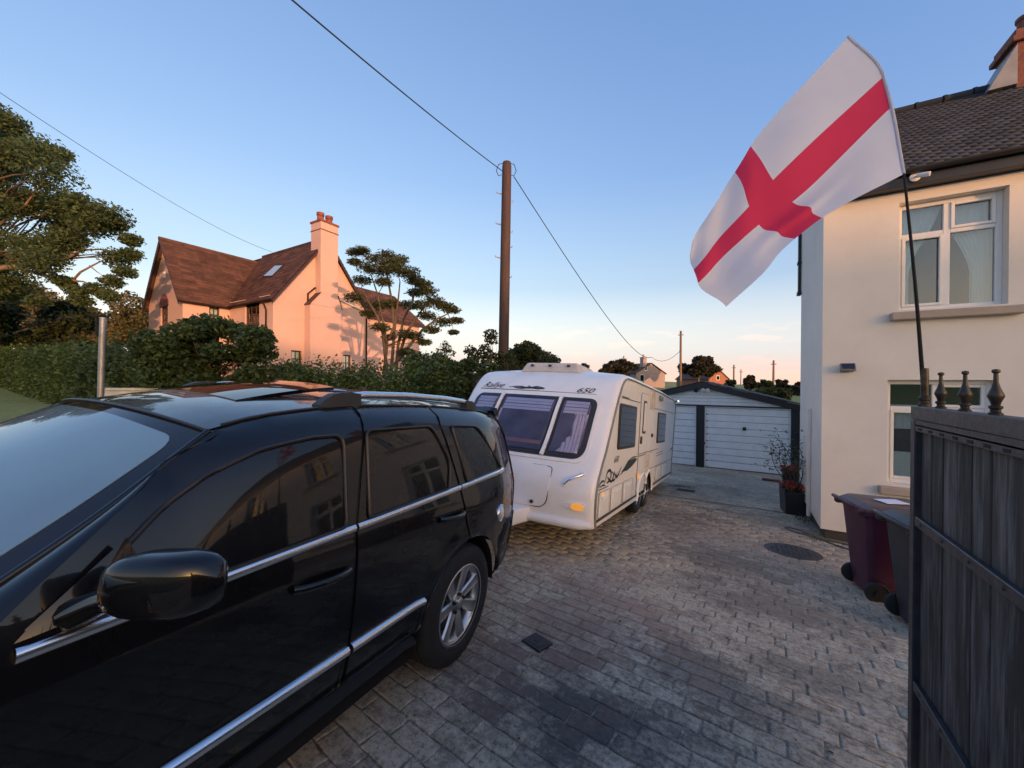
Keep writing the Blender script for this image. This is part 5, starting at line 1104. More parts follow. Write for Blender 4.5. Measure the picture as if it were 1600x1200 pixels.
# ------------------------------------------------------------------ bins
M['bin_red'] = pm('burgundy bin plastic', (0.066, 0.014, 0.042), .42, var=.15, scale=4, bump=.12, bscale=220, dirt=.25, dirtcol=(.12, .09, .09))
M['bin_lid'] = pm('faded bin lid', (0.13, 0.085, 0.075), .5, var=.25, scale=6, dirt=.5, dirtcol=(.20, .17, .15))
M['bin_grey'] = pm('dark grey bin plastic', (0.030, 0.034, 0.043), .42, var=.15, scale=4, bump=.12, bscale=220, dirt=.25, dirtcol=(.08, .08, .08))
M['bin_lid2'] = pm('grey bin lid', (0.045, 0.05, 0.058), .42, var=.25, scale=6, dirt=.4, dirtcol=(.10, .10, .10))
def wbin(name, label, loc, rz, mb_, ml):
    o = empty(name, loc, (0, 0, rz)); tag(o, label, 'bin')       # local: handle and wheels towards -x
    V = []; LV = [(.035, .205, .175, .02), (.22, .225, .19, 0), (.60, .255, .222, 0), (.84, .275, .24, 0)]; Fc = []
    for z, a, b_, f in LV:
        for x, y in rrect(-a, a + .02, -b_, b_, .05, 3): V.append((x, y, z))
    n = 16
    for i in range(3):
        for k in range(n): Fc.append((n * i + k, n * i + (k + 1) % n, n * (i + 1) + (k + 1) % n, n * (i + 1) + k))
    Fc.append(tuple(range(n))[::-1]); b = MB().add(V, Fc); b.box(.05, .20, -.15, .15, .0, .10, .01); b.box(-.20, .20, -.16, .16, .03, .12, .01); b.build('body', mb_, o, smooth=40)
    mb = MB(); R = rrect(-.30, .315, -.262, .262, .05, 3); mb.prism(R, .835, .868); mb.build('rim', mb_, o)
    mb = MB(); R = rrect(-.29, .33, -.268, .268, .05, 3); V = [(x, y, .870) for x, y in R] + [(x, y, .892) for x, y in R] + [(x * .84, y * .82, .918 + .012 * (x < 0)) for x, y in R]; n = len(R)
    Fc = [(n * i + k, n * i + (k + 1) % n, n * (i + 1) + (k + 1) % n, n * (i + 1) + k) for i in range(2) for k in range(n)] + [tuple(range(n))[::-1], tuple(2 * n + k for k in range(n))]; mb.add(V, Fc); mb.build('lid', ml, o, smooth=35)
    mb = MB(); mb.tube([(-.285, -.21, .87), (-.36, -.20, .905), (-.37, -.12, .91), (-.37, .12, .91), (-.36, .20, .905), (-.285, .21, .87)], .017, 8); mb.box(-.34, -.27, -.235, -.17, .83, .89, .01); mb.box(-.34, -.27, .17, .235, .83, .89, .01); mb.build('handle', mb_, o, smooth=50)
    for s in (-1, 1):
        mb = MB(); mb.lathe([(.03, -.022), (.085, -.022), (.098, -.014), (.1, 0), (.098, .014), (.085, .022), (.078, .012), (.03, .012), (.028, .024), (0, .024)], 24, rotM((0, 0, 1), (0, s, 0), (-.175, s * .215, .10))); mb.build('wheel', M['tyre'], o, smooth=35)
    mb = MB(); mb.tube([(-.175, -.23, .10), (-.175, .23, .10)], .011, 8); mb.build('axle', M['cv_grey'], o)
    return o
binA = wbin('wheelie_bin', 'burgundy wheelie bin with white paper on its lid', (1.30, 5.16, GD(1.3, 5.16)), math.radians(13), M['bin_red'], M['bin_lid'])
binB = wbin('wheelie_bin', 'dark grey wheelie bin between burgundy bin and open gate', (1.46, 4.44, GD(1.46, 4.44)), math.radians(12), M['bin_grey'], M['bin_lid2'])
pap = MB(); pap.box(-.11, .11, -.075, .075, 0, .004, 0); po = pap.build('paper', pm('white paper', (.78, .80, .86), .7, var=.04)); tag(po, 'white envelope lying on the burgundy bin lid', 'paper'); po.location = (1.33, 5.14, GD(1.3, 5.16) + .934); po.rotation_euler = (0, .02, .5)
# ------------------------------------------------------------------ covers, hose, plants, bits on the drive
M['iron'] = pm('cast iron', (.05, .048, .045), .6, .3, var=.35, scale=20, bump=.5, bscale=90, dirt=.5, dirtcol=(.11, .10, .085)); M['cover_dark'] = pm('dark plastic cover', (.018, .018, .024), .5, var=.3, dirt=.3, dirtcol=(.06, .055, .05))
TL = Matrix.Rotation(-math.atan(SL), 4, 'X')
mh = MB(); mh.lathe([(.31, -.02), (.31, .003), (.285, .006), (.28, .002), (.27, .004), (0, .005)], 40)
for a in range(-4, 5):
    for c in range(-4, 5):
        if math.hypot(a, c) < 4.3: mh.box(a * .055 - .018, a * .055 + .018, c * .055 - .006, c * .055 + .006, .004, .0085)
o = mh.build('manhole_cover', M['iron'], smooth=30); o.matrix_world = Matrix.Translation((.65, 6.13, GD(.65, 6.13))) @ TL; tag(o, 'round iron manhole cover set in the drive near the house', 'manhole cover')
sq = MB(); sq.box(-.085, .085, -.075, .075, -.02, .010, .004); sq.box(-.06, .06, -.05, .05, .010, .012); sq.box(-.012, .012, -.012, .012, .012, .015)
o = sq.build('drain_cover', M['cover_dark']); o.matrix_world = Matrix.Translation((-1.21, 2.455, GD(-1.21, 2.455) + .004)) @ TL @ Matrix.Rotation(-.28, 4, 'Z'); tag(o, 'small square black cover on the pavers beside the rear wheel', 'drain cover')
sq = MB(); sq.box(-.2, .2, -.16, .16, -.02, .004, .003)
for k in range(5): sq.box(-.17, .17, -.13 + k * .06, -.11 + k * .06, .004, .009)
o = sq.build('drain_cover', M['iron']); o.matrix_world = Matrix.Translation((-.98, 9.64, GD(-.98, 9.64))) @ TL; tag(o, 'iron drain grating on the concrete near the caravan rear', 'drain cover')
hp = [(1.45, 6.93), (1.2, 7.0), (1.0, 7.05), (.80, 7.20), (.70, 7.33), (.68, 7.42), (.76, 7.45), (.86, 7.36), (.98, 7.20), (1.08, 7.0), (1.2, 6.82), (1.35, 6.68), (1.55, 6.60)]
hq = []
for i in range(len(hp) - 1):
    for k in range(4): t = k / 4; hq.append((hp[i][0] * (1 - t) + hp[i + 1][0] * t, hp[i][1] * (1 - t) + hp[i + 1][1] * t))
o = MB().tube([(x, y, GD(x, y) + .012) for x, y in hq], .009, 8).build('garden_hose', pm('brown hose', (.10, .055, .045), .45), smooth=60); tag(o, 'thin brown hose looped on the ground at the house corner', 'hose')
o = MB().box(-.22, .22, -.05, .05, 0, .065, .008).build('red_brick', M['brick_red']); o.matrix_world = Matrix.Translation((.88, 13.05, GD(.88, 13.05))) @ Matrix.Rotation(-.1, 4, 'Z'); tag(o, 'loose red brick lying before the right garage door', 'brick')
# ------------------------------------------------------------------ vegetation tools
M['bark'] = pm('bark', (.10, .075, .055), .9, var=.35, scale=9, bump=.8, bscale=30, stretch=(1, 1, .3))
M['bark_pale'] = pm('pale bark', (.20, .14, .10), .9, var=.3, scale=9, bump=.6, bscale=30)
M['leaf_oak'] = leafmat('oak leaves', (.060, .096, .042), (.155, .225, .10), .45, (.085, .11, .05))
M['leaf_bright'] = leafmat('bright hedge leaves', (.065, .11, .035), (.19, .26, .085), .3)
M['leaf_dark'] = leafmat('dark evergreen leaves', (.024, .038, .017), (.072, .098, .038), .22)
M['leaf_laurel'] = leafmat('laurel leaves', (.044, .075, .028), (.145, .205, .078), .32)
M['leaf_hedge'] = leafmat('hedge leaves', (.045, .075, .025), (.14, .18, .06), .25)
M['leaf_pine'] = leafmat('olive foliage', (.055, .075, .034), (.15, .17, .075), .30, (.080, .075, .036))
M['leaf_wood'] = leafmat('woodland leaves', (.055, .060, .024), (.16, .14, .058), .2, (.10, .075, .034))
M['leaf_far'] = leafmat('far tree leaves', (.022, .022, .016), (.070, .062, .038), .15)
M['leaf_shrub'] = leafmat('shrub leaves', (.035, .050, .018), (.12, .13, .05), .3)
M['flower'] = pm('cream blossom', (.55, .50, .36), .8, var=.1); M['flower_red'] = pm('red petals', (.45, .025, .03), .7, var=.3, scale=30)
def leafquads(C, size, rng, upb=.35, asp=.5, jitter=.45):
    n = len(C); nv = rng.normal(0, 1, (n, 3)); nv[:, 2] = np.abs(nv[:, 2]) + upb; nv /= np.linalg.norm(nv, axis=1)[:, None]
    t = rng.normal(0, 1, (n, 3)); t -= (t * nv).sum(1)[:, None] * nv; t /= np.linalg.norm(t, axis=1)[:, None] + 1e-9; b = np.cross(nv, t)
    s = size * (1 + jitter * (rng.random(n) - .5) * 2); s = s[:, None]
    V = np.stack([C - t * s * .5, C + b * s * asp * .5 + nv * s * .06, C + t * s * .5, C - b * s * asp * .5 + nv * s * .06], 1).reshape(-1, 3)
    return V, np.arange(4 * n).reshape(n, 4)
def cloud(clumps, per, rng, shell=.55):
    out = []
    for (c, r, *k) in clumps:
        n = int(per * (k[0] if k else 1)); d = rng.normal(0, 1, (n, 3)); d /= np.linalg.norm(d, axis=1)[:, None]
        rad = shell + (1 - shell) * rng.random(n) ** .6; rad *= 1 + .22 * np.sin(d[:, 0] * 7 + c[0]) * np.cos(d[:, 2] * 6 + c[1])
        out.append(np.array(c) + d * rad[:, None] * np.array(r))
    return np.concatenate(out)
def foliage(name, C, size, mat, parent, seed=0, **k):
    rng = np.random.default_rng(seed); V, Fq = leafquads(np.asarray(C), size, rng, **k)
    if parent is not None: V = V - np.array(parent.location)
    return obj(name, np_mesh(name, V, Fq, mat), parent)
def limb(mb, a, b, r0, r1, rnd, sag=.08, n=6):
    a, b = Vector(a), Vector(b); L = (b - a).length; pts = []
    j = Vector((rnd.uniform(-1, 1), rnd.uniform(-1, 1), rnd.uniform(-.2, .8))) * L * sag
    for i in range(n + 1):
        t = i / n; pts.append(a.lerp(b, t) + j * math.sin(math.pi * t) + Vector((rnd.uniform(-1, 1), rnd.uniform(-1, 1), rnd.uniform(-1, 1))) * L * .012 * (0 < i < n))
    mb.tube(pts, [r0 + (r1 - r0) * i / n for i in range(n + 1)], 7)
    return pts
def tree(name, label, base, top, clumps, per, leaf, mat, r=.2, seed=1, group=None, bark=None, cat='tree', shell=.55, **k):
    rnd = random.Random(seed); o = empty(name, tuple(base)); tag(o, label, cat, group); b0 = Vector(base)
    mb = MB(); tp_ = limb(mb, (0, 0, -.3), Vector(top) - b0, r, r * .45, rnd, .03)
    for ci, (c, rr2, *_) in enumerate(clumps):
        if ci % max(1, len(clumps) // 26): continue
        s = tp_[rnd.randint(2, len(tp_) - 1)]; e = Vector(c) - b0; limb(mb, s, e, min(.10, r * .28), min(.02, r * .06), rnd, .10)
        for q in range(3): e2 = e + Vector((rnd.uniform(-1, 1) * rr2[0], rnd.uniform(-1, 1) * rr2[1], rnd.uniform(-.6, 1) * rr2[2])) * .8; limb(mb, s.lerp(e, .6), e2, r * .10, r * .03, rnd, .08, 3)
    mb.build('trunk', bark or M['bark'], o, smooth=60)
    rng = np.random.default_rng(seed); foliage('crown', cloud(clumps, per, rng, shell), leaf, mat, o, seed, **k); return o
def hedge(name, label, pts, per_m, leaf, mat, seed=1, cat='hedge', blobs=1.3, **k):
    """pts: (x, y, z0, height, width) along the run"""
    rng = np.random.default_rng(seed); C = []; core = MB(); P = [np.array(p, float) for p in pts]
    for a, b_ in zip(P[:-1], P[1:]):
        L = np.linalg.norm(b_[:2] - a[:2]); n = int(L * per_m); t = rng.random(n)[:, None]; q = a + (b_ - a) * t; d = (b_[:2] - a[:2]) / L; nr = np.array([-d[1], d[0]])
        th = rng.uniform(-.15, math.pi + .15, n); s = q[:, 0] * 1.7 + q[:, 1] * 1.3; hv = 1 + .10 * np.sin(s * 2.1) + .07 * np.sin(s * 5.3 + 1) + .05 * rng.normal(0, 1, n); rad = .80 + .25 * rng.random(n)
        cx = np.sign(np.cos(th)) * np.abs(np.cos(th)) ** .5 * q[:, 4] / 2 * rad * (1 + .1 * np.sin(s * 3.7)); cz = np.clip(np.sin(th), 0, 1) ** .45 * rad * q[:, 3] * hv; low = rng.random(n) < .35; cz = np.where(low, cz * rng.random(n), cz)
        C.append(np.stack([q[:, 0] + nr[0] * cx, q[:, 1] + nr[1] * cx, q[:, 2] + cz], 1))
    o = empty(name, tuple(pts[0][:3])); tag(o, label, cat); b0 = Vector(pts[0][:3]); V = []; Fc = []
    for i, p in enumerate(P):
        d = P[min(i + 1, len(P) - 1)][:2] - P[max(i - 1, 0)][:2]; d /= np.linalg.norm(d); nr = np.array([-d[1], d[0]])
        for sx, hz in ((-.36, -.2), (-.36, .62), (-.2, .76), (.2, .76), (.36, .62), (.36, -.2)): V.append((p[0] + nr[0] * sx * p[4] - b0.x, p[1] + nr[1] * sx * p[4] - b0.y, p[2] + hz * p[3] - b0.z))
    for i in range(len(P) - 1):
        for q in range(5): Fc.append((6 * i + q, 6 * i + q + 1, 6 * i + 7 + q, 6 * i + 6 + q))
    Fc += [tuple(range(6)), tuple(6 * (len(P) - 1) + q for q in range(6))]; MB().add(V, Fc).build('dark_core', M['leaf_dark'], o)  # solid dark core added so light does not leak through the hedge
    foliage('foliage', np.concatenate(C), leaf, mat, o, seed, **k); return o
def inpoly(x, y, P):
    c = False; j = len(P) - 1
    for i in range(len(P)):
        if (P[i][1] > y) != (P[j][1] > y) and x < (P[j][0] - P[i][0]) * (y - P[i][1]) / (P[j][1] - P[i][1]) + P[i][0]: c = not c
        j = i
    return c
def fillclumps(poly_, n, dmin, dmax, r, rnd):
    xs = [p[0] for p in poly_]; ys = [p[1] for p in poly_]; out = []
    while len(out) < n:
        x, y = rnd.uniform(min(xs), max(xs)), rnd.uniform(min(ys), max(ys))
        if inpoly(x, y, poly_): k = rnd.uniform(.7, 1.25); out.append((tuple(at(x, y, rnd.uniform(dmin, dmax))), (r * k, r * k, r * k * .7)))
    return out
def tz(x, y): return float(terrain(x, y))

# ------------------------------------------------------------------ planters
M['planter'] = pm('dark planter', (.018, .021, .028), .5, var=.2); M['soil'] = pm('soil', (.03, .022, .016), .95, bump=.8, bscale=60)
def planter(name, label, x, y, w, h, rz, plant):
    z = float(GD(x, y)); o = empty(name, (x, y, z), (0, 0, rz)); tag(o, label, 'planter')
    mb = MB(); a, b_ = w * .46, w * .5; V = [(-a, -a, 0), (a, -a, 0), (a, a, 0), (-a, a, 0), (-b_, -b_, h), (b_, -b_, h), (b_, b_, h), (-b_, b_, h), (-b_ + .02, -b_ + .02, h), (b_ - .02, -b_ + .02, h), (b_ - .02, b_ - .02, h), (-b_ + .02, b_ - .02, h)]
    mb.add(V, [(0, 1, 5, 4), (1, 2, 6, 5), (2, 3, 7, 6), (3, 0, 4, 7), (4, 5, 9, 8), (5, 6, 10, 9), (6, 7, 11, 10), (7, 4, 8, 11)]); mb.box(-b_ - .01, b_ + .01, -b_ - .012, -b_ - .001, h - .05, h + .004, .003); mb.build('pot', M['planter'], o)
    mb = MB(); mb.box(-b_ + .015, b_ - .015, -b_ + .015, b_ - .015, h - .06, h - .025); mb.build('soil', M['soil'], o)
    rng = np.random.default_rng(int(x * 100)); C = np.stack([rng.uniform(-b_, b_, 260), rng.uniform(-b_, b_, 260), h + rng.uniform(-.02, .12, 260)], 1)
    V, Fq = leafquads(C, .06, rng); obj('leaves', np_mesh('leaves', V, Fq, M['leaf_laurel']), o)
    C = np.stack([rng.uniform(-b_ - .02, b_ + .02, 110), rng.uniform(-b_ - .03, b_, 110), h + rng.uniform(.02, .16, 110)], 1); V, Fq = leafquads(C, .055, rng, asp=.9); obj('flowers', np_mesh('flowers', V, Fq, M['flower_red']), o)
    if plant:
        rnd = random.Random(4); mb = MB(); C = []
        for k in range(7):
            e = (rnd.uniform(-.45, .15), rnd.uniform(-.2, .2), h + rnd.uniform(.5, plant)); pts = limb(mb, (rnd.uniform(-.05, .05), 0, h - .05), e, .010, .004, rnd, .12)
            for p in pts[3:]:
                for q in range(20): C.append((p.x + rnd.gauss(0, .10), p.y + rnd.gauss(0, .09), p.z + rnd.gauss(.02, .04)))
        mb.build('stems', M['bark'], o); V, Fq = leafquads(np.array(C), .065, rng, asp=.35, upb=.8); obj('foliage', np_mesh('foliage', V, Fq, M['leaf_pine']), o)
    return o
planter('planter', 'dark square planter with red flowers and a straggly shrub by the house', .99, 8.85, .46, .42, .12, 1.15)
planter('planter', 'taller pot of red flowers against the house wall behind the planter', 1.02, 9.75, .34, .62, 0, 0)
# ------------------------------------------------------------------ telegraph pole and wires
M['creosote'] = pm('creosoted timber', (.060, .036, .032), .8, var=.35, scale=6, bump=.7, bscale=25, stretch=(4, 4, .3)); M['wire'] = pm('cable', (.02, .02, .022), .6); M['steel'] = pm('galvanised steel', (.35, .35, .36), .45, .7, var=.2)
pb = at(784, 640, 10.0); pt = at(792, 254, 10.0)
tp0 = Vector((pb.x, pb.y, tz(pb.x, pb.y) - .3)); tpl = empty('telegraph_pole', tuple(tp0)); tag(tpl, 'tall brown timber telegraph pole rising behind the caravan', 'pole')
pv = pt - tp0; mb = MB(); mb.tube([(0, 0, 0), pv * .5, pv * .985, pv], [.150, .134, .122, .105], 16); mb.build('shaft', M['creosote'], tpl, smooth=50)
camr = CM.to_3x3() @ Vector((1, 0, 0))
for k, (py, s) in enumerate(((302, -1), (316, 1), (350, -1), (363, 1), (387, 1), (402, -1), (434, 1))):
    c = at(790 - (py - 254) * .021, py, 10.0) - tp0; mb = MB(); q = camr * s; mb.tube([c + q * .10, c + q * .21 + Vector((0, 0, .01)), c + q * .22 + Vector((0, 0, .05))], .012, 6); mb.tube([c + q * .08 + Vector((0, 0, -.03)), c + q * .20 + Vector((0, 0, .005))], .008, 5); mb.build('step', M['steel'], tpl)
for s in (-1, 1):
    c = at(791, 270, 10.0) - tp0; mb = MB(); mb.tube([c + camr * s * .02 + Vector((0, 0, .26)), c + camr * s * .2 + Vector((0, 0, .22)), c + camr * s * .26 + Vector((0, 0, .05)), c + camr * s * .20 + Vector((0, 0, -.08)), c + camr * s * .12 + Vector((0, 0, -.05))], .010, 6); mb.build('cable_loop', M['wire'], tpl)
def wire(name, label, a, b_, sag, r, n=24, taper=1.0):
    a, b_ = Vector(a), Vector(b_); pts = [a.lerp(b_, i / n) - Vector((0, 0, 4 * sag * (i / n) * (1 - i / n))) for i in range(n + 1)]
    o = empty(name, tuple(a)); tag(o, label, 'cable'); MB().tube([p - a for p in pts], [r * (1 + (taper - 1) * i / n) for i in range(n + 1)], 6).build('strand', M['wire'], o, smooth=60); return o
ta = at(786, 268, 10.0); tb = at(803, 276, 10.0)
wire('overhead_cable', 'dark overhead cable running from the pole over the car', ta, at(440, -14, 4.6), .05, .011)
wire('overhead_cable', 'overhead cable sloping from the pole to the far grey house', tb, at(1018, 558, 66), 1.5, .011, 40, 4.0)
wire('overhead_cable', 'thin overhead cable above the big tree to the pink house', at(-40, 118, 7), at(426, 394, 23), .35, .006, 24, 1.6)
wire('overhead_cable', 'low cable between the far grey house and the far pole', at(1018, 558, 66), at(1063, 548, 52), 1.0, .03)
for (px, y0, y1, d, r, lab) in ((1063, 517, 640, 52, .17, 'grey timber pole behind the garage roof beside the round tree'), (1146, 570, 640, 70, .15, 'slim far pole right of the brick gable'), (1157, 577, 640, 80, .10, 'thinnest far pole on the skyline right of the brick gable'), (1208, 563, 640, 55, .15, 'far timber pole among the shrubs nearest the house')):
    a = at(px, y1, d); t = at(px + .8, y0, d); o = empty('far_pole', (a.x, a.y, tz(a.x, a.y))); tag(o, lab, 'pole'); p = t - Vector(o.location); MB().tube([(0, 0, -.3), p], [r, r * .8], 8).build('shaft', M['bark_pale'], o, smooth=60)
    MB().box(p.x - .35, p.x + .35, p.y - .04, p.y + .04, p.z - .6, p.z - .5).build('cross_arm', M['bark_pale'], o)
# ------------------------------------------------------------------ sign post, garden wall, fence on the left
a = at(155, 640, 7.6); t = at(161, 496, 7.6); o = empty('sign_post', (a.x, a.y, tz(a.x, a.y))); tag(o, 'bare grey metal post beside the left hedge', 'post'); q = t - Vector(o.location)
MB().tube([(0, 0, -.2), q * .5, q], .054, 12).build('shaft', M['steel'], o, smooth=50); MB().box(q.x - .085, q.x - .03, q.y - .09, q.y + .0, q.z - .36, q.z - .01, .01).build('bracket', M['hull'], o)
M['gwall'] = pm('white painted wall', (.62, .61, .58), .8, var=.1, bump=.3)
a, b_ = at(165, 606, 8.2), at(262, 606.5, 8.6); z0 = tz(a.x, a.y); gw = empty('garden_wall', (a.x, a.y, z0)); tag(gw, 'low white garden wall behind the car by the post', 'wall'); d_ = b_ - a; L = d_.length; RZ = Matrix.Rotation(math.atan2(d_.y, d_.x), 4, 'Z')
MB().box(0, L, -.1, .1, -.3, a.z - z0 - .06, .0, RZ).build('wall', M['gwall'], gw); MB().box(-.03, L + .03, -.14, .14, a.z - z0 - .059, a.z - z0, .01, RZ).build('coping', M['gwall'], gw)
M['fence'] = pm('stained fence', (.075, .040, .034), .75, var=.3, scale=5, bump=.4, bscale=30, stretch=(6, 6, .7), island=.3)
fn0 = Vector((-5.0, 2.6, tz(-5, 2.6))); fnc = empty('fence', tuple(fn0)); tag(fnc, 'dark reddish boarded fence below the hedge behind the car', 'fence')
for i in range(52):
    y = 2.6 + i * .126; zt = 1.55 - (y - 3.317) * .0943; zb = tz(-5.0, y) - .1; x = -5.0 - .04 * (i % 2); MB().box(x, x + .02, y + .004, y + .122, zb, zt, .003).build('board', M['fence'], fnc).location = -fn0
for i in range(6):
    y = 2.65 + i * 1.25; zt = 1.55 - (y - 3.317) * .0943; MB().box(-4.975, -4.905, y, y + .07, tz(-5, y) - .1, zt + .07, .006).build('post', M['fence'], fnc).location = -fn0
mb = MB(); V = []
for y in (2.6, 9.15): zt = 1.55 - (y - 3.317) * .0943; V += [(-5.06, y, zt - .0), (-4.94, y, zt - .0), (-4.94, y, zt + .025), (-5.06, y, zt + .025)]
mb.add(V, [(0, 1, 2, 3), (4, 5, 6, 7), (0, 1, 5, 4), (1, 2, 6, 5), (2, 3, 7, 6), (3, 0, 4, 7)]); mb.build('capping', M['fence'], fnc).location = -fn0
m_bulb = MB().lathe([(0, -.012), (.011, -.006), (.012, .004), (0, .014)], 8).mesh('bulb', M['plastic_white'], 60)
for i in range(26): y = 2.8 + i * .24; o = obj('bulb', m_bulb, fnc); o.location = Vector((-4.925, y, 1.55 - (y - 3.317) * .0943 - .03)) - fn0
# ------------------------------------------------------------------ the pink house
M['pink'] = pm('pale pink render', (.56, .385, .345), .88, var=.05, scale=.8, bump=.3, bscale=60, dirt=.12, dirtcol=(.45, .34, .28))
M['tile'] = pm('dark red roof tiles', (.080, .038, .032), .8, var=.35, scale=2, bump=.3, bscale=30, island=.35, dirt=.4, dirtcol=(.10, .075, .05)); M['timber'] = pm('dark frames', (.045, .020, .016), .5, var=.2); M['brown_pipe'] = pm('dark pipe', (.03, .018, .016), .9, spec=.1)
M['terracotta'] = pm('terracotta', (.22, .07, .05), .8, var=.25)
ph0 = Vector((-22.0, 11.6, .55)); ph = empty('pink_house', tuple(ph0)); tag(ph, 'pink rendered house with steep dark red roof and tall chimney', 'house')
def PH(mb, name, mat, parent=None, smooth=None): mb.v = [tuple(Vector(v) - ph0) for v in mb.v]; return mb.build(name, mat, parent or ph, smooth)
EZ_ = 6.33; RZ1 = 10.45; RZ2 = 9.95; Y1, Y2 = 11.6, 17.82; YM = (Y1 + Y2) / 2; XG = -22.0; XI = -26.8; XL = -31.7; XM = (XI + XL) / 2; YF = 9.28
# main block gable wall (faces the drive)
g1 = atx(462, 560, XG); g2 = atx(542, 566, XG)
def ghole(px0, py0, px1, py1): a, b_ = atx(px0, py0, XG), atx(px1, py1, XG); return (a.y, b_.y, b_.z, a.z)
H1 = ghole(455, 547, 471, 574); H2 = ghole(536, 554, 548, 580)
mb = MB(); wall_holes(mb, Y1, Y2, -.5, EZ_ - .01, [H1, H2], XG, XG - .35, 'x'); PH(mb, 'gable_wall', M['pink'])
def gable(name, pts, thick, axis):
    mb = MB(); n = len(pts); V = list(pts) + [(x - thick, y, z) if axis == 'x' else (x, y + thick, z) for x, y, z in pts]
    mb.add(V, [tuple(range(n)), tuple(range(n, 2 * n))[::-1]] + [(i, (i + 1) % n, n + (i + 1) % n, n + i) for i in range(n)]); return PH(mb, name, M['pink'])
gable('gable', [(XG, Y1, EZ_ - .01), (XG, Y2, EZ_ - .01), (XG, YM, RZ1 - .12)], .35, 'x')
w1 = aty(383, 468, Y1); w2 = aty(405, 505, Y1); mb = MB(); wall_holes(mb, XI, XG - .351, -.5, EZ_ - .12, [(w1.x, w2.x, w2.z, w1.z)], Y1, Y1 + .3, 'y'); PH(mb, 'wall', M['pink'])
i1 = atx(327, 470, XI); i2 = atx(343, 494, XI); mb = MB(); wall_holes(mb, YF + .301, Y1, -.5, EZ_ - .14, [(i1.y, i2.y, i2.z, i1.z)], XI, XI - .3, 'x'); PH(mb, 'wall', M['pink'])
e1 = aty(251, 464, YF); e2 = aty(262, 500, YF); EH = (e1.x, e2.x, e2.z - .3, EZ_ - .30); mb = MB(); wall_holes(mb, XL, XI, -.5, EZ_ - .12, [EH], YF, YF + .3, 'y'); PH(mb, 'wall', M['pink'])
gable('gable', [(XL, YF, EZ_ - .12), (XI, YF, EZ_ - .12), (XM, YF, RZ2 - .14)], .3, 'y')
mb = MB(); mb.box(XL, XL + .3, YF + .301, 17.0, -.5, EZ_); mb.box(XL + .3, XG - .36, Y2 - .3, Y2, -.5, EZ_); PH(mb, 'rear_wall', M['pink'])
def pwin(a0, a1, z0, z1, d, axis, nv=2, nh=2):
    """small paned timber window set back in its opening"""
    mb = MB(); f = .075
    def B(p0, p1, q0, q1, e0, e1): mb.box(*((p0, p1, d + e0, d + e1) if axis == 'y' else (d - e1, d - e0, p0, p1)), q0, q1, .006)
    B(a0, a0 + f, z0, z1, .08, .16); B(a1 - f, a1, z0, z1, .08, .16); B(a0 + f, a1 - f, z0, z0 + f, .081, .16); B(a0 + f, a1 - f, z1 - f, z1, .081, .16)
    for k in range(1, nv): c = a0 + (a1 - a0) * k / nv; B(c - .02, c + .02, z0 + f, z1 - f, .09, .15)
    for k in range(1, nh): c = z0 + (z1 - z0) * k / nh; B(a0 + f, a1 - f, c - .025, c + .025, .085, .15)
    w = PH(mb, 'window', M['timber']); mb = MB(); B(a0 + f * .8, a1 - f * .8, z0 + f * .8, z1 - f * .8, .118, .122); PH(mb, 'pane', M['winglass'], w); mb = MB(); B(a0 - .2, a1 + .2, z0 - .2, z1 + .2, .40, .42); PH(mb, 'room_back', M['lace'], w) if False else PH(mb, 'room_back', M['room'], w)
    mb = MB(); B(a0 + .05, a1 - .05, z0 + .05, z1 - .05, .20, .21); PH(mb, 'net_curtain', M['lace'], w) if axis == 'x' else None
    mb = MB(); B(a0 - .05, a1 + .05, z0 - .09, z0 - .002, -.06, .10); PH(mb, 'sill', M['timber'], w); return w
pwin(*H1, XG, 'x'); pwin(*H2, XG, 'x'); pwin(w1.x, w2.x, w2.z, w1.z, Y1, 'y', 3, 3); pwin(i1.y, i2.y, i2.z, i1.z, XI, 'x', 2, 2); pwin(*EH, YF, 'y', 2, 3)
# brick arch over the end window
ac = Vector(((EH[0] + EH[1]) / 2, YF, EH[3])); mb = MB(); R_ = (EH[1] - EH[0]) / 2 + .12
mb.prism([(ac.x + R_ * math.cos(math.radians(a)), ac.z + R_ * 1.15 * math.sin(math.radians(a))) for a in range(0, 181, 12)], -.03, .02, Matrix(((1, 0, 0, 0), (0, 0, 1, YF), (0, 1, 0, 0), (0, 0, 0, 1)))); PH(mb, 'brick_arch', M['terracotta'])
mb = MB(); c = aty(258, 430, YF); mb.box(c.x - .13, c.x + .13, YF - .09, YF, c.z - .2, c.z + .2, .03); PH(mb, 'alarm_box', M['plastic_white'])
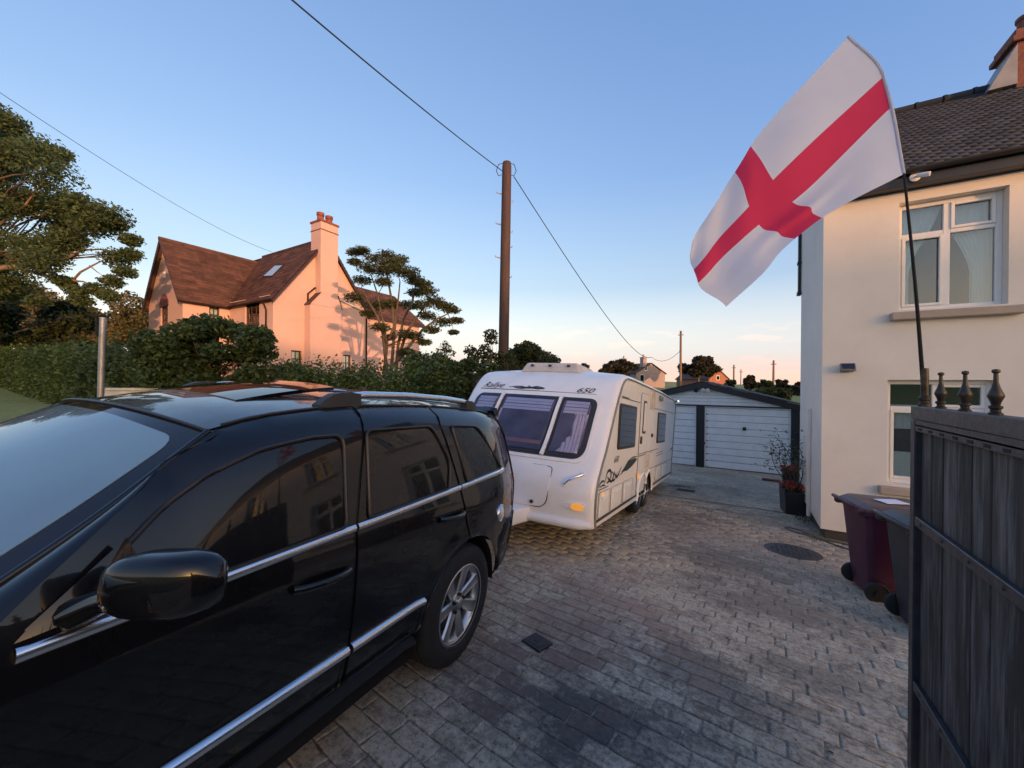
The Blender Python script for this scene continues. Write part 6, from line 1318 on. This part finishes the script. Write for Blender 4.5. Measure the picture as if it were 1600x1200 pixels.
# roofs: tile courses as real steps
def slope(name, A, B, Cc, D, rows, over=.0):
    """A-B eave, D-C ridge (quads); courses of tiles run A to B"""
    A, B, Cc, D = (Vector(p) for p in (A, B, Cc, D)); nrm = (B - A).cross(D - A).normalized()
    if nrm.z < 0: nrm = -nrm
    mb = MB(); V = []; Fc = []
    for j in range(rows):
        t0, t1 = j / rows, min(1, (j + 1.15) / rows); p = [A.lerp(D, t0) + nrm * .045, B.lerp(Cc, t0) + nrm * .045, B.lerp(Cc, t1) + nrm * .012, A.lerp(D, t1) + nrm * .012]; n = max(1, int((p[1] - p[0]).length / .55))
        for i in range(n):
            q = [p[0].lerp(p[1], i / n), p[0].lerp(p[1], (i + .985) / n), p[3].lerp(p[2], (i + .985) / n), p[3].lerp(p[2], i / n)]; dz = nrm * random.gauss(0, .004); q[0] += dz; q[1] += dz
            k = len(V); V += [tuple(x - ph0) for x in q] + [tuple(x - nrm * .045 - ph0) for x in q[:2]]; Fc += [(k, k + 1, k + 2, k + 3), (k + 4, k + 5, k + 1, k)]
    o = obj(name, np_mesh(name, np.array(V), np.array(Fc), M['tile']), ph); tag(o, kind='stuff'); mb = MB(); mb.add([A, B, Cc, D], [(0, 1, 2, 3)]); PH(mb, 'roof_deck', M['tile']); return o
ov = .28; sl1 = (RZ1 - EZ_) / (YM - Y1)
E1z = EZ_ - ov * sl1 * .6; YE = Y1 - ov * .6
# main roof, ridge along x at YM
slope('roof_tiles', (XI - 2.4, YE, E1z), (XG + ov, YE, E1z), (XG + ov, YM, RZ1), (XI - 2.4, YM, RZ1), 22); slope('roof_tiles', (XL, Y2 + .2, E1z), (XG + ov, Y2 + .2, E1z), (XG + ov, YM, RZ1), (XL, YM, RZ1), 22)
sl2 = (RZ2 - EZ_) / (XI - XM); XE = XI + .18; E2z = EZ_ - .18 * sl2
slope('roof_tiles', (XE, YF - ov, E2z), (XE, YM, E2z), (XM, YM, RZ2), (XM, YF - ov, RZ2), 22); slope('roof_tiles', (XL - .18, YF - ov, E2z), (XL - .18, YM + 2, E2z), (XM, YM + 2, RZ2), (XM, YF - ov, RZ2), 22)
mb = MB(); mb.tube([(XM, YF - ov - .02, RZ2 + .02), (XM, YM - .2, RZ2 + .02)], .11, 8); PH(mb, 'ridge', M['tile'], None, 50); mb = MB(); mb.tube([(XI - 2.4, YM, RZ1 + .02), (XG + ov, YM, RZ1 + .02)], .11, 8); PH(mb, 'ridge', M['tile'], None, 50)
def barge(a, b_, nrm, w=.20):
    a, b_ = Vector(a), Vector(b_); mb = MB(); t = Vector(nrm) * .05; dn = Vector((0, 0, -w)); V = [a, b_, b_ + dn, a + dn]; mb.add([tuple(p) for p in V] + [tuple(p + t) for p in V], [(0, 1, 2, 3), (4, 5, 6, 7), (0, 1, 5, 4), (1, 2, 6, 5), (2, 3, 7, 6), (3, 0, 4, 7)]); PH(mb, 'bargeboard', M['timber'])
for ye in (YE, Y2 + .2): barge((XG + ov - .06, ye, E1z), (XG + ov - .06, YM, RZ1), (1, 0, 0))
for xe in (XE, XL - .18): barge((xe, YF - ov + .06, E2z), (XM, YF - ov + .06, RZ2), (0, -1, 0))
mb = MB(); mb.tube([(XI + .15, YE - .05, E1z - .02), (XG + ov, YE - .05, E1z - .02)], .06, 8); mb.tube([(XE + .05, YF - ov, E2z - .02), (XE + .05, Y1 - .1, E2z - .02)], .06, 8); PH(mb, 'gutter', M['brown_pipe'], None, 50)
mb = MB(); c = aty(417, 500, Y1); mb.tube([(c.x, YE - .05, E1z - .05), (c.x + .05, Y1 - .08, E1z - .5), (c.x + .05, Y1 - .08, 0)], .045, 8); PH(mb, 'downpipe', M['brown_pipe'], None, 50)
mb = MB(); c = atx(480, 455, XG); c2 = atx(492, 453, XG); mb.tube([(XG + .08, c.y, 0), (XG + .08, c.y, c.z - .15), (XG + .08, c2.y - .05, c2.z + .1), (XG + .08, c2.y + .05, c2.z + .12)], .05, 8); PH(mb, 'downpipe', M['brown_pipe'], None, 50); mb = MB(); c = atx(573, 500, XG); mb.tube([(XG + .08, Y2 - .1, 0), (XG + .08, Y2 - .1, E1z - .1)], .05, 8); PH(mb, 'downpipe', M['brown_pipe'], None, 50)
# chimney breast and stack
cl, cr_2 = atx(485, 520, XG + .6).y, atx(534, 520, XG + .6).y; sl_, sr_ = atx(502, 430, XG + .6).y, atx(529, 430, XG + .6).y; zs = atx(500, 477, XG + .6).z; ztop = atx(512, 347, XG + .6).z
mb = MB(); mb.box(XG - .01, XG + .6, cl, cr_2, -.5, zs, .02); br = PH(mb, 'chimney_breast', M['pink'])
mb = MB(); mb.add([(XG, cl, zs), (XG + .6, cl, zs), (XG + .6, cr_2, zs), (XG, cr_2, zs), (XG, sl_, zs + .75), (XG + .55, sl_, zs + .75), (XG + .55, sr_, zs + .75), (XG, sr_, zs + .75)], [(0, 1, 5, 4), (1, 2, 6, 5), (2, 3, 7, 6), (4, 5, 6, 7)]); PH(mb, 'shoulder', M['pink'], br)
for ya, yb in ((cl - .02, sl_), (cr_2 + .02, sr_)): mb = MB(); mb.add([(XG, ya, zs + .02), (XG + .63, ya, zs + .02), (XG + .63, yb, zs + .80), (XG, yb, zs + .80), (XG, ya, zs - .06), (XG + .63, ya, zs - .06)], [(0, 1, 2, 3), (0, 4, 5, 1)]); PH(mb, 'shoulder_tiles', M['tile'], br)
mb = MB(); mb.box(XG - .45, XG + .55, sl_, sr_, zs + .3, ztop, .015); st = PH(mb, 'chimney_stack', M['pink'], br)
mb = MB(); mb.box(XG - .48, XG + .58, sl_ - .03, sr_ + .03, ztop - .55, ztop - .49, .01); mb.box(XG - .50, XG + .60, sl_ - .05, sr_ + .05, ztop - .06, ztop + .07, .015); PH(mb, 'chimney_band', M['terracotta'], br)
for t in (.25, .75): mb = MB(); mb.lathe([(.21, 0), (.18, .35), (.22, .38), (.22, .55), (.16, .55), (.16, .2)], 14, Matrix.Translation((XG + .05, sl_ + (sr_ - sl_) * t, ztop + .07))); PH(mb, 'chimney_pot', M['terracotta'], br, 40)
# skylight on the near roof slope
def onroof(px, py):
    r = at(px, py, 1) - Vector((0, 0, H)); o = Vector((0, 0, H)); n_ = Vector((0, -sl1, 1)).normalized(); p0_ = Vector((XG, YM, RZ1)) + n_ * .07; return o + r * ((p0_ - o).dot(n_) / r.dot(n_))
Q = [onroof(*q) for q in ((409, 433), (425, 432), (444, 413), (430, 414))]; n_ = Vector((0, -sl1, 1)).normalized(); mb = MB(); mb.add([tuple(q) for q in Q] + [tuple(q - n_ * .12) for q in Q], [(0, 1, 2, 3), (0, 4, 5, 1), (1, 5, 6, 2), (2, 6, 7, 3), (3, 7, 4, 0)]); skl = PH(mb, 'skylight', M['hull']); ctr = sum(Q, Vector()) / 4
mb = MB(); mb.add([tuple(ctr + (q - ctr) * .84 + n_ * .012) for q in Q], [(0, 1, 2, 3)]); PH(mb, 'pane', pm('skylight glass', (.30, .36, .40), .03, spec=1.0, var=.05), skl)
# lower extension to the right, hipped
XE0 = -22.4; ye0, ye1 = Y2 + .01, atx(655, 540, XE0).y; eze = atx(655, 506, XE0).z; XR = XE0 - 2.6; yr1 = atx(616, 463, XR).y; rze = atx(616, 463, XR).z; rze0 = rze
mb = MB(); mb.box(XE0 - 5.2, XE0, ye0, ye1, -.5, eze - .02); PH(mb, 'extension_wall', M['pink'])
slope('roof_tiles', (XE0 + .3, ye0 - .3, eze - .1), (XE0 + .3, ye1 + .3, eze - .1), (XR, yr1, rze), (XR, ye0 - .3, rze), 14); mb = MB(); mb.add([(XE0 + .3, ye1 + .3, eze - .1), (XE0 - 5.5, ye1 + .3, eze - .1), (XR, yr1, rze)], [(0, 1, 2)]); mb.add([(XE0 - 5.5, ye0, eze - .1), (XE0 - 5.5, ye1 + .3, eze - .1), (XR, yr1, rze), (XR, ye0, rze)], [(0, 1, 2, 3)]); PH(mb, 'roof_deck', M['tile'])
mb = MB(); mb.box(XE0 + .02, XE0 + .34, ye0, ye1 + .32, eze - .30, eze - .12); PH(mb, 'eaves', M['timber'])
mb = MB(); a = atx(528, 468, XG); b_ = atx(562, 484, XG); mb.tube([(XG + .1, a.y, a.z), (XG + .1, b_.y, b_.z)], .05, 8); PH(mb, 'waste_pipe', M['plastic_white'])
# ------------------------------------------------------------------ far houses
M['grey_render'] = pm('grey render', (.33, .27, .26), .85, var=.08); M['far_roof'] = pm('brown roof', (.065, .045, .042), .8, var=.2); M['far_brick'] = pm('orange brick', (.30, .13, .085), .85, var=.2, scale=3)
def farhouse(label, A, B, depth, eave, ridge, mat, wins_, chim_):
    """A-B: foot of the gable wall; the ridge runs back from it"""
    A, B = Vector(A), Vector(B); u = (B - A).normalized(); v = Vector((-u.y, u.x, 0)); L = (B - A).length; z0 = min(tz(A.x, A.y), tz(B.x, B.y)) - .3; A.z = B.z = z0
    o = empty('far_house', tuple(A)); tag(o, label, 'house'); Mx = Matrix(((u.x, v.x, 0, 0), (u.y, v.y, 0, 0), (0, 0, 1, 0), (0, 0, 0, 1)))
    e, r = eave - z0, ridge - z0; mb = MB(); mb.add([(0, 0, 0), (L, 0, 0), (L, 0, e), (L / 2, 0, r), (0, 0, e), (0, depth, 0), (L, depth, 0), (L, depth, e), (L / 2, depth, r), (0, depth, e)], [(0, 1, 2, 3, 4), (9, 8, 7, 6, 5), (0, 4, 9, 5), (1, 6, 7, 2)], Mx); mb.build('wall', mat, o)
    mb = MB(); k = .25
    for sx in (1, -1):
        X0 = L / 2; X1 = L / 2 + sx * (L / 2 + k); ze = e - k * (r - e) / (L / 2); V = [(X0, -.2, r + .02), (X1, -.2, ze + .02), (X1, depth + .2, ze + .02), (X0, depth + .2, r + .02)]; mb.add(V + [(x, y, z + .14) for x, y, z in V], [(0, 1, 2, 3), (4, 5, 6, 7), (0, 1, 5, 4), (1, 2, 6, 5), (2, 3, 7, 6)], Mx)
    rf2 = mb.build('roof', M['far_roof'], o)
    for (x, y, w_, h_) in chim_: mb = MB(); mb.box(x, x + w_, y, y + w_, r - 1.0, r + h_, .02, Mx); mb.box(x - .06, x + w_ + .06, y - .06, y + w_ + .06, r + h_, r + h_ + .14, .02, Mx); mb.tube([tuple(Mx @ Vector((x + w_ * .5, y + w_ * .5, r + h_))), tuple(Mx @ Vector((x + w_ * .5, y + w_ * .5, r + h_ + .6)))], .16, 8); mb.build('chimney', mat, rf2)
    for (x, z, w_, h_) in wins_: mb = MB(); mb.box(x, x + w_, -.05, .02, z - z0, z - z0 + h_, .01, Mx); w2_ = mb.build('window', M['plastic_white'], o); mb = MB(); mb.box(x + .1, x + w_ - .1, -.058, -.051, z - z0 + .1, z - z0 + h_ - .1, 0, Mx); mb.build('pane', M['car_glass'], w2_)
    return o
d = 66; A = at(994, 600, d); B = at(1039, 600, d + 3); farhouse('grey rendered far house with chimneys above the caravan roof', A, B, 9, at(1000, 583, d).z, at(1018, 568, d + 1).z, M['grey_render'], [(at(1013, 577, d).x * 0 + 1.9, at(1013, 579, d).z, .6, .8), (.8, at(1013, 596, d).z, 1.0, 1.2)], [(1.9, .3, .8, 1.0), (2.6, 6, .8, 1.1), (-.2, 4, .7, -.6)])
d = 74; A = at(1107, 602, d); B = at(1138, 602, d + 2); farhouse('orange brick far gable beside the round dark tree', A, B, 8, at(1107, 592, d).z, at(1119, 578, d + 1).z, M['far_brick'], [(2.0, at(1120, 594, d).z, .9, .9)], [(1.5, 4, .7, .5)])
# ------------------------------------------------------------------ trees, hedges, shrubs
rnd = random.Random(5)
# big oak on the left
poly1 = [(-150, 110), (-40, 150), (20, 190), (72, 218), (95, 280), (150, 318), (188, 345), (200, 372), (205, 400), (182, 425), (120, 405), (60, 420), (20, 465), (-60, 480), (-150, 460)]
cl1 = fillclumps(poly1, 140, 16.5, 21, .88, rnd)
cl1 += [(tuple(at(x, y, 17.5)), (.45, .45, .28)) for x, y in ((205, 398), (195, 425), (175, 440), (150, 452), (168, 462), (120, 455), (100, 440), (60, 470), (128, 470), (205, 375), (180, 350), (150, 330), (95, 240))]
bt = at(-130, 560, 18.5); big = tree('oak_tree', 'large spreading oak tree reaching in from the left', (bt.x, bt.y, tz(bt.x, bt.y)), at(-95, 330, 18.5), cl1, 900, .15, M['leaf_oak'], .42, 3, bark=M['bark'], shell=.0)
mb = MB(); b0 = Vector(big.location)
for pts, r0 in (([(-110, 430), (-40, 424), (0, 419), (50, 413), (90, 410), (115, 398), (132, 388)], .16), ([(20, 416), (60, 428), (90, 437), (115, 437), (126, 425), (148, 413), (166, 404)], .09), ([(100, 437), (130, 440), (150, 448), (165, 458)], .05), ([(-60, 380), (0, 350), (40, 320), (70, 280)], .09), ([(140, 415), (152, 425), (160, 430)], .03)):
    mb.tube([at(x, y, 17.6) - b0 for x, y in pts], [r0 * (1 - .75 * i / (len(pts) - 1)) for i in range(len(pts))], 7)
mb.build('bough', M['bark_pale'], big, smooth=60)
# dark evergreen below it
cl = fillclumps([(-120, 400), (30, 425), (60, 440), (100, 472), (140, 510), (150, 540), (60, 550), (-120, 560)], 46, 23, 27, 1.0, rnd); bt = at(-20, 575, 25)
tree('yew_tree', 'dense dark evergreen tree under the oak at the left edge', (bt.x, bt.y, tz(bt.x, bt.y)), at(-10, 470, 25), cl, 620, .30, M['leaf_dark'], .4, 8, shell=.45)
# woodland beyond the field
rng = np.random.default_rng(3); C = []
for i in range(64):
    px = rnd.uniform(40, 250); d = rnd.uniform(56, 68); top = 476 + 10 * math.sin(px * .09) + rnd.uniform(-14, 8) - (18 if px < 80 else 0); c = at(px, rnd.uniform(top + 12, 532), d); r = rnd.uniform(1.5, 2.7); C.append(((c.x, c.y, c.z), (r, r, r * .75)))
wv, wf = leafquads(cloud(C, 520, rng, .6), .55, rng); tag(obj('woodland', np_mesh('woodland', wv, wf, M['leaf_wood'])), 'brown green woodland beyond the field behind the oak', 'woodland', kind='stuff')
# left hedge line
def hp_(px, pyb, pyt, d, w): b_ = at(px, pyb, d); t = at(px, pyt, d); z = min(b_.z, tz(b_.x, b_.y)); return (b_.x, b_.y, z, t.z - z, w)
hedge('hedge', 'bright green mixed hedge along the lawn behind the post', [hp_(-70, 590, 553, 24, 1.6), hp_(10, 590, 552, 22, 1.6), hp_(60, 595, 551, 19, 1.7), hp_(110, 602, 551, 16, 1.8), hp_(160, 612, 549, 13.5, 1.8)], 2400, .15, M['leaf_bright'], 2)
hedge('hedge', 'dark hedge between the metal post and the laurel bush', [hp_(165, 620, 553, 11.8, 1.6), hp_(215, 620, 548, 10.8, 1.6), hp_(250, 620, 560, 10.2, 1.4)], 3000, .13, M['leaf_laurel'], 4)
# laurel bush in front of the pink house
cl = fillclumps([(225, 600), (222, 560), (235, 525), (255, 508), (290, 488), (322, 492), (345, 502), (365, 505), (395, 510), (412, 530), (425, 560), (450, 585), (450, 610), (300, 620)], 46, 8.3, 9.6, .34, rnd); bt = at(330, 640, 9)
lb = tree('laurel_bush', 'big dark green laurel bush before the pink house', (bt.x, bt.y, tz(bt.x, bt.y)), at(330, 560, 9), cl, 520, .13, M['leaf_laurel'], .07, 12, cat='bush', shell=.45)
C = cloud([(c, (r[0] * 1.05, r[1] * 1.05, r[2] * 1.05)) for c, r in cl if c[2] > 2.2], 5, np.random.default_rng(4), .9); foliage('blossom', C, .055, M['flower'], lb, 6, asp=1.0)
# hedge run behind the fence, ivy mound and shrubs by the pole
hedge('hedge', 'long clipped hedge above the dark fence behind the car', [hp_(425, 640, 578, 11.5, 1.3), hp_(480, 640, 577, 11, 1.3), hp_(560, 640, 584, 10.2, 1.2), hp_(640, 640, 582, 9.4, 1.2), hp_(690, 640, 574, 8.8, 1.2)], 4200, .10, M['leaf_bright'], 6)
cl = fillclumps([(655, 600), (668, 560), (690, 548), (715, 552), (745, 562), (770, 580), (790, 610), (740, 640), (680, 640)], 40, 8.0, 9.3, .28, rnd); bt = at(715, 660, 8.6); tree('ivy_mound', 'dense green mound of ivy left of the telegraph pole', (bt.x, bt.y, tz(bt.x, bt.y)), at(715, 590, 8.6), cl, 520, .095, M['leaf_laurel'], .06, 14, cat='bush')
cl = [(tuple(at(x, y, 9.2)), (.16, .16, .13)) for x, y in ((757, 545), (765, 555), (775, 560), (750, 560), (785, 558), (797, 560), (765, 575), (742, 552), (768, 530), (780, 575), (800, 572), (766, 522), (734, 548), (735, 575), (755, 585))]; bt = at(765, 660, 9.2); tree('loose_shrub', 'loose pale green shrub climbing the telegraph pole foot', (bt.x, bt.y, tz(bt.x, bt.y)), at(766, 565, 9.2), cl, 130, .085, M['leaf_shrub'], .035, 15, cat='bush')
cl = [(tuple(at(x, y, 10.5)), (.13, .13, .11)) for x, y in ((695, 538), (700, 545), (688, 548), (705, 552), (683, 555))]; bt = at(698, 640, 10.5); tree('sapling', 'thin sapling tips above the ivy mound', (bt.x, bt.y, tz(bt.x, bt.y)), at(697, 548, 10.5), cl, 60, .08, M['leaf_shrub'], .02, 16)
cl = fillclumps([(795, 590), (798, 562), (812, 546), (835, 543), (850, 552), (858, 570), (855, 590)], 24, 20, 22.5, .75, rnd); bt = at(826, 640, 21); tree('round_tree', 'rounded olive green tree right of the telegraph pole', (bt.x, bt.y, tz(bt.x, bt.y)), at(826, 570, 21), cl, 620, .20, M['leaf_shrub'], .16, 17)
cl = fillclumps([(640, 600), (645, 560), (665, 553), (690, 560), (700, 600)], 12, 17, 19, .6, rnd); bt = at(668, 640, 18); tree('garden_tree', 'yellow green shrub behind the right end of the pink house hedge', (bt.x, bt.y, tz(bt.x, bt.y)), at(668, 575, 18), cl, 500, .16, M['leaf_shrub'], .10, 18, cat='bush')
# layered multi-stem tree in front of the pink house extension
pads = [(480, 335, 50), (430, 350, 45), (430, 410, 40), (560, 395, 60), (640, 370, 60), (720, 395, 55), (520, 450, 60), (600, 470, 70), (700, 465, 70), (780, 480, 60), (480, 530, 55), (620, 540, 50), (820, 530, 55), (870, 555, 50), (900, 600, 55), (830, 610, 55), (950, 665, 60), (1010, 700, 60), (1060, 720, 50), (1090, 790, 45), (1000, 800, 60), (930, 850, 45), (790, 690, 60), (860, 690, 60), (900, 760, 55), (1070, 865, 30), (430, 640, 55), (560, 690, 80), (660, 685, 60), (520, 745, 45), (600, 835, 50), (650, 900, 40), (760, 880, 60), (820, 890, 50), (880, 930, 45), (760, 990, 40), (690, 420, 60), (650, 440, 60)]
cl = []
for x, y, w_ in pads:
    px, py = 450 + x / 4.14, 310 + y / 4.14; r = w_ / 4.14 / F * 18 * 1.25; cl.append((tuple(at(px, py, rnd.uniform(16.8, 19))), (r, r, r * .45)))
bt = at(608, 590, 18); b0 = (bt.x, bt.y, tz(bt.x, bt.y)); st_ = empty('layered_tree', b0); tag(st_, 'flat topped multi stemmed tree before the pink house extension', 'tree'); b0 = Vector(b0); mb = MB()
stems = [[(600, 590), (602, 560), (605, 540), (598, 500), (590, 460), (580, 430)], [(610, 590), (614, 545), (618, 500), (622, 470), (625, 440)], [(618, 590), (622, 540), (630, 500), (645, 470), (650, 440)], [(605, 585), (598, 520), (590, 495), (575, 470), (565, 450)], [(612, 575), (640, 540), (660, 515), (680, 500), (700, 490)], [(622, 560), (635, 520), (655, 490), (670, 470)], [(608, 530), (616, 510), (612, 470), (605, 430), (600, 410)]]
for s in stems: mb.tube([at(x, y, 18) - b0 for x, y in s], [.085 * (1 - .7 * i / (len(s) - 1)) for i in range(len(s))], 7)
rr3 = random.Random(2)
for c, r in cl:
    e = Vector(c) - b0; near = min(([at(x, y, 18) - b0 for s in stems for x, y in s[2:]]), key=lambda p: (p - e).length + (2 if p.z > e.z else 0)); limb(mb, near, e, .022, .008, rr3, .08, 4)
mb.build('trunk', M['bark'], st_, smooth=60); foliage('crown', cloud(cl, 800, np.random.default_rng(9), .05), .115, M['leaf_pine'], st_, 9, upb=1.0, asp=.45)
# far trees beyond the garage
def fartree(label, px, pyt, pyb, wpx, d, per, seed, leaf=.5, mat=None):
    c0 = at(px, pyb, d); cl = []; r_ = random.Random(seed)
    for k in range(26):
        a = r_.uniform(0, 2 * math.pi); q = math.sqrt(r_.random()); x = px + wpx * q * math.cos(a); y = (pyt + pyb) / 2 + 2 + (pyb - pyt) / 2 * q * math.sin(a); s = wpx / F * d * .30; cl.append((tuple(at(x, y, d + r_.uniform(-2, 2))), (s, s, s * .7)))
    tree('far_tree', label, (c0.x, c0.y, tz(c0.x, c0.y)), at(px, (pyt + pyb) / 2, d), cl, per, leaf, mat or M['leaf_far'], .25, seed, 'trees on the far slope')
fartree('dark rounded far tree left of the grey house', 969, 563, 586, 22, 62, 330, 31); fartree('large dark round tree right of the far grey house', 1092, 556, 592, 26, 58, 380, 32)
fartree('small far tree just over the caravan roof light', 880, 566, 580, 7, 60, 110, 33, .4); fartree('small dark far shrub left of the dark rounded tree', 912, 568, 580, 8, 60, 110, 34, .4); fartree('low dark far tree beside the round caravan roof end', 947, 574, 586, 10, 58, 140, 41, .4)
fartree('slim dark tree above the garage roof right slope', 1172, 584, 606, 8, 44, 240, 35, .35); fartree('green far tree between two slim poles', 1194, 590, 612, 12, 46, 240, 36, .35, M['leaf_shrub']); fartree('rounded far tree behind the rightmost pole', 1222, 592, 612, 11, 50, 240, 37, .35); fartree('dark far tree touching the house edge', 1246, 596, 620, 9, 46, 240, 38, .35); fartree('pale green scrub right above the garage bargeboard', 1205, 604, 626, 26, 38, 380, 39, .3, M['leaf_shrub']); fartree('small shrub between brick gable and slim pole', 1141, 590, 604, 7, 48, 200, 40, .3, M['leaf_shrub'])

# ------------------------------------------------------------------ litter and weeds on the drive
rng = np.random.default_rng(21); n = 260
lx = np.concatenate([rng.uniform(-1.4, 1.0, 110), rng.normal(-1.25, .22, 100), rng.normal(.95, .12, 50)]); ly = np.concatenate([rng.uniform(1.2, 9, 110), rng.normal(9.9, .35, 100), rng.uniform(5.5, 9.5, 50)])
V, Fq = leafquads(np.stack([lx, ly, GD(lx, ly) + .007], 1), .026, rng, upb=4.0, asp=.55)
tag(obj('leaf_litter', np_mesh('leaf_litter', V, Fq, pm('dead leaves', (.085, .055, .03), .9, var=.5, scale=40))), 'small dead leaves scattered over the drive', 'leaf litter', kind='stuff')
C = []
for x, y, k in ((1.05, 7.05, 60), (1.0, 8.2, 50), (1.02, 9.0, 50), (1.45, 14.7, 60), (-1.05, 14.72, 50), (-3.0, 14.7, 60), (1.55, 7.1, 30), (-4.6, 6, 80), (-4.6, 9, 80)):
    C.append(np.stack([rng.normal(x, .06, k), rng.normal(y, .12, k), GD(x, y) + np.abs(rng.normal(.03, .03, k))], 1))
V, Fq = leafquads(np.concatenate(C), .045, rng, upb=.2, asp=.3); tag(obj('weeds', np_mesh('weeds', V, Fq, M['leaf_hedge'])), 'small weeds along the foot of the walls', 'weeds', kind='stuff')
